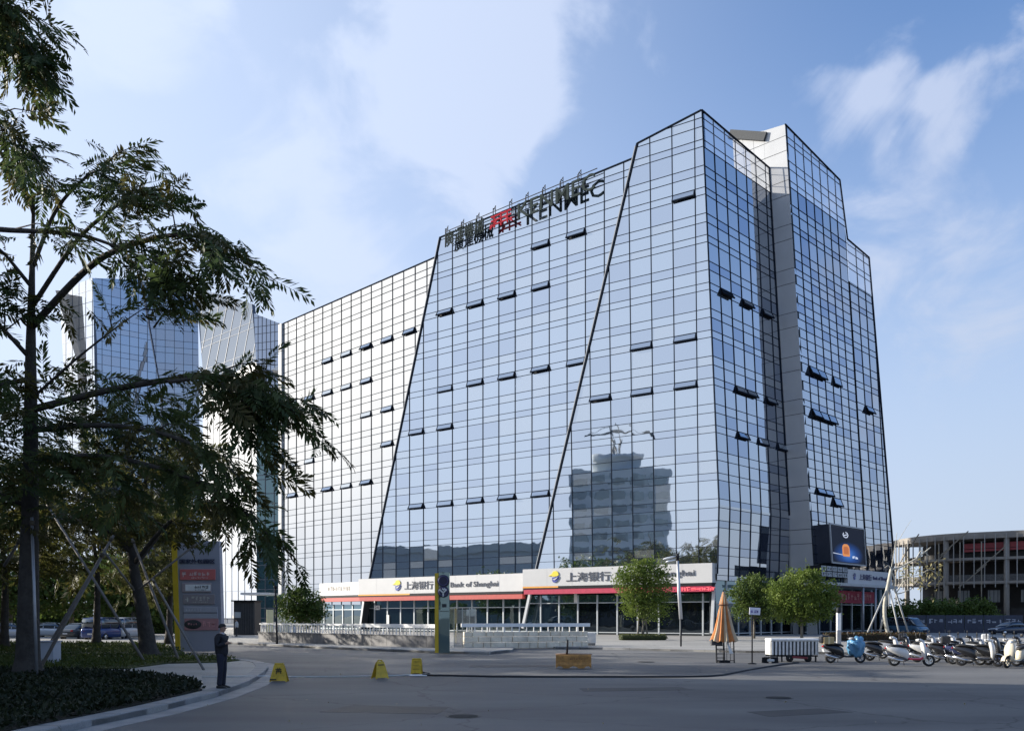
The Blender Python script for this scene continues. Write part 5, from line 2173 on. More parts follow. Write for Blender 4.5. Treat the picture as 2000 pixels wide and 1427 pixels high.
# ================================================================== white slatted cart box
c = G(1552, 1292)
CT = thing('white_cart', 'white slatted cargo box on a low frame in the row left of the scooters', 'cart', c)
wc, hc, z0 = 2.14, .74, .30
M_CW = mat('cart_white', (.68, .68, .66), .55, 0, .16, 6)
m = MB()
m.frame(Vector((c.x, c.y + .45, z0 + hc * .5)), Vector((1, 0, 0)), Vector((0, 1, 0)), UPZ, (wc - .08, .8, hc - .06))
m.build('box', mat('cart_inner', (.05, .055, .065), .6), CT)
nsl = 13
for i in range(nsl):
    m = MB()
    x = c.x - wc / 2 + wc * (i + .5) / nsl
    m.bbox(Vector((x, c.y + .03, z0 + hc * .44)), (wc / nsl * .54, .03, hc * .84), .008)
    m.build('slat', M_CW, CT)
for i in range(5):
    for s in (-1, 1):
        m = MB()
        m.bbox(Vector((c.x + s * wc / 2, c.y + .1 + i * .17, z0 + hc * .44)), (.03, .11, hc * .84), .008)
        m.build('slat', M_CW, CT)
m = MB()
m.bbox(Vector((c.x, c.y + .44, z0 + hc * .93)), (wc + .06, .92, .14), .05)
m.build('top', M_CW, CT)
m = MB()
for s in (-1, 1):
    m.bar(Vector((c.x - wc / 2, c.y + .45 + s * .35, z0 - .03)), Vector((c.x + wc / 2, c.y + .45 + s * .35, z0 - .03)), .06, .06)
for x in (-.55, .98):
    m.bar(Vector((c.x + x, c.y + .1, 0)), Vector((c.x + x, c.y + .1, z0)), .06, .06)
    m.bar(Vector((c.x + x, c.y + .8, 0)), Vector((c.x + x, c.y + .8, z0)), .06, .06)
m.build('chassis', M_DARK, CT)
for x in (-.2, .62):
    m = MB()
    m.lathe([(.03, -.05), (.15, -.05), (.17, -.02), (.17, .02), (.15, .05), (.03, .05)], 16, Vector((c.x + x, c.y + .08, .17)), 0, True, (Vector((1, 0, 0)), Vector((0, 0, 1)), Vector((0, 1, 0))))
    m.build('wheel', mat('rubber', (.015, .015, .016), .8), CT)
m = MB()
m.bbox(Vector((c.x + .25, c.y + .1, .2)), (.7, .2, .1), .02, Matrix.Rotation(R(4), 3, 'Y'))
m.build('red_box', mat('cart_red', (.18, .02, .03), .5), CT)
c2 = G(1504, 1294)
LT = thing('low_lamp', 'low black trestle lamp on the road at the left end of the white cart', 'lamp', c2)
m = MB()
for s in (-1, 1):
    m.bar(Vector((c2.x + s * .22, c2.y, 0)), Vector((c2.x + s * .20, c2.y, .24)), .05, .3)
m.bar(Vector((c2.x - .24, c2.y, .24)), Vector((c2.x + .24, c2.y, .24)), .3, .05)
m.build('trestle', M_DARK, LT)
m = MB()
m.bbox(Vector((c2.x, c2.y - .1, .12)), (.32, .1, .12), .03)
m.build('lamp_glass', mat('lamp_pale', (.6, .6, .58), .3), LT)

# ================================================================== cabinets, banners at the far left entrance
c = G(89, 1296, .16)
UC = thing('utility_cabinet', 'plain pale utility cabinet on the lawn beside the big trunk', 'cabinet', c)
m = MB()
w = 31 / FPX * c.y
h = 43 / FPX * c.y
m.bbox(c + UPZ * h / 2 + Vector((0, .3, 0)), (w, .6, h), .02)
m.build('body', mat('cabinet_pale', (.42, .44, .50), .6, 0, .06), UC)
m = MB()
m.bbox(c + UPZ * (h + .02) + Vector((0, .3, 0)), (w + .06, .66, .05), .01)
m.build('lid', mat('cabinet_lid', (.36, .38, .43), .6), UC)
for (u, v0, v1, wpx, cl, nm) in ((527, 1190, 1224, 13, (.72, .68, .42), 'pale yellow banner panel nearest the dark green tower'),
                                 (546, 1193, 1224, 9, (.72, .69, .55), 'narrow cream banner panel between the yellow and the wide cream panels'),
                                 (559, 1193, 1224, 12, (.74, .71, .56), 'wide cream banner panel left of the small tree'),
                                 (575, 1196, 1224, 5, (.6, .66, .75), 'thin bluish banner panel right beside the small tree')):
    p = at(u, v1, 76)
    q = at(u, v0, 76)
    T = thing('banner_panel', nm, 'banner', (p.x, 76, .12), 0, 'banner panels by the entrance')
    m = MB()
    m.bbox(Vector((p.x, 76, (.3 + q.z) / 2)), (wpx / FPX * 76, .05, q.z - .3), .01)
    m.build('cloth', mat('banner_' + nm.split()[0] + nm.split()[1], cl, .7, 0, .06), T)
    m = MB()
    for s in (-1, 1):
        m.bar(Vector((p.x + s * wpx / FPX * 38, 76.05, .12)), Vector((p.x + s * wpx / FPX * 38, 76.05, q.z + .05)), .04, .04)
    m.build('frame', M_METAL, T)
c = at(478, 1240, 92)
KB = thing('guard_booth', 'dark guard booth with a pale window at the foot of the glass building', 'booth', (c.x - .6, 92, .12))
m = MB()
x0, x1 = at(456, HORIZ, 92).x, at(497, HORIZ, 92).x
m.bbox(Vector(((x0 + x1) / 2, 93.2, 1.85)), (x1 - x0, 2.4, 3.5), .03)
m.build('body', mat('booth_dark', (.035, .035, .036), .6, 0, .2), KB)
m = MB()
m.bbox(Vector((x0 + .45, 91.96, 2.2)), (.62, .06, .6), .01)
m.build('window', mat('booth_window', (.4, .42, .42), .4), KB)
m = MB()
m.bbox(Vector(((x0 + x1) / 2, 93.0, 3.66)), (x1 - x0 + .3, 2.8, .12), .02)
m.build('roof', M_DARK, KB)
for k in range(8):
    m = MB()
    xx = x0 + .9 + k * .17
    m.bar(Vector((xx, 91.95, .3)), Vector((xx, 91.95, 3.4)), .05, .05)
    m.build('slat', mat('booth_slat', (.08, .078, .075), .7), KB)

# worn spots of the road: repair patches, a manhole cover, gully grates, a faded stop line
M_PATCH = noise_ground_mat('asphalt_patch', (.045, .046, .05), (.075, .075, .078), .5)
for (u, v, w, d, rz) in ((1240, 1345, 3.2, 1.1, 8), (760, 1385, 2.6, 1.5, -12), (1560, 1390, 2.2, 1.0, 20), (1010, 1300, 4.0, 1.6, 3)):
    p = G(u, v)
    q = [(p.x + x * math.cos(R(rz)) - y * math.sin(R(rz)), p.y + x * math.sin(R(rz)) + y * math.cos(R(rz))) for x, y in ((-w / 2, -d / 2), (w / 2, -d / 2 + .1), (w / 2 - .15, d / 2), (-w / 2 + .1, d / 2 - .05))]
    slab('asphalt_patch', q, .004, M_PATCH, 0.001)
for (u, v, r0) in ((1262, 1292, .42), (905, 1398, .36), (1520, 1362, .36)):
    p = G(u, v)
    MH = thing('manhole_cover', {1262: 'round iron manhole cover between the barrier and the parasol', 905: 'round iron manhole cover in the empty foreground road', 1520: 'round iron manhole cover on the road in front of the white cart'}[u], 'manhole cover', (p.x, p.y, 0), 0, 'manhole covers in the road')
    MB().lathe([(.01, .004), (r0 * .88, .004), (r0 * .9, .009), (r0, .009), (r0 + .01, 0.0)], 28, p).build('cover', mat('cast_iron', (.035, .033, .032), .6, .4, .3, 9), MH)
    m = MB()
    for i in range(-3, 4):
        m.frame(p + Vector((0, i * r0 * .22, .008)), Vector((1, 0, 0)), Vector((0, 1, 0)), UPZ, (2 * r0 * math.sqrt(max(.05, .7 - (i * .22) ** 2)), .035, .010))
    tag(m.build('rib', mat('cast_iron', (.035, .033, .032), .6, .4, .3, 9), MH), kind='stuff')
# ================================================================== trees
M_BARK = mat('bark_dark', (.050, .044, .038), .95, 0, .3, 4, .8, 10)
M_BARKG = mat('bark_grey', (.16, .145, .12), .95, 0, .25, 4, .6, 10)
M_FROND = leaf_mat('frond_leaf', (.034, .060, .020), (.095, .125, .040), .40, .35)
M_FRONDB = leaf_mat('frond_leaf_brown', (.045, .046, .012), (.10, .088, .026), .42, .3)
M_FRONDO = leaf_mat('frond_leaf_olive', (.040, .048, .014), (.115, .115, .032), .45, .3)
M_FRONDD = leaf_mat('frond_leaf_dark', (.014, .026, .010), (.034, .048, .018), .25, .35)


def frond_template(np_, seed):
    """a feathery leaf one unit long along x: a midrib and np_ uneven pairs of finger-like pinnae"""
    rr = random.Random(seed)
    V, F = [], []

    def quad(*q):
        k = len(V)
        V.extend(q)
        F.append((k, k + 1, k + 2, k + 3))
    bend = rr.uniform(.12, .34)
    twist = rr.uniform(-.12, .12)
    for i in range(np_):
        x = .10 + .90 * i / (np_ - 1) + rr.uniform(-.02, .02)
        z = -bend * x * x
        L0 = .34 * math.sin(math.pi * (.16 + .74 * i / (np_ - 1))) ** .7
        for s in (-1, 1):
            if rr.random() < .03:
                continue
            L_ = L0 * rr.uniform(.82, 1.12)
            ang = R(58 - 26 * i / (np_ - 1) + rr.gauss(0, 5))
            dx, dy = math.cos(ang), s * math.sin(ang)
            nx, ny = -dy, dx
            w = .034 * rr.uniform(.8, 1.2)
            dz = rr.uniform(-.16, -.02)
            tw = rr.uniform(-.02, .02)
            y0 = twist * x * x
            quad((x, y0, z), (x + dx * L_ * .55 + nx * w, y0 + dy * L_ * .55 + ny * w, z + dz * .35 + tw), (x + dx * L_, y0 + dy * L_, z + dz),
                 (x + dx * L_ * .55 - nx * w, y0 + dy * L_ * .55 - ny * w, z + dz * .35 - tw))
    quad((0, -.006, 0), (0, .006, 0), (1.0, twist + .004, -bend), (1.0, twist - .004, -bend))
    return np.array(V), np.array(F)


FTS = [frond_template(n_, 100 + n_) for n_ in (9, 10, 11, 12, 13)]


def fronds(name, P, D, S, material, parent, r, roll=.5):
    """instances of the frond at points P (n,3) pointing along D with size S, joined"""
    n = len(P)
    x = D / np.linalg.norm(D, axis=1)[:, None]
    up = np.tile(np.array([0, 0, 1.0]), (n, 1)) + r.normal(0, roll, (n, 3))
    y = np.cross(up, x)
    y /= np.linalg.norm(y, axis=1)[:, None]
    z = np.cross(x, y)
    VV, FF, off = [], [], 0
    pick = r.integers(0, len(FTS), n)
    for t_, (tv, tf) in enumerate(FTS):
        q = np.where(pick == t_)[0]
        V = P[q][:, None, :] + (tv[None, :, 0, None] * x[q][:, None, :] + tv[None, :, 1, None] * y[q][:, None, :] + tv[None, :, 2, None] * z[q][:, None, :]) * S[q][:, None, None]
        VV.append(V.reshape(-1, 3))
        FF.append((tf[None] + (np.arange(len(q)) * len(tv))[:, None, None]).reshape(-1, 4) + off)
        off += len(q) * len(tv)
    return link(name, np_mesh(name, np.concatenate(VV), np.concatenate(FF), material), parent)


def bez(pts, k=10):
    """smooth polyline through points (Catmull-Rom)"""
    pts = [Vector(p) for p in pts]
    P = [pts[0] * 2 - pts[1]] + pts + [pts[-1] * 2 - pts[-2]]
    out = []
    for i in range(1, len(P) - 2):
        for j in range(k):
            t = j / k
            a, b, c, d = P[i - 1], P[i], P[i + 1], P[i + 2]
            out.append(.5 * ((2 * b) + (c - a) * t + (2 * a - 5 * b + 4 * c - d) * t * t + (3 * b - a - 3 * c + d) * t ** 3))
    out.append(pts[-1])
    return out


def feather_tree(label, trunk_px, trunk_r, branches, seed, size=1.15, extra=(), dens=1.0, name='feathery_tree', group=None, mats=None):
    """tree with spreading layered boughs and feathery compound leaves. trunk_px: [(u,v,Y)], branches: [([(u,v,Y)...], n_leaf, r0)]"""
    r = np.random.default_rng(seed)
    rr = random.Random(seed)
    tp = [at(*p) for p in trunk_px]
    tp[0].z = .05
    T = thing(name, label, 'tree', (tp[0].x, tp[0].y, .1), 0, group)
    path = bez(tp, 8)
    n = len(path)
    m = MB()
    rad = [trunk_r * (1 - .90 * (i / (n - 1)) ** .8) for i in range(n)]
    rad[0] *= 1.5
    rad[1] *= 1.18
    m.tube(path, rad, 14)
    m.build('trunk', M_BARK, T)
    P, D, S = [], [], []
    for (bp, nl, r0) in branches:
        pts = bez([at(*p) for p in bp], 8)
        k = len(pts)
        m = MB()
        m.tube(pts, [r0 * (1 - .88 * i / (k - 1)) for i in range(k)], 7)
        # twigs
        for q in range(max(2, int(nl / 5))):
            f = rr.uniform(.3, .98)
            a = pts[int(f * (k - 1))]
            dd = (pts[min(k - 1, int(f * (k - 1)) + 2)] - pts[max(0, int(f * (k - 1)) - 2)]).normalized()
            side = Vector((rr.gauss(0, 1), rr.gauss(0, 1), rr.gauss(0, .35)))
            d2 = (dd * 1.0 + side * .8).normalized()
            ln = rr.uniform(.8, 2.3)
            tip = a + d2 * ln + Vector((0, 0, -.1 * ln))
            m.tube([a, a + d2 * ln * .5 + Vector((0, 0, .06)), tip], [.026, .018, .009], 5)
            for z in range(4):
                h = rr.uniform(.45, 1.0)
                pp = a.lerp(tip, h)
                P.append(pp)
                dl = d2 * .8 + Vector((rr.gauss(0, .55), rr.gauss(0, .55), rr.gauss(-.15, .3)))
                D.append(dl)
                S.append(size * rr.uniform(.65, 1.15))
        m.build('branch', M_BARK, T)
        for q in range(int(nl * dens * 1.5)):
            f = rr.uniform(.25, 1) ** .8
            a = pts[int(f * (k - 1))]
            dd = (pts[min(k - 1, int(f * (k - 1)) + 2)] - pts[max(0, int(f * (k - 1)) - 2)]).normalized()
            P.append(a + Vector((rr.gauss(0, .25), rr.gauss(0, .5), rr.gauss(0, .18))))
            D.append(dd * .9 + Vector((rr.gauss(0, .5), rr.gauss(0, .6), rr.gauss(-.2, .28))))
            S.append(size * rr.uniform(.65, 1.2))
    for (u0, v0, u1, v1, Y0, Y1, nl) in extra:
        # loose leaf sprays filling part of the crown
        for q in range(nl // 6):
            a = at(rr.uniform(u0, u1), rr.uniform(v0, v1), rr.uniform(Y0, Y1))
            d0 = Vector((rr.gauss(.5, .7), rr.gauss(0, .8), rr.gauss(-.12, .2)))
            for z in range(6):
                P.append(a + Vector((rr.gauss(0, .4), rr.gauss(0, .4), rr.gauss(0, .22))))
                D.append(d0 + Vector((rr.gauss(0, .5), rr.gauss(0, .5), rr.gauss(-.1, .25))))
                S.append(size * rr.uniform(.65, 1.2))
    P, D, S = np.array(P), np.array(D), np.array(S)
    mm = mats or (M_FROND, M_FRONDB)
    cut = r.random(len(P)) < .72
    fronds('crown', P[cut], D[cut], S[cut], mm[0], T, r)
    fronds('crown', P[~cut], D[~cut], S[~cut], mm[1], T, r)
    return T


# the big tree on the left edge
T1 = feather_tree(
    'big dark tree at the left edge with feathery drooping boughs and a thick straight trunk',
    [(54, 1338, 28), (56, 1150, 28), (60, 900, 28), (60, 700, 28), (62, 560, 28), (66, 380, 28)], .40,
    [([(60, 640, 28), (190, 510, 26.5), (320, 462, 25.5), (400, 468, 24.8), (442, 512, 24.4)], 44, .12),
     ([(62, 600, 28), (150, 470, 27), (230, 400, 26), (265, 372, 25.6), (300, 385, 25.3)], 22, .08),
     ([(-160, 430, 26), (0, 448, 26), (150, 458, 25.5), (260, 495, 25), (360, 540, 24.8)], 34, .10),
     ([(64, 520, 28), (110, 410, 27.5), (170, 345, 27), (205, 333, 26.6), (235, 350, 26.4)], 20, .07),
     ([(66, 420, 28), (40, 330, 27.5), (50, 300, 27), (80, 320, 27)], 12, .06),
     ([(-190, 330, 26.5), (-40, 230, 26.5), (10, 245, 26.2), (50, 300, 26)], 26, .08),
     ([(-220, 120, 26.5), (-60, 20, 26.5), (-10, 22, 26), (40, 80, 26), (75, 125, 26)], 50, .09),
     ([(-150, -60, 26), (-60, -40, 26), (-20, 0, 26), (10, 20, 26)], 26, .07),
     ([(60, 700, 28), (-20, 620, 27), (-90, 600, 26)], 18, .08),
     ([(62, 560, 28), (-10, 480, 27), (-80, 470, 26.5)], 16, .07),
     ([(60, 780, 28), (150, 700, 26.5), (240, 630, 25.5), (300, 590, 25.3)], 2, .05),
     ([(300, 640, 25.5), (330, 600, 25.3), (348, 590, 25)], 10, .03),
     ([(60, 800, 28), (220, 760, 26.5), (380, 735, 25), (440, 738, 24.2), (515, 770, 23.7), (572, 800, 23.3)], 58, .12),
     ([(330, 745, 25), (420, 740, 24), (470, 790, 23.6), (505, 840, 23.4)], 26, .06),
     ([(60, 840, 28), (200, 830, 26.5), (330, 850, 25), (420, 900, 24.3), (470, 980, 24)], 30, .10),
     ([(60, 900, 28), (200, 890, 26), (360, 930, 25), (460, 985, 24.2), (530, 1050, 23.8)], 24, .09),
     ([(58, 990, 28), (-100, 930, 27), (-200, 950, 26)], 16, .08),
     ([(60, 740, 28), (-60, 760, 26.5), (-200, 780, 26)], 20, .09)],
    21, 1.10,
    extra=((-80, 715, 170, 830, 25, 30, 90), (-80, 780, 340, 940, 24.5, 31, 210), (150, 720, 300, 790, 25, 30, 24), (-80, 560, 90, 640, 26, 30, 30), (-60, 900, 300, 1010, 25.5, 31, 120)))
T2 = feather_tree(
    'leaning feathery tree with a forked trunk propped by stakes beside the directory sign',
    [(292, 1294, 41), (280, 1200, 41), (262, 1110, 41), (248, 1000, 41), (240, 880, 41)], .45,
    [([(262, 1100, 41), (330, 1020, 39), (400, 980, 38), (470, 990, 37)], 26, .12),
     ([(258, 1080, 41), (180, 1010, 40), (90, 980, 39)], 26, .12),
     ([(250, 1000, 41), (300, 920, 40), (380, 880, 39), (450, 900, 38)], 30, .10),
     ([(250, 1000, 41), (200, 920, 42), (120, 880, 42)], 26, .10),
     ([(262, 1110, 41), (310, 1050, 42), (350, 1020, 43)], 12, .08)],
    22, 1.35, extra=((20, 870, 380, 1060, 38, 46, 400),), mats=(M_FRONDO, M_FRONDB))
for i, (u, Y, lab, ex) in enumerate(((8, 52, 'slim feathery tree deep in shade behind the thick trunk', (-200, 900, 160, 1150)),
                                     (188, 58, 'thin straight feathery tree in front of the blue truck', (80, 960, 330, 1120)),
                                     (330, 66, 'dark feathery tree standing behind the leaning trunk', (240, 960, 345, 1170)),
                                     (-120, 46, 'feathery tree at the picture edge behind the lawn', (-330, 850, 10, 1130)))):
    vb = HORIZ + (CAMH - .16) * FPX / Y
    feather_tree(lab, [(u, vb, Y), (u + 2, 1120, Y), (u - 6, 1040, Y), (u, 930, Y)], .26,
                 [([(u, 1080, Y), (u + 60, 1030, Y - 1), (u + 130, 1020, Y - 2)], 16, .09), ([(u, 1060, Y), (u - 60, 1010, Y - 1), (u - 130, 1010, Y)], 16, .09)],
                 31 + i, 1.5, extra=((ex[0], ex[1], ex[2], ex[3], Y - 5, Y + 5, 340),), group='feathery trees on the back lawn', mats=(M_FRONDO, M_FRONDB))

# stakes that prop the trees
M_STAKE = mat('stake_wood', (.17, .155, .145), .8, 0, .2, 4)
stakes = [((72, 1332, 27.3), (62, 1010, 27.6), .052, 'upright steel-grey pole standing against the thick trunk'),
          ((75, 1302, 31), (205, 1075, 31.4), .062, 'pale stake leaning right from the foot of the thick trunk'),
          ((74, 1262, 36), (222, 1045, 36), .06, 'darker stake parallel behind the pale right-leaning stake'),
          ((285, 1310, 36), (92, 985, 37), .058, 'long stake leaning left across the pair of crossing stakes'),
          ((350, 1302, 38), (258, 1052, 39.5), .06, 'stake leaning against the right side of the forked trunk'),
          ((398, 1318, 32), (298, 1130, 34.5), .045, 'thin dark stake ending beside the person'),
          ((272, 1150, 38), (383, 1062, 38), .05, 'pale cross stake reaching from the forked trunk to the directory sign'),
          ((200, 1072, 37), (262, 1152, 38), .05, 'dark cross stake descending to the forked trunk'),
          ((8, 1105, 30), (42, 1050, 29.5), .05, 'short dark stake left of the thick trunk')]
for (p, q, r0, lab) in stakes:
    a, b = at(*p), at(*q)
    if a.z < .9:
        a.z = .12
    T = thing('tree_stake', lab, 'stake', a, 0, 'stakes propping the trees')
    m = MB()
    m.tube([a, (a + b) / 2 + Vector((0, 0, .01)), b], [r0, r0 * .95, r0 * .85], 8)
    m.build('pole', M_METAL if 'steel' in lab else M_STAKE, T)
    m = MB()
    d = (b - a).normalized()
    m.tube([b - d * .25, b - d * .1], r0 * 1.35, 8)
    m.build('binding', mat('binding', (.10, .085, .06), .9), T)


# ------------------------------------------------------------------ small round-crowned trees and hedges
M_LEAFY = leaf_mat('broad_leaf', (.072, .120, .020), (.175, .225, .042), .35, .8)
M_LEAFD = leaf_mat('broad_leaf_deep', (.044, .080, .016), (.105, .146, .030), .3, .8)


def round_tree(label, base, lobes, nleaf, seed, leaf=.17, trunk_r=.10, material=None, stakes_=False, stems=None, name='street_tree', twigs=True):
    """small tree: lobes [(dx, dy, z, rx, ry, rz)] about the base"""
    r = np.random.default_rng(seed)
    rr = random.Random(seed)
    T = thing(name, label, 'tree', base)
    zlow = min(l[2] - l[5] for l in lobes)
    ztop = max(l[2] for l in lobes)
    for (x0, x1) in (stems or ((0, 0),)):
        m = MB()
        m.tube([base + Vector((x0, 0, -.05)), base + Vector((x0 * .6 + x1 * .3, 0, zlow * .6)), base + Vector((x1, 0, zlow + .5)), base + Vector((x1, 0, ztop))], [trunk_r * 1.3, trunk_r, trunk_r * .8, .03], 8)
        m.build('trunk', M_BARKG, T)
    if twigs:
        for l in lobes:
            m = MB()
            m.tube([base + Vector((0, 0, max(.3, zlow + .2))), base + Vector((l[0] * .5, l[1] * .5, (zlow + l[2]) / 2)), base + Vector((l[0], l[1], l[2]))], [.05, .035, .015], 5)
            m.build('branch', M_BARKG, T)
    if 'upright' in label:
        lobes = [(l[0] * 1.12, l[1], l[2] * 1.04, l[3] * 1.16, l[4] * 1.1, l[5] * 1.1) for l in lobes]
    vol = np.array([l[3] * l[4] * l[5] for l in lobes]) ** (2 / 3)
    idx = r.choice(len(lobes), nleaf, p=vol / vol.sum())
    Lb = np.array(lobes)[idx]
    d = r.normal(size=(nleaf, 3))
    d /= np.linalg.norm(d, axis=1)[:, None]
    # clumps: leaves gather round twig ends near the surface of each lobe
    nc = max(26, nleaf // 75)
    cd = r.normal(size=(nc, 3))
    cd /= np.linalg.norm(cd, axis=1)[:, None]
    pick = r.integers(0, nc, nleaf)
    d = np.where((r.random(nleaf) < .86)[:, None], cd[pick] + r.normal(0, .15, (nleaf, 3)), d)
    rad = (.45 + .6 * r.random(nleaf) ** .6) * (.82 + .42 * r.random(nc))[pick]
    C = np.array(base)[None] + Lb[:, :3] + d * rad[:, None] * Lb[:, 3:6]
    # loose shoots that break the outline
    ns = 46
    li = r.choice(len(lobes), ns, p=vol / vol.sum())
    sd_ = r.normal(size=(ns, 3))
    sd_[:, 2] = np.abs(sd_[:, 2]) * .8 - .2
    sd_ /= np.linalg.norm(sd_, axis=1)[:, None]
    L2 = np.array(lobes)[li]
    st = np.array(base)[None] + L2[:, :3] + sd_ * L2[:, 3:6] * .9
    tt = r.random((ns, 16))
    sh = st[:, None, :] + sd_[:, None, :] * (tt * (.35 + .5 * r.random((ns, 1))) * min(1.0, leaf * 5.5))[:, :, None] + r.normal(0, leaf * .35, (ns, 16, 3))
    C = np.concatenate([C, sh.reshape(-1, 3)])
    leaf_quads('crown', C, leaf, r, material or M_LEAFY, .15, T, .6)
    return T


b = G(1255, 1249, .12)
k_ = b.y / FPX
round_tree('dense upright round tree in a clipped hedge ring in front of the bank sign', b,
           [(-.6, 0, 5.1, 1.15, 1.1, .9), (.5, .2, 5.3, 1.2, 1.1, .95), (1.2, 0, 4.6, 1.0, 1.0, 1.0), (-1.2, .1, 4.6, .9, .9, .9), (-.7, -.2, 3.7, 1.0, 1.0, 1.1),
            (.6, -.1, 3.6, 1.3, 1.1, 1.2), (-.5, 0, 2.5, .9, .9, .9), (.7, 0, 2.5, 1.25, 1.0, 1.0), (.1, .1, 5.8, .7, .7, .5)], 11000, 41, .17, .06,
           stems=((-.45, -.3), (.1, 0), (.45, .2), (-.1, .25)))
PH = thing('planter_hedge', 'low clipped hedge ring at the foot of the upright round tree', 'hedge', b)
m = MB()
m.bbox(b + UPZ * .2, (3.7, 1.6, .40), .12)
m.build('body', mat('hedge_core', (.03, .04, .012), .9, 0, .3, 4), PH)
r = np.random.default_rng(5)
Cq = np.array(b)[None] + np.c_[r.uniform(-1.88, 1.88, 3600), r.uniform(-.84, .84, 3600), r.uniform(.02, .46, 3600)]
keep = (np.abs(Cq[:, 0] - b.x) > 1.75) | (np.abs(Cq[:, 1] - b.y) > .7) | (Cq[:, 2] - b.z > .36)
leaf_quads('foliage', Cq[keep], .10, r, leaf_mat('hedge_leaf', (.05, .065, .014), (.10, .115, .03), .25, 1.2), .3, PH)

b = G(588, 1262, .12)
b = at(588, HORIZ, 69)
b.z = .12
round_tree('low bushy round tree behind the granite ramp wall on the left', b,
           [(0, 0, 3.1, 1.3, 1.2, .9), (-.9, 0, 2.7, 1.0, 1.0, .8), (.9, 0, 2.6, 1.0, 1.0, .8), (-.4, -.2, 2.0, 1.1, 1.0, .7), (.6, 0, 1.8, .95, .9, .7), (1.2, 0, 2.1, .6, .6, .5), (-.2, 0, 3.7, .7, .7, .4)],
           7500, 42, .17, .07, material=M_LEAFD)
b = at(1473, HORIZ, 78)
b.z = .12
round_tree('round green tree behind the parasol, left of the widest crown', b,
           [(0, 0, 4.4, 1.6, 1.4, 1.0), (-1.2, 0, 3.9, 1.0, 1.0, .8), (1.2, 0, 3.9, 1.1, 1.0, .9), (.1, 0, 3.1, 1.5, 1.3, 1.0), (-.9, 0, 2.4, 1.0, 1.0, .8), (.9, 0, 2.3, 1.1, 1.0, .8), (0, 0, 5.1, .9, .9, .5)],
           9000, 43, .18, .09, material=M_LEAFD)
b = at(1566, HORIZ, 70)
b.z = .12
round_tree('widest bright green round tree, right of the parasol and its sign post', b,
           [(0, 0, 4.6, 1.5, 1.3, .9), (-1.6, 0, 3.9, 1.1, 1.1, .9), (1.4, 0, 3.9, 1.3, 1.2, .8), (2.2, 0, 3.2, .9, .9, .7), (-2.0, 0, 3.1, .8, .8, .7), (-.6, -.3, 3.0, 1.5, 1.3, 1.1), (.9, -.2, 2.7, 1.5, 1.2, 1.0),
            (-1.2, 0, 2.1, .9, .9, .7), (.3, 0, 2.0, 1.1, 1.0, .7), (1.7, 0, 2.2, .8, .8, .6), (.6, 0, 5.2, .8, .8, .4)],
           13000, 44, .18, .11)
# reddish clipped hedge
a, b2 = at(1604, HORIZ, 72), at(1815, HORIZ, 70)
HD = thing('clipped_hedge', 'long low reddish brown clipped hedge behind the scooters', 'hedge', ((a.x + b2.x) / 2, 71, .12))
m = MB()
m.bbox(Vector(((a.x + b2.x) / 2, 71, .36)), (b2.x - a.x, 1.3, .55), .12)
m.build('body', mat('hedge_core_red', (.035, .026, .014), .9, 0, .4, 3), HD)
r = np.random.default_rng(6)
nq = 9000
Cq = np.c_[r.uniform(a.x - .05, b2.x + .05, nq), r.uniform(70.25, 71.7, nq), r.uniform(.12, .74, nq)]
keep = (Cq[:, 1] < 70.5) | (Cq[:, 2] > .6)
Cq = Cq[keep]
half = r.random(len(Cq)) < .6
leaf_quads('foliage', Cq[half], .11, r, leaf_mat('hedge_leaf_red', (.06, .030, .014), (.12, .065, .03), .25, 1.0), .3, HD)
leaf_quads('foliage', Cq[~half], .11, r, leaf_mat('hedge_leaf_green', (.04, .050, .014), (.08, .085, .03), .25, 1.0), .3, HD)

# bare young tree with props
b = at(1737, HORIZ, 74)
b.z = .12
BT = thing('bare_tree', 'leafless young tree with a pale bent trunk propped by four thin poles', 'tree', b)


def BP(u, v, Y=74):
    return at(u, v, Y)


M_PALEB = mat('bark_pale', (.42, .40, .34), .9, 0, .2, 3)
m = MB()
m.tube(bez([b, BP(1729, 1210), BP(1728, 1180), BP(1735, 1140), BP(1741, 1110)], 6), [.16] * 6 + [.15] * 6 + [.15] * 6 + [.14] * 6 + [.12], 10)
m.build('trunk', M_PALEB, BT)
for pts, r0 in (([BP(1741, 1112), BP(1760, 1106), BP(1790, 1090), BP(1818, 1068)], .09), ([BP(1740, 1115), BP(1747, 1130), BP(1750, 1158), BP(1780, 1150)], .08),
                ([BP(1790, 1090), BP(1800, 1075), BP(1815, 1085)], .05), ([BP(1741, 1110), BP(1735, 1104), BP(1728, 1108)], .05), ([BP(1741, 1110), BP(1744, 1090), BP(1752, 1040)], .04),
                ([BP(1750, 1158), BP(1770, 1130), BP(1800, 1120)], .05), ([BP(1800, 1120), BP(1815, 1112), BP(1830, 1120)], .03), ([BP(1752, 1060), BP(1770, 1030), BP(1780, 1015)], .02)):
    m = MB()
    m.tube(bez(pts, 5), [r0 * (1 - .5 * i / (5 * (len(pts) - 1))) for i in range(5 * (len(pts) - 1) + 1)], 7)
    m.build('branch', M_PALEB, BT)
r = np.random.default_rng(8)
pts = np.array([at(u, v, 74 + y) for u, v, y in zip(r.uniform(1758, 1842, 240), r.normal(1118, 16, 240), r.normal(0, 1, 240))])
leaf_quads('dry_foliage', pts, .30, r, leaf_mat('dry_leaf_tree', (.20, .18, .08), (.32, .28, .13), .3), -.4, BT, .35)
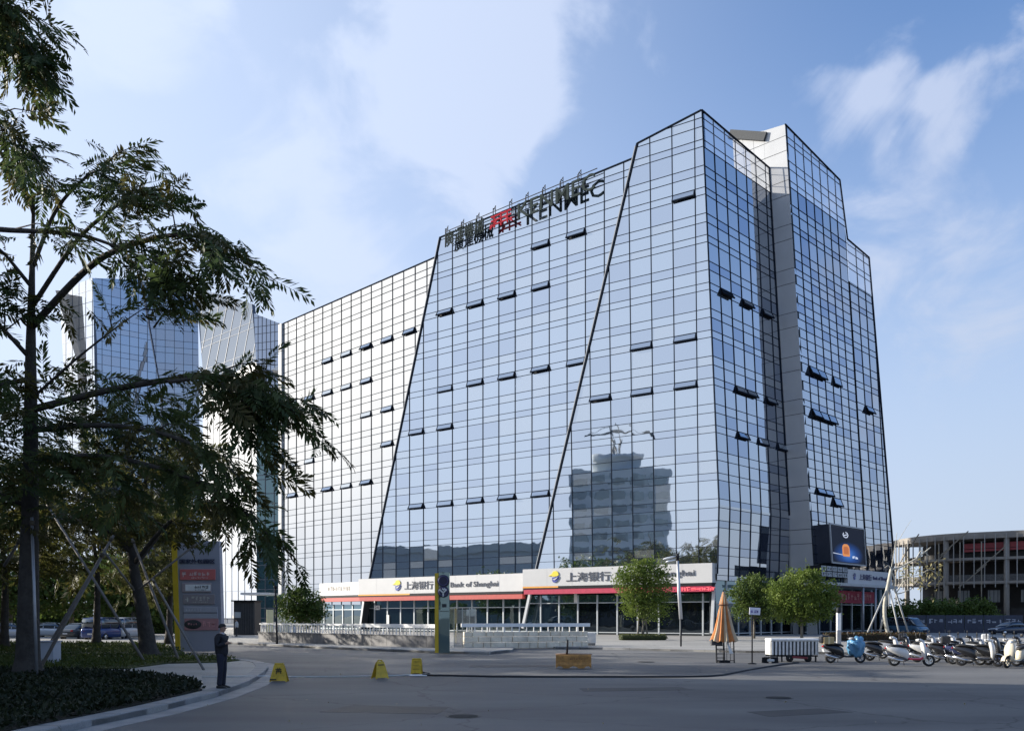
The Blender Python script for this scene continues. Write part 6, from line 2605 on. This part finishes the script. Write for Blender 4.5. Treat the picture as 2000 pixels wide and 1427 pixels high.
for (u0, v0, u1, v1, dy) in ((1688, 1240, 1733, 1148, -1), (1759, 1240, 1737, 1150, -1), (1716, 1240, 1730, 1180, .8), (1778, 1236, 1748, 1150, 1)):
    p, q = at(u0, v0, 74 + dy), at(u1, v1, 74)
    p.z = .12
    m = MB()
    m.tube([p, q], .07, 7)
    m.build('prop', mat('prop_grey', (.36, .36, .35), .7), BT)
# shrub mass at the unfinished building
for i, (u, v, Y, w, lab) in enumerate(((1800, 1196, 112, 3.6, 'dark shrub in front of the curved end of the unfinished building'), (1852, 1200, 113, 3.2, 'dark broad shrub in the middle before the unfinished building'),
                                       (1900, 1205, 114, 2.6, 'low dark shrub before the ground floor openings of the unfinished building'))):
    b = at(u, HORIZ, Y)
    b.z = 0
    round_tree(lab, b, [(0, 0, 2.6, w, 2, 1.5), (-w * .6, 0, 2.0, w * .6, 1.6, 1.3), (w * .6, 0, 2.0, w * .6, 1.6, 1.3)], 3800, 60 + i, .34, .1, material=M_LEAFD, name='shrub', twigs=False)
# background trees seen between the trunks on the left
for i, (u, Y, h, w, lab) in enumerate(((20, 88, 9, 5.5, 'leafy tree far back at the left edge beyond the parked cars'), (140, 92, 9, 6, 'leafy tree far back behind the blue truck'),
                                       (260, 86, 8, 5, 'leafy tree far back between the leaning trunk and the sign'), (-110, 84, 9, 6, 'leafy tree far back outside the left edge'))):
    b = at(u, HORIZ, Y)
    b.z = 0
    round_tree(lab, b, [(0, 0, h * .72, w, 3, h * .28), (-w * .5, 0, h * .5, w * .7, 2.5, h * .24), (w * .5, 0, h * .52, w * .7, 2.5, h * .24), (0, 0, h * .45, w * .8, 2.5, h * .2)],
               5200, 70 + i, .45, .25, material=M_LEAFD, name='leafy_tree')

# trees of the same park further left, outside the frame: they are mirrored low in the facades and keep the lawn in shade
for i, (x, y, h, w) in enumerate(((-24, 12, 9.5, 4.2), (-27, 22, 9.5, 4.5), (-30, 37, 10, 4.6), (-40, 46, 10, 5), (-46, 55, 10, 5), (-52, 64, 10, 5))):
    b = Vector((x, y, 0))
    round_tree('leafy park tree outside the left edge of the picture', b, [(0, 0, h * .72, w, w, h * .28), (-w * .4, 0, h * .45, w * .8, w * .8, h * .26), (w * .4, 0, h * .47, w * .8, w * .8, h * .26), (0, w * .4, h * .4, w * .8, w * .7, h * .26)],
               4200, 90 + i, .55, .25, material=M_LEAFD, name='park_tree', twigs=False)['group'] = 'park trees outside the left edge'

# dark evergreen hedge closing the park at the back, left
for i, (u0, u1, Y, h) in enumerate(((-140, 40, 101, 3.6), (60, 178, 103, 3.2), (196, 345, 100, 3.6))):
    a, c = at(u0, HORIZ, Y), at(u1, HORIZ, Y)
    HDB = thing('tall_hedge', ('tall dark hedge far back at the left edge', 'tall dark hedge far back left of the blue van', 'tall dark hedge far back behind the leaning trunk')[i], 'hedge', ((a.x + c.x) / 2, Y, 0), 0, 'tall hedges closing the park')
    m = MB()
    m.bbox(Vector(((a.x + c.x) / 2, Y, h / 2 - .1)), (c.x - a.x, 1.6, h - .2), .3)
    m.build('body', mat('hedge_core', (.03, .04, .012), .9, 0, .3, 4), HDB)
    r = np.random.default_rng(60 + i)
    q = np.c_[r.uniform(a.x, c.x, 3000), r.uniform(Y - 1.1, Y - .6, 3000), r.uniform(0, h + .2, 3000)]
    leaf_quads('foliage', q, .4, r, M_LEAFD, .2, HDB)
# ================================================================== scooters
M_RUB = mat('rubber', (.015, .015, .016), .8)
M_CHR = mat('chrome', (.55, .55, .56), .2, .9, .05)
M_SEAT = mat('seat_black', (.012, .012, .013), .6)
M_ENG = mat('engine_grey', (.09, .09, .095), .5, .5, .2, 6)


def ring_x(x, zc, hw, hh, n=12, p=.75):
    out = []
    for k in range(n):
        a = 2 * math.pi * k / n
        c, s = math.cos(a), math.sin(a)
        out.append(Vector((x, math.copysign(abs(c) ** p, c) * hw, zc + math.copysign(abs(s) ** p, s) * hh)))
    return out


def ring_z(z, xc, hw, hd, n=12):
    return [Vector((xc + hd * math.sin(2 * math.pi * k / n), hw * math.cos(2 * math.pi * k / n), z)) for k in range(n)]


AXW = (Vector((1, 0, 0)), Vector((0, 0, 1)), Vector((0, 1, 0)))


def wheel(parent, x, r, w, rim_m, name):
    W = MB().lathe([(r * .62, -w * .45), (r * .86, -w * .5), (r, -w * .22), (r, w * .22), (r * .86, w * .5), (r * .62, w * .45)], 22, (x, 0, r), 0, True, AXW)
    ob = W.build(name, M_RUB, parent, world=False)
    rm = MB()
    rm.lathe([(r * .56, -w * .3), (r * .68, -w * .42), (r * .68, w * .42), (r * .56, w * .3), (r * .56, -w * .3)], 22, (x, 0, r), 0, True, AXW)
    rm.lathe([(.01, -w * .5), (r * .2, -w * .45), (r * .2, w * .45), (.01, w * .5)], 12, (x, 0, r), 0, True, AXW)
    for k in range(5):
        a = 2 * math.pi * k / 5 + .3
        rm.bar(Vector((x, 0, r)) + Vector((math.cos(a), 0, math.sin(a))) * r * .15, Vector((x, 0, r)) + Vector((math.cos(a), 0, math.sin(a))) * r * .62, .05, w * .4, Vector((0, 1, 0)))
    rm.build('rim', rim_m, ob, world=False)


def scooter(label, pos, rz, body_c, front_c, trim_c, rim_c, box=None, seed=0, s=1.0):
    """step-through scooter, 1.75 m long, x forward"""
    T = thing('scooter', label, 'scooter', pos, rz, 'scooters parked at the right edge of the road', s)
    key = lambda n, c: mat('scooter_%s_%02d%02d%02d' % (n, int(c[0] * 99), int(c[1] * 99), int(c[2] * 99)), c, .28, .0, .05, 5, coat=.5)
    mb_, mf, mt = key('paint', body_c), key('paint', front_c), key('paint', trim_c)
    mr = key('rim', rim_c)
    wheel(T, -.60, .225, .11, mr, 'rear_wheel')
    wheel(T, .64, .225, .10, mr, 'front_wheel')
    MB().loft([ring_x(*q) for q in ((-.92, .70, .04, .03), (-.86, .69, .11, .07), (-.70, .64, .155, .12), (-.48, .58, .165, .17), (-.28, .52, .16, .20), (-.14, .45, .14, .20), (-.07, .40, .10, .16))]
              ).build('body', mb_, T, world=False)
    MB().loft([ring_x(*q) for q in ((-.80, .775, .09, .025), (-.66, .80, .14, .045), (-.42, .785, .145, .05), (-.20, .745, .13, .055), (-.08, .70, .08, .04))]).build('seat', M_SEAT, T, world=False)
    MB().loft([ring_x(*q) for q in ((-.12, .30, .12, .05), (.05, .275, .15, .045), (.30, .275, .15, .045), (.42, .32, .13, .06))]).build('floorboard', mt, T, world=False)
    MB().loft([ring_z(*q) for q in ((.24, .47, .10, .05), (.36, .47, .16, .07), (.52, .475, .20, .09), (.68, .46, .215, .10), (.82, .43, .19, .10), (.92, .40, .13, .08), (.97, .385, .07, .05))]
              ).build('front_shield', mf, T, world=False)
    MB().loft([ring_x(*q) for q in ((.18, 1.0, .06, .04), (.26, 1.0, .13, .06), (.36, .99, .12, .07), (.44, .96, .05, .05))]).build('handlebar_cover', mf, T, world=False)
    MB().loft([ring_x(*q) for q in ((.43, .965, .09, .05), (.475, .95, .075, .042), (.49, .945, .03, .02))]).build('headlight', mat('lens', (.7, .72, .75), .1, 0, 0), T, world=False)
    MB().tube([(.24, -.34, 1.02), (.27, -.18, 1.0), (.27, .18, 1.0), (.24, .34, 1.02)], .018, 8).build('handlebar', M_SEAT, T, world=False)
    for sd in (-1, 1):
        MB().tube([(.26, sd * .2, 1.02), (.25, sd * .27, 1.14), (.25, sd * .31, 1.20)], .009, 6).lathe([(.01, -.012), (.06, -.012), (.065, .0), (.06, .012), (.01, .012)], 12, (.25, sd * .33, 1.22), 0, True, (Vector((0, 1, 0)), Vector((0, 0, 1)), Vector((1, 0, 0)))).build('mirror', M_SEAT, T, world=False)
    for sd in (-1, 1):
        MB().tube([(.46, sd * .05, .70), (.64, sd * .075, .225)], .024, 8).build('fork', M_ENG, T, world=False)
    mg = MB()
    rr_ = []
    for k in range(9):
        a = R(12 + 140 * k / 8)
        rr_ += [Vector((.64 + .27 * math.cos(a), y, .225 + .27 * math.sin(a) - abs(y) * .25)) for y in (-.075, 0, .075)]
    mg.add(rr_, [(3 * i + j, 3 * i + j + 1, 3 * i + j + 4, 3 * i + j + 3) for i in range(8) for j in range(2)], 0, True)
    mg.build('mudguard', mf, T, world=False, fix=False)
    MB().loft([ring_x(*q) for q in ((-.72, .26, .06, .06), (-.5, .27, .10, .09), (-.2, .27, .10, .09), (-.08, .27, .05, .05))]).build('engine', M_ENG, T, world=False)
    MB().tube([(-.2, -.13, .20), (-.5, -.16, .24), (-.88, -.17, .36)], [.03, .05, .055], 10).build('exhaust', M_CHR, T, world=False)
    MB().bbox((-.92, 0, .69), (.05, .16, .07), .02).build('tail_light', mat('lens_red', (.35, .01, .01), .2), T, world=False)
    MB().bbox((-.90, 0, .52), (.015, .2, .13), .004, Matrix.Rotation(R(-20), 3, 'Y')).build('number_plate', mat('plate_pale', (.55, .56, .58), .5), T, world=False)
    MB().tube([(-.25, .10, .25), (-.20, .22, .02)], .014, 6).build('side_stand', M_ENG, T, world=False)
    MB().tube([(-.86, -.12, .74), (-.92, 0, .77), (-.86, .12, .74), (-.60, .14, .80)], .013, 6).build('grab_rail', M_CHR, T, world=False)
    if box:
        MB().bbox((-.86, 0, .98), (.34, .38, .32), .05).build('top_box', key('paint', box), T, world=False)
    return T


W_, K_, S_, CR_, NV_ = (.58, .575, .56), (.015, .015, .017), (.30, .31, .33), (.62, .55, .42), (.03, .04, .10)
sc_list = [
    (1650, 1294, 2, K_, S_, K_, S_, K_, 'black and silver scooter with a dark delivery box, right behind the white cart'),
    (1728, 1290, -20, K_, W_, K_, K_, None, 'white and black scooter half hidden behind the red and white one'),
    (1779, 1300, -12, W_, W_, (.45, .02, .06), (.80, .79, .74), None, 'white scooter with crimson floorboard and white wheels, leading the group'),
    (1822, 1293, -24, W_, S_, K_, K_, None, 'white scooter with grey front next to the crimson and white one'),
    (1858, 1294, -30, K_, K_, K_, S_, None, 'all black scooter in the middle of the parked group'),
    (1894, 1297, -26, NV_, S_, K_, S_, K_, 'navy and silver scooter with a small black top box'),
    (1925, 1290, -28, W_, K_, K_, K_, None, 'white tailed scooter with black front shield toward the right edge'),
    (1948, 1299, -30, K_, (.55, .54, .53), NV_, S_, None, 'black scooter with pale grey front beside the cream one'),
    (1986, 1303, -150, CR_, CR_, CR_, CR_, None, 'cream coloured scooter cut by the right edge of the picture'),
    (2030, 1298, -28, S_, W_, K_, S_, None, 'silver and white scooter beyond the right edge'),
    (1752, 1286, -30, S_, K_, K_, S_, None, 'silver scooter with black front behind the crimson and white one'),
    (1803, 1285, -28, K_, S_, K_, K_, K_, 'black scooter with a top box in the rear row behind the white ones'),
    (1842, 1284, -32, W_, W_, K_, S_, None, 'plain white scooter in the rear row of the parked group'),
    (1877, 1285, -26, (.35, .36, .38), K_, K_, K_, None, 'mid grey scooter in the rear row beside the navy one'),
    (1912, 1300, -30, K_, W_, K_, K_, None, 'black scooter with white front shield in front of the navy one'),
    (1968, 1288, -28, K_, K_, K_, K_, W_, 'black scooter carrying a white top box near the right edge'),
]
for (u, v, rz, b_, f_, t_, r_c, bx, lab) in sc_list:
    scooter(lab, G(u, v), R(rz), b_, f_, t_, r_c, bx, 0, 1.07)
# carton on the first scooter and the blue cover over its front
p = G(1650, 1294)
CBX = thing('carton', 'beige carton tied on the rear of the black scooter', 'box', (p.x - .95, p.y, .80))
MB().bbox((p.x - .78, p.y - .05, 1.0), (.46, .42, .30), .01).build('box', mat('carton_beige', (.42, .32, .16), .8, 0, .15), CBX)
MB().frame(Vector((p.x - .78, p.y - .265, 1.0)), Vector((1, 0, 0)), Vector((0, 1, 0)), UPZ, (.08, .01, .31)).build('tape', mat('tape_pale', (.6, .5, .3), .5), CBX)
RC = thing('rain_cover', 'shiny blue rain cover bulging over the front of the black scooter', 'cover', (p.x + .5, p.y, .5))
r = np.random.default_rng(2)
bm = bmesh.new()
bmesh.ops.create_icosphere(bm, subdivisions=4, radius=1)
from mathutils import noise as mnoise
for vv in bm.verts:
    d = vv.co.copy()
    f = 1 + .42 * mnoise.noise(d * 1.9) + .16 * mnoise.noise(d * 5.0)
    vv.co = Vector((p.x + .52 + d.x * .36 * f, p.y - .02 + d.y * .30 * f, .78 + d.z * .38 * f - (.10 if d.z < -.5 else 0)))
me = bpy.data.meshes.new('cover')
bm.to_mesh(me)
bm.free()
for pg in me.polygons:
    pg.use_smooth = True
me.materials.append(mat('cover_blue', (.09, .24, .40), .22, 0, .3, 3, .4, 9))
link('sheet', me, RC)

# ================================================================== cars and vans


def ring_c(x, z0, z1, hw, hwt, n=4):
    """rounded body section: widest low, narrower on top"""
    zc = z0 + (z1 - z0) * .45
    half = [(hw * .80, z0), (hw * .97, z0 + (z1 - z0) * .12), (hw, zc), (hw * .985, z0 + (z1 - z0) * .75), (hwt, z1 - .03), (hwt * .75, z1)]
    return [Vector((x, y, z)) for y, z in half] + [Vector((x, -y, z)) for y, z in half[::-1]]


def car(label, pos, rz, paint, kind='sedan', cat='car', name='parked_car', group=None):
    T = thing(name, label, cat, pos, rz, group)
    mp = mat('car_' + '_'.join('%02d' % int(c * 99) for c in paint), paint, .22, .2, .04, 1, coat=.6)
    gl = glass_mat('car_glass', (.5, .56, .62), (.01, .012, .015), .25)
    if kind == 'sedan':
        low = [(-2.2, .42, .72, .62, .56), (-2.1, .30, .92, .80, .70), (-1.5, .24, .98, .87, .78), (0, .22, .93, .88, .80), (1.0, .22, .92, .88, .80), (1.7, .26, .84, .84, .72), (2.1, .32, .72, .72, .58), (2.22, .40, .62, .6, .5)]
        cab = [(-1.75, .92, .99, .70, .60), (-1.1, .92, 1.38, .74, .56), (-.4, .90, 1.46, .76, .58), (.3, .90, 1.42, .76, .57), (1.15, .88, .95, .72, .62)]
        roof = [(-1.08, 1.37, 1.42, .57, .52), (-.4, 1.44, 1.49, .59, .52), (.28, 1.40, 1.45, .58, .52)]
        wx, wr = (-1.35, 1.35), .32
    else:
        low = [(-2.25, .40, 1.0, .78, .74), (-2.2, .28, 1.05, .86, .82), (0, .25, 1.05, .88, .84), (1.5, .25, 1.02, .88, .82), (2.05, .30, .88, .84, .74), (2.2, .40, .72, .74, .62)]
        cab = [(-2.18, 1.03, 1.86, .80, .70), (-1.0, 1.03, 1.92, .82, .72), (.6, 1.03, 1.90, .82, .72), (1.1, 1.02, 1.70, .80, .68), (1.75, .98, 1.05, .76, .68)]
        roof = [(-2.16, 1.85, 1.92, .71, .66), (-1.0, 1.91, 1.97, .73, .66), (.6, 1.89, 1.95, .73, .66), (1.05, 1.72, 1.77, .70, .64)]
        wx, wr = (-1.4, 1.4), .33
    MB().loft([ring_c(*q) for q in low]).build('body', mp, T, world=False)
    MB().loft([ring_c(*q) for q in cab]).build('windows', gl, T, world=False).name = 'glasshouse'
    MB().loft([ring_c(*q) for q in roof]).build('roof', mp, T, world=False)
    xs = [c[0] for c in cab]
    for sd in (-1, 1):
        for f in (.0, .33, .66) if kind != 'sedan' else (.28, .62):
            x = xs[0] + .25 + (xs[-1] - xs[0]) * f
            MB().bar((x, sd * .80, cab[0][1] - .03), (x + .02, sd * (roof[0][4] + .08), roof[1][1] - .02), .09, .05, Vector((1, 0, 0))).build('pillar', mp, T, world=False)
        for x in wx:
            MB().lathe([(.05, -.1), (wr * .62, -.1), (wr * .9, -.1), (wr, -.06), (wr, .06), (wr * .9, .1), (.05, .1)], 18, (x, sd * .80, wr), 0, True, AXW).build('wheel', M_RUB, T, world=False)
            MB().lathe([(.02, -.115), (wr * .55, -.11), (wr * .6, -.09), (wr * .6, .09), (wr * .55, .11), (.02, .115)], 14, (x, sd * .80, wr), 0, True, AXW).build('hub', M_CHR, T, world=False)
        MB().bbox((low[-1][0] - .10, sd * .52, .66), (.14, .26, .12), .03).build('headlight', mat('lens', (.7, .72, .75), .1, 0, 0), T, world=False)
        MB().bbox((low[0][0] + .05, sd * .58, .82), (.10, .22, .16), .03).build('tail_light', mat('lens_red', (.35, .01, .01), .2), T, world=False)
        MB().bbox((.85 if kind == 'sedan' else 1.2, sd * .95, 1.0), (.12, .16, .11), .03).build('wing_mirror', mp, T, world=False)
    MB().bbox((low[0][0] - .03, 0, .58), (.02, .44, .13), .004).build('number_plate', mat('plate_pale', (.55, .56, .58), .5), T, world=False)
    MB().bbox((low[-1][0] + .0, 0, .46), (.04, .7, .16), .01).build('grille', M_DARK, T, world=False)
    return T


def gcar(u, Y, z=0):
    p = at(u, HORIZ, Y)
    return Vector((p.x, p.y, z))


car('blue van seen from behind between the trunks on the left', gcar(207, 76), R(82), (.03, .06, .20), 'van', 'van', 'parked_van')
car('dark car parked left of the blue van', gcar(160, 78), R(80), (.05, .055, .06), 'sedan', 'car')
car('white van parked right of the blue van, behind the leaning trunk', gcar(248, 79), R(85), (.6, .6, .6), 'van', 'van', 'parked_van')
car('pale car parked at the far left behind the trees', gcar(18, 80), R(20), (.55, .55, .56), 'sedan', 'car')
car('white car parked far left beside the thick trunk', gcar(105, 84), R(10), (.6, .6, .6), 'sedan', 'car')
car('dark blue car with lit looking headlamps at the right edge before the hoarding', gcar(1972, 96), R(-168), (.02, .028, .05), 'sedan', 'car')
car('light blue van parked between the bare tree and the hoarding', gcar(1772, 99), R(-60), (.07, .15, .24), 'van', 'van', 'parked_van')

# ================================================================== people


def skin_mesh(verts, edges, radii, level=2):
    me = bpy.data.meshes.new('figure')
    me.from_pydata(verts, edges, [])
    ob = bpy.data.objects.new('figure', me)
    COL.objects.link(ob)
    md = ob.modifiers.new('skin', 'SKIN')
    md.use_smooth_shade = True
    for i, rr_ in enumerate(radii):
        sv = me.skin_vertices[0].data[i]
        sv.radius = rr_ if isinstance(rr_, tuple) else (rr_, rr_)
        sv.use_root = (i == 0)
    sb = ob.modifiers.new('sub', 'SUBSURF')
    sb.levels = level
    sb.render_levels = level
    dg = bpy.context.evaluated_depsgraph_get()
    out = bpy.data.meshes.new_from_object(ob.evaluated_get(dg))
    vs = [v.co.copy() for v in out.vertices]
    fs = [tuple(p.vertices) for p in out.polygons]
    bpy.data.objects.remove(ob, do_unlink=True)
    bpy.data.meshes.remove(out)
    return vs, fs


def person(label, pos, rz, jacket_c, trouser_c, hair_c, arm=True, scale=1.0):
    T = thing('person', label, 'person', pos, rz, None, scale)
    sk = mat('skin', (.34, .20, .14), .55, 0, .06, 8)
    hips, kn, an = .085, (.02, .10, .49), (-.015, .105, .09)
    el = {-1: (-.03, -.245, 1.13), 1: (-.05, .25, 1.13)}
    wr = {-1: (.19, -.13, 1.20) if arm else (.08, -.25, .90), 1: (.03, .16, .97) if arm else (.08, .25, .90)}
    V = [(0, 0, .93), (0, 0, 1.08), (-.01, 0, 1.27), (-.015, 0, 1.40), (.005, 0, 1.47), (.02, 0, 1.52), (.035, 0, 1.585), (.03, 0, 1.655)]
    E = [(i, i + 1) for i in range(7)]
    Rr = [(.08, .07), (.09, .08), (.11, .08), (.08, .06), .052, .052, (.072, .092), (.066, .082)]
    for s in (-1, 1):
        b = len(V)
        V += [(0, s * hips, .86), (kn[0], s * kn[1], kn[2]), (an[0], s * an[1], an[2])]
        E += [(0, b), (b, b + 1), (b + 1, b + 2)]
        Rr += [.060, .046, .036]
        b = len(V)
        V += [(-.015, s * .175, 1.395), el[s], wr[s]]
        E += [(3, b), (b, b + 1), (b + 1, b + 2)]
        Rr += [.056, .042, .030]
    vs, fs = skin_mesh(V, E, Rr)
    m = MB()
    m.add(vs, fs, 0, True)
    # face: nose, brow, ears, chin
    m.ell((.118, 0, 1.60), (.022, .014, .024), 8, 6)
    m.ell((.085, 0, 1.545), (.030, .028, .022), 8, 6)
    for s in (-1, 1):
        m.ell((.025, s * .078, 1.605), (.020, .010, .030), 8, 6)
    # hands: palm, four fingers, thumb
    for s in (-1, 1):
        w = Vector(wr[s])
        d = (w - Vector(el[s])).normalized()
        side = d.cross(Vector((0, 0, 1)))
        side = side.normalized() if side.length > .1 else Vector((0, 1, 0))
        nrm_ = side.cross(d).normalized()
        m.tube([w - d * .01, w + d * .04, w + d * .085], [.026, .036, .032], 8)
        for k, ln in enumerate((.062, .075, .070, .055)):
            o = w + d * .08 + side * ((k - 1.5) * .019)
            m.tube([o, o + d * ln * .5 - nrm_ * .006, o + d * ln * .8 - nrm_ * .025, o + d * ln * .85 - nrm_ * .045], [.0095, .009, .008, .006], 6)
        o = w + d * .03 + side * .034 * s
        m.tube([o, o + d * .03 + side * .02 * s - nrm_ * .01, o + d * .055 + side * .018 * s - nrm_ * .03], [.012, .010, .008], 6)
    m.build('body', sk, T, world=False, fix=False)
    for s in (-1, 1):
        MB().ell((.100, s * .032, 1.615), (.011, .014, .010), 8, 6).build('eye', mat('eye_dark', (.02, .018, .016), .3), T, world=False)
    MB().ell((.108, 0, 1.563), (.012, .026, .007), 8, 6).build('mouth', mat('lip', (.25, .10, .09), .5), T, world=False)
    # hair cap
    hm = MB()
    vv, ff = [], []
    n, k = 18, 9
    for i in range(k + 1):
        th = math.pi * .56 * i / k
        for j in range(n):
            a = 2 * math.pi * j / n
            fr = max(0, math.cos(a))
            t2 = th * (1 - .38 * fr)
            rx = .108 + .006 * math.sin(7 * a + i)
            vv.append(Vector((.018 + rx * math.sin(t2) * math.cos(a), .094 * math.sin(t2) * math.sin(a), 1.628 + .098 * math.cos(t2))))
    for i in range(k):
        for j in range(n):
            j2 = (j + 1) % n
            ff.append((i * n + j, (i + 1) * n + j, (i + 1) * n + j2, i * n + j2))
    hm.add(vv, ff, 0, True)
    hm.build('hair', mat('hair_%02d' % int(hair_c[0] * 99), hair_c, .7, 0, .2, 30), T, world=False)
    # jacket
    V = [(0, 0, .80), (0, 0, 1.04), (-.015, 0, 1.27), (-.02, 0, 1.39), (.0, 0, 1.455)]
    E = [(0, 1), (1, 2), (2, 3), (3, 4)]
    Rr = [(.185, .155), (.185, .150), (.200, .160), (.135, .11), (.078, .078)]
    for s in (-1, 1):
        b = len(V)
        e_, w_ = Vector(el[s]), Vector(wr[s])
        cuff = e_.lerp(w_, .93)
        V += [(-.02, s * .18, 1.385), tuple(Vector((-.02, s * .18, 1.385)).lerp(e_, .55) + Vector((0, s * .012, 0))), tuple(e_), tuple(e_.lerp(w_, .5)), tuple(cuff)]
        E += [(3, b), (b, b + 1), (b + 1, b + 2), (b + 2, b + 3), (b + 3, b + 4)]
        Rr += [.082, .075, .066, .058, .052]
    vs, fs = skin_mesh(V, E, Rr)
    vs = [v + Vector((mnoise.noise(v * 9) * .008, mnoise.noise(v * 9 + Vector((5, 0, 0))) * .008, 0)) for v in vs]
    m = MB()
    m.add(vs, fs, 0, True)
    m.build('jacket', mat('jacket_%02d%02d' % (int(jacket_c[0] * 99), int(jacket_c[2] * 99)), jacket_c, .8, 0, .25, 6, .3, 20), T, world=False, fix=False)
    # pale collar
    MB().lathe([(.064, 1.42), (.070, 1.455), (.066, 1.485), (.058, 1.487)], 14, (.008, 0, 0)).build('collar', mat('collar_pale', (.42, .41, .42), .8), T, world=False)
    # trousers
    V = [(0, 0, 1.02), (0, 0, .88)]
    E = [(0, 1)]
    Rr = [(.125, .105), (.13, .11)]
    for s in (-1, 1):
        b = len(V)
        V += [(0, s * .088, .78), (kn[0], s * kn[1], kn[2]), (-.005, s * .105, .25), (-.015, s * .107, .065)]
        E += [(1, b), (b, b + 1), (b + 1, b + 2), (b + 2, b + 3)]
        Rr += [.102, .078, .072, .075]
    vs, fs = skin_mesh(V, E, Rr)
    m = MB()
    m.add(vs, fs, 0, True)
    m.build('trousers', mat('trousers_%02d%02d' % (int(trouser_c[0] * 99), int(trouser_c[2] * 99)), trouser_c, .85, 0, .2, 6), T, world=False, fix=False)
    for s in (-1, 1):
        MB().loft([[Vector((x, s * .108 + w * math.cos(k * math.pi / 5), max(.0, zc + h * math.sin(k * math.pi / 5)))) for k in range(10)]
                   for x, w, zc, h in ((-.09, .03, .04, .035), (-.06, .045, .045, .045), (.03, .048, .045, .045), (.12, .05, .03, .03), (.18, .035, .022, .02), (.195, .012, .015, .01))]
                  ).build('shoe', mat('shoe_black', (.012, .012, .012), .5), T, world=False)
    return T


person('person in dark jacket and dark blue trousers standing at the kerb, seen in profile', G(433, 1344, .12) + UPZ * .015, R(-8), (.010, .011, .016), (.010, .012, .026), (.01, .009, .009), True, 1.0)
person('distant person in a pale top standing by the dark booth', Vector((at(462, HORIZ, 86).x, 86, .12)), R(200), (.5, .5, .5), (.03, .03, .035), (.01, .009, .009), False, .98)
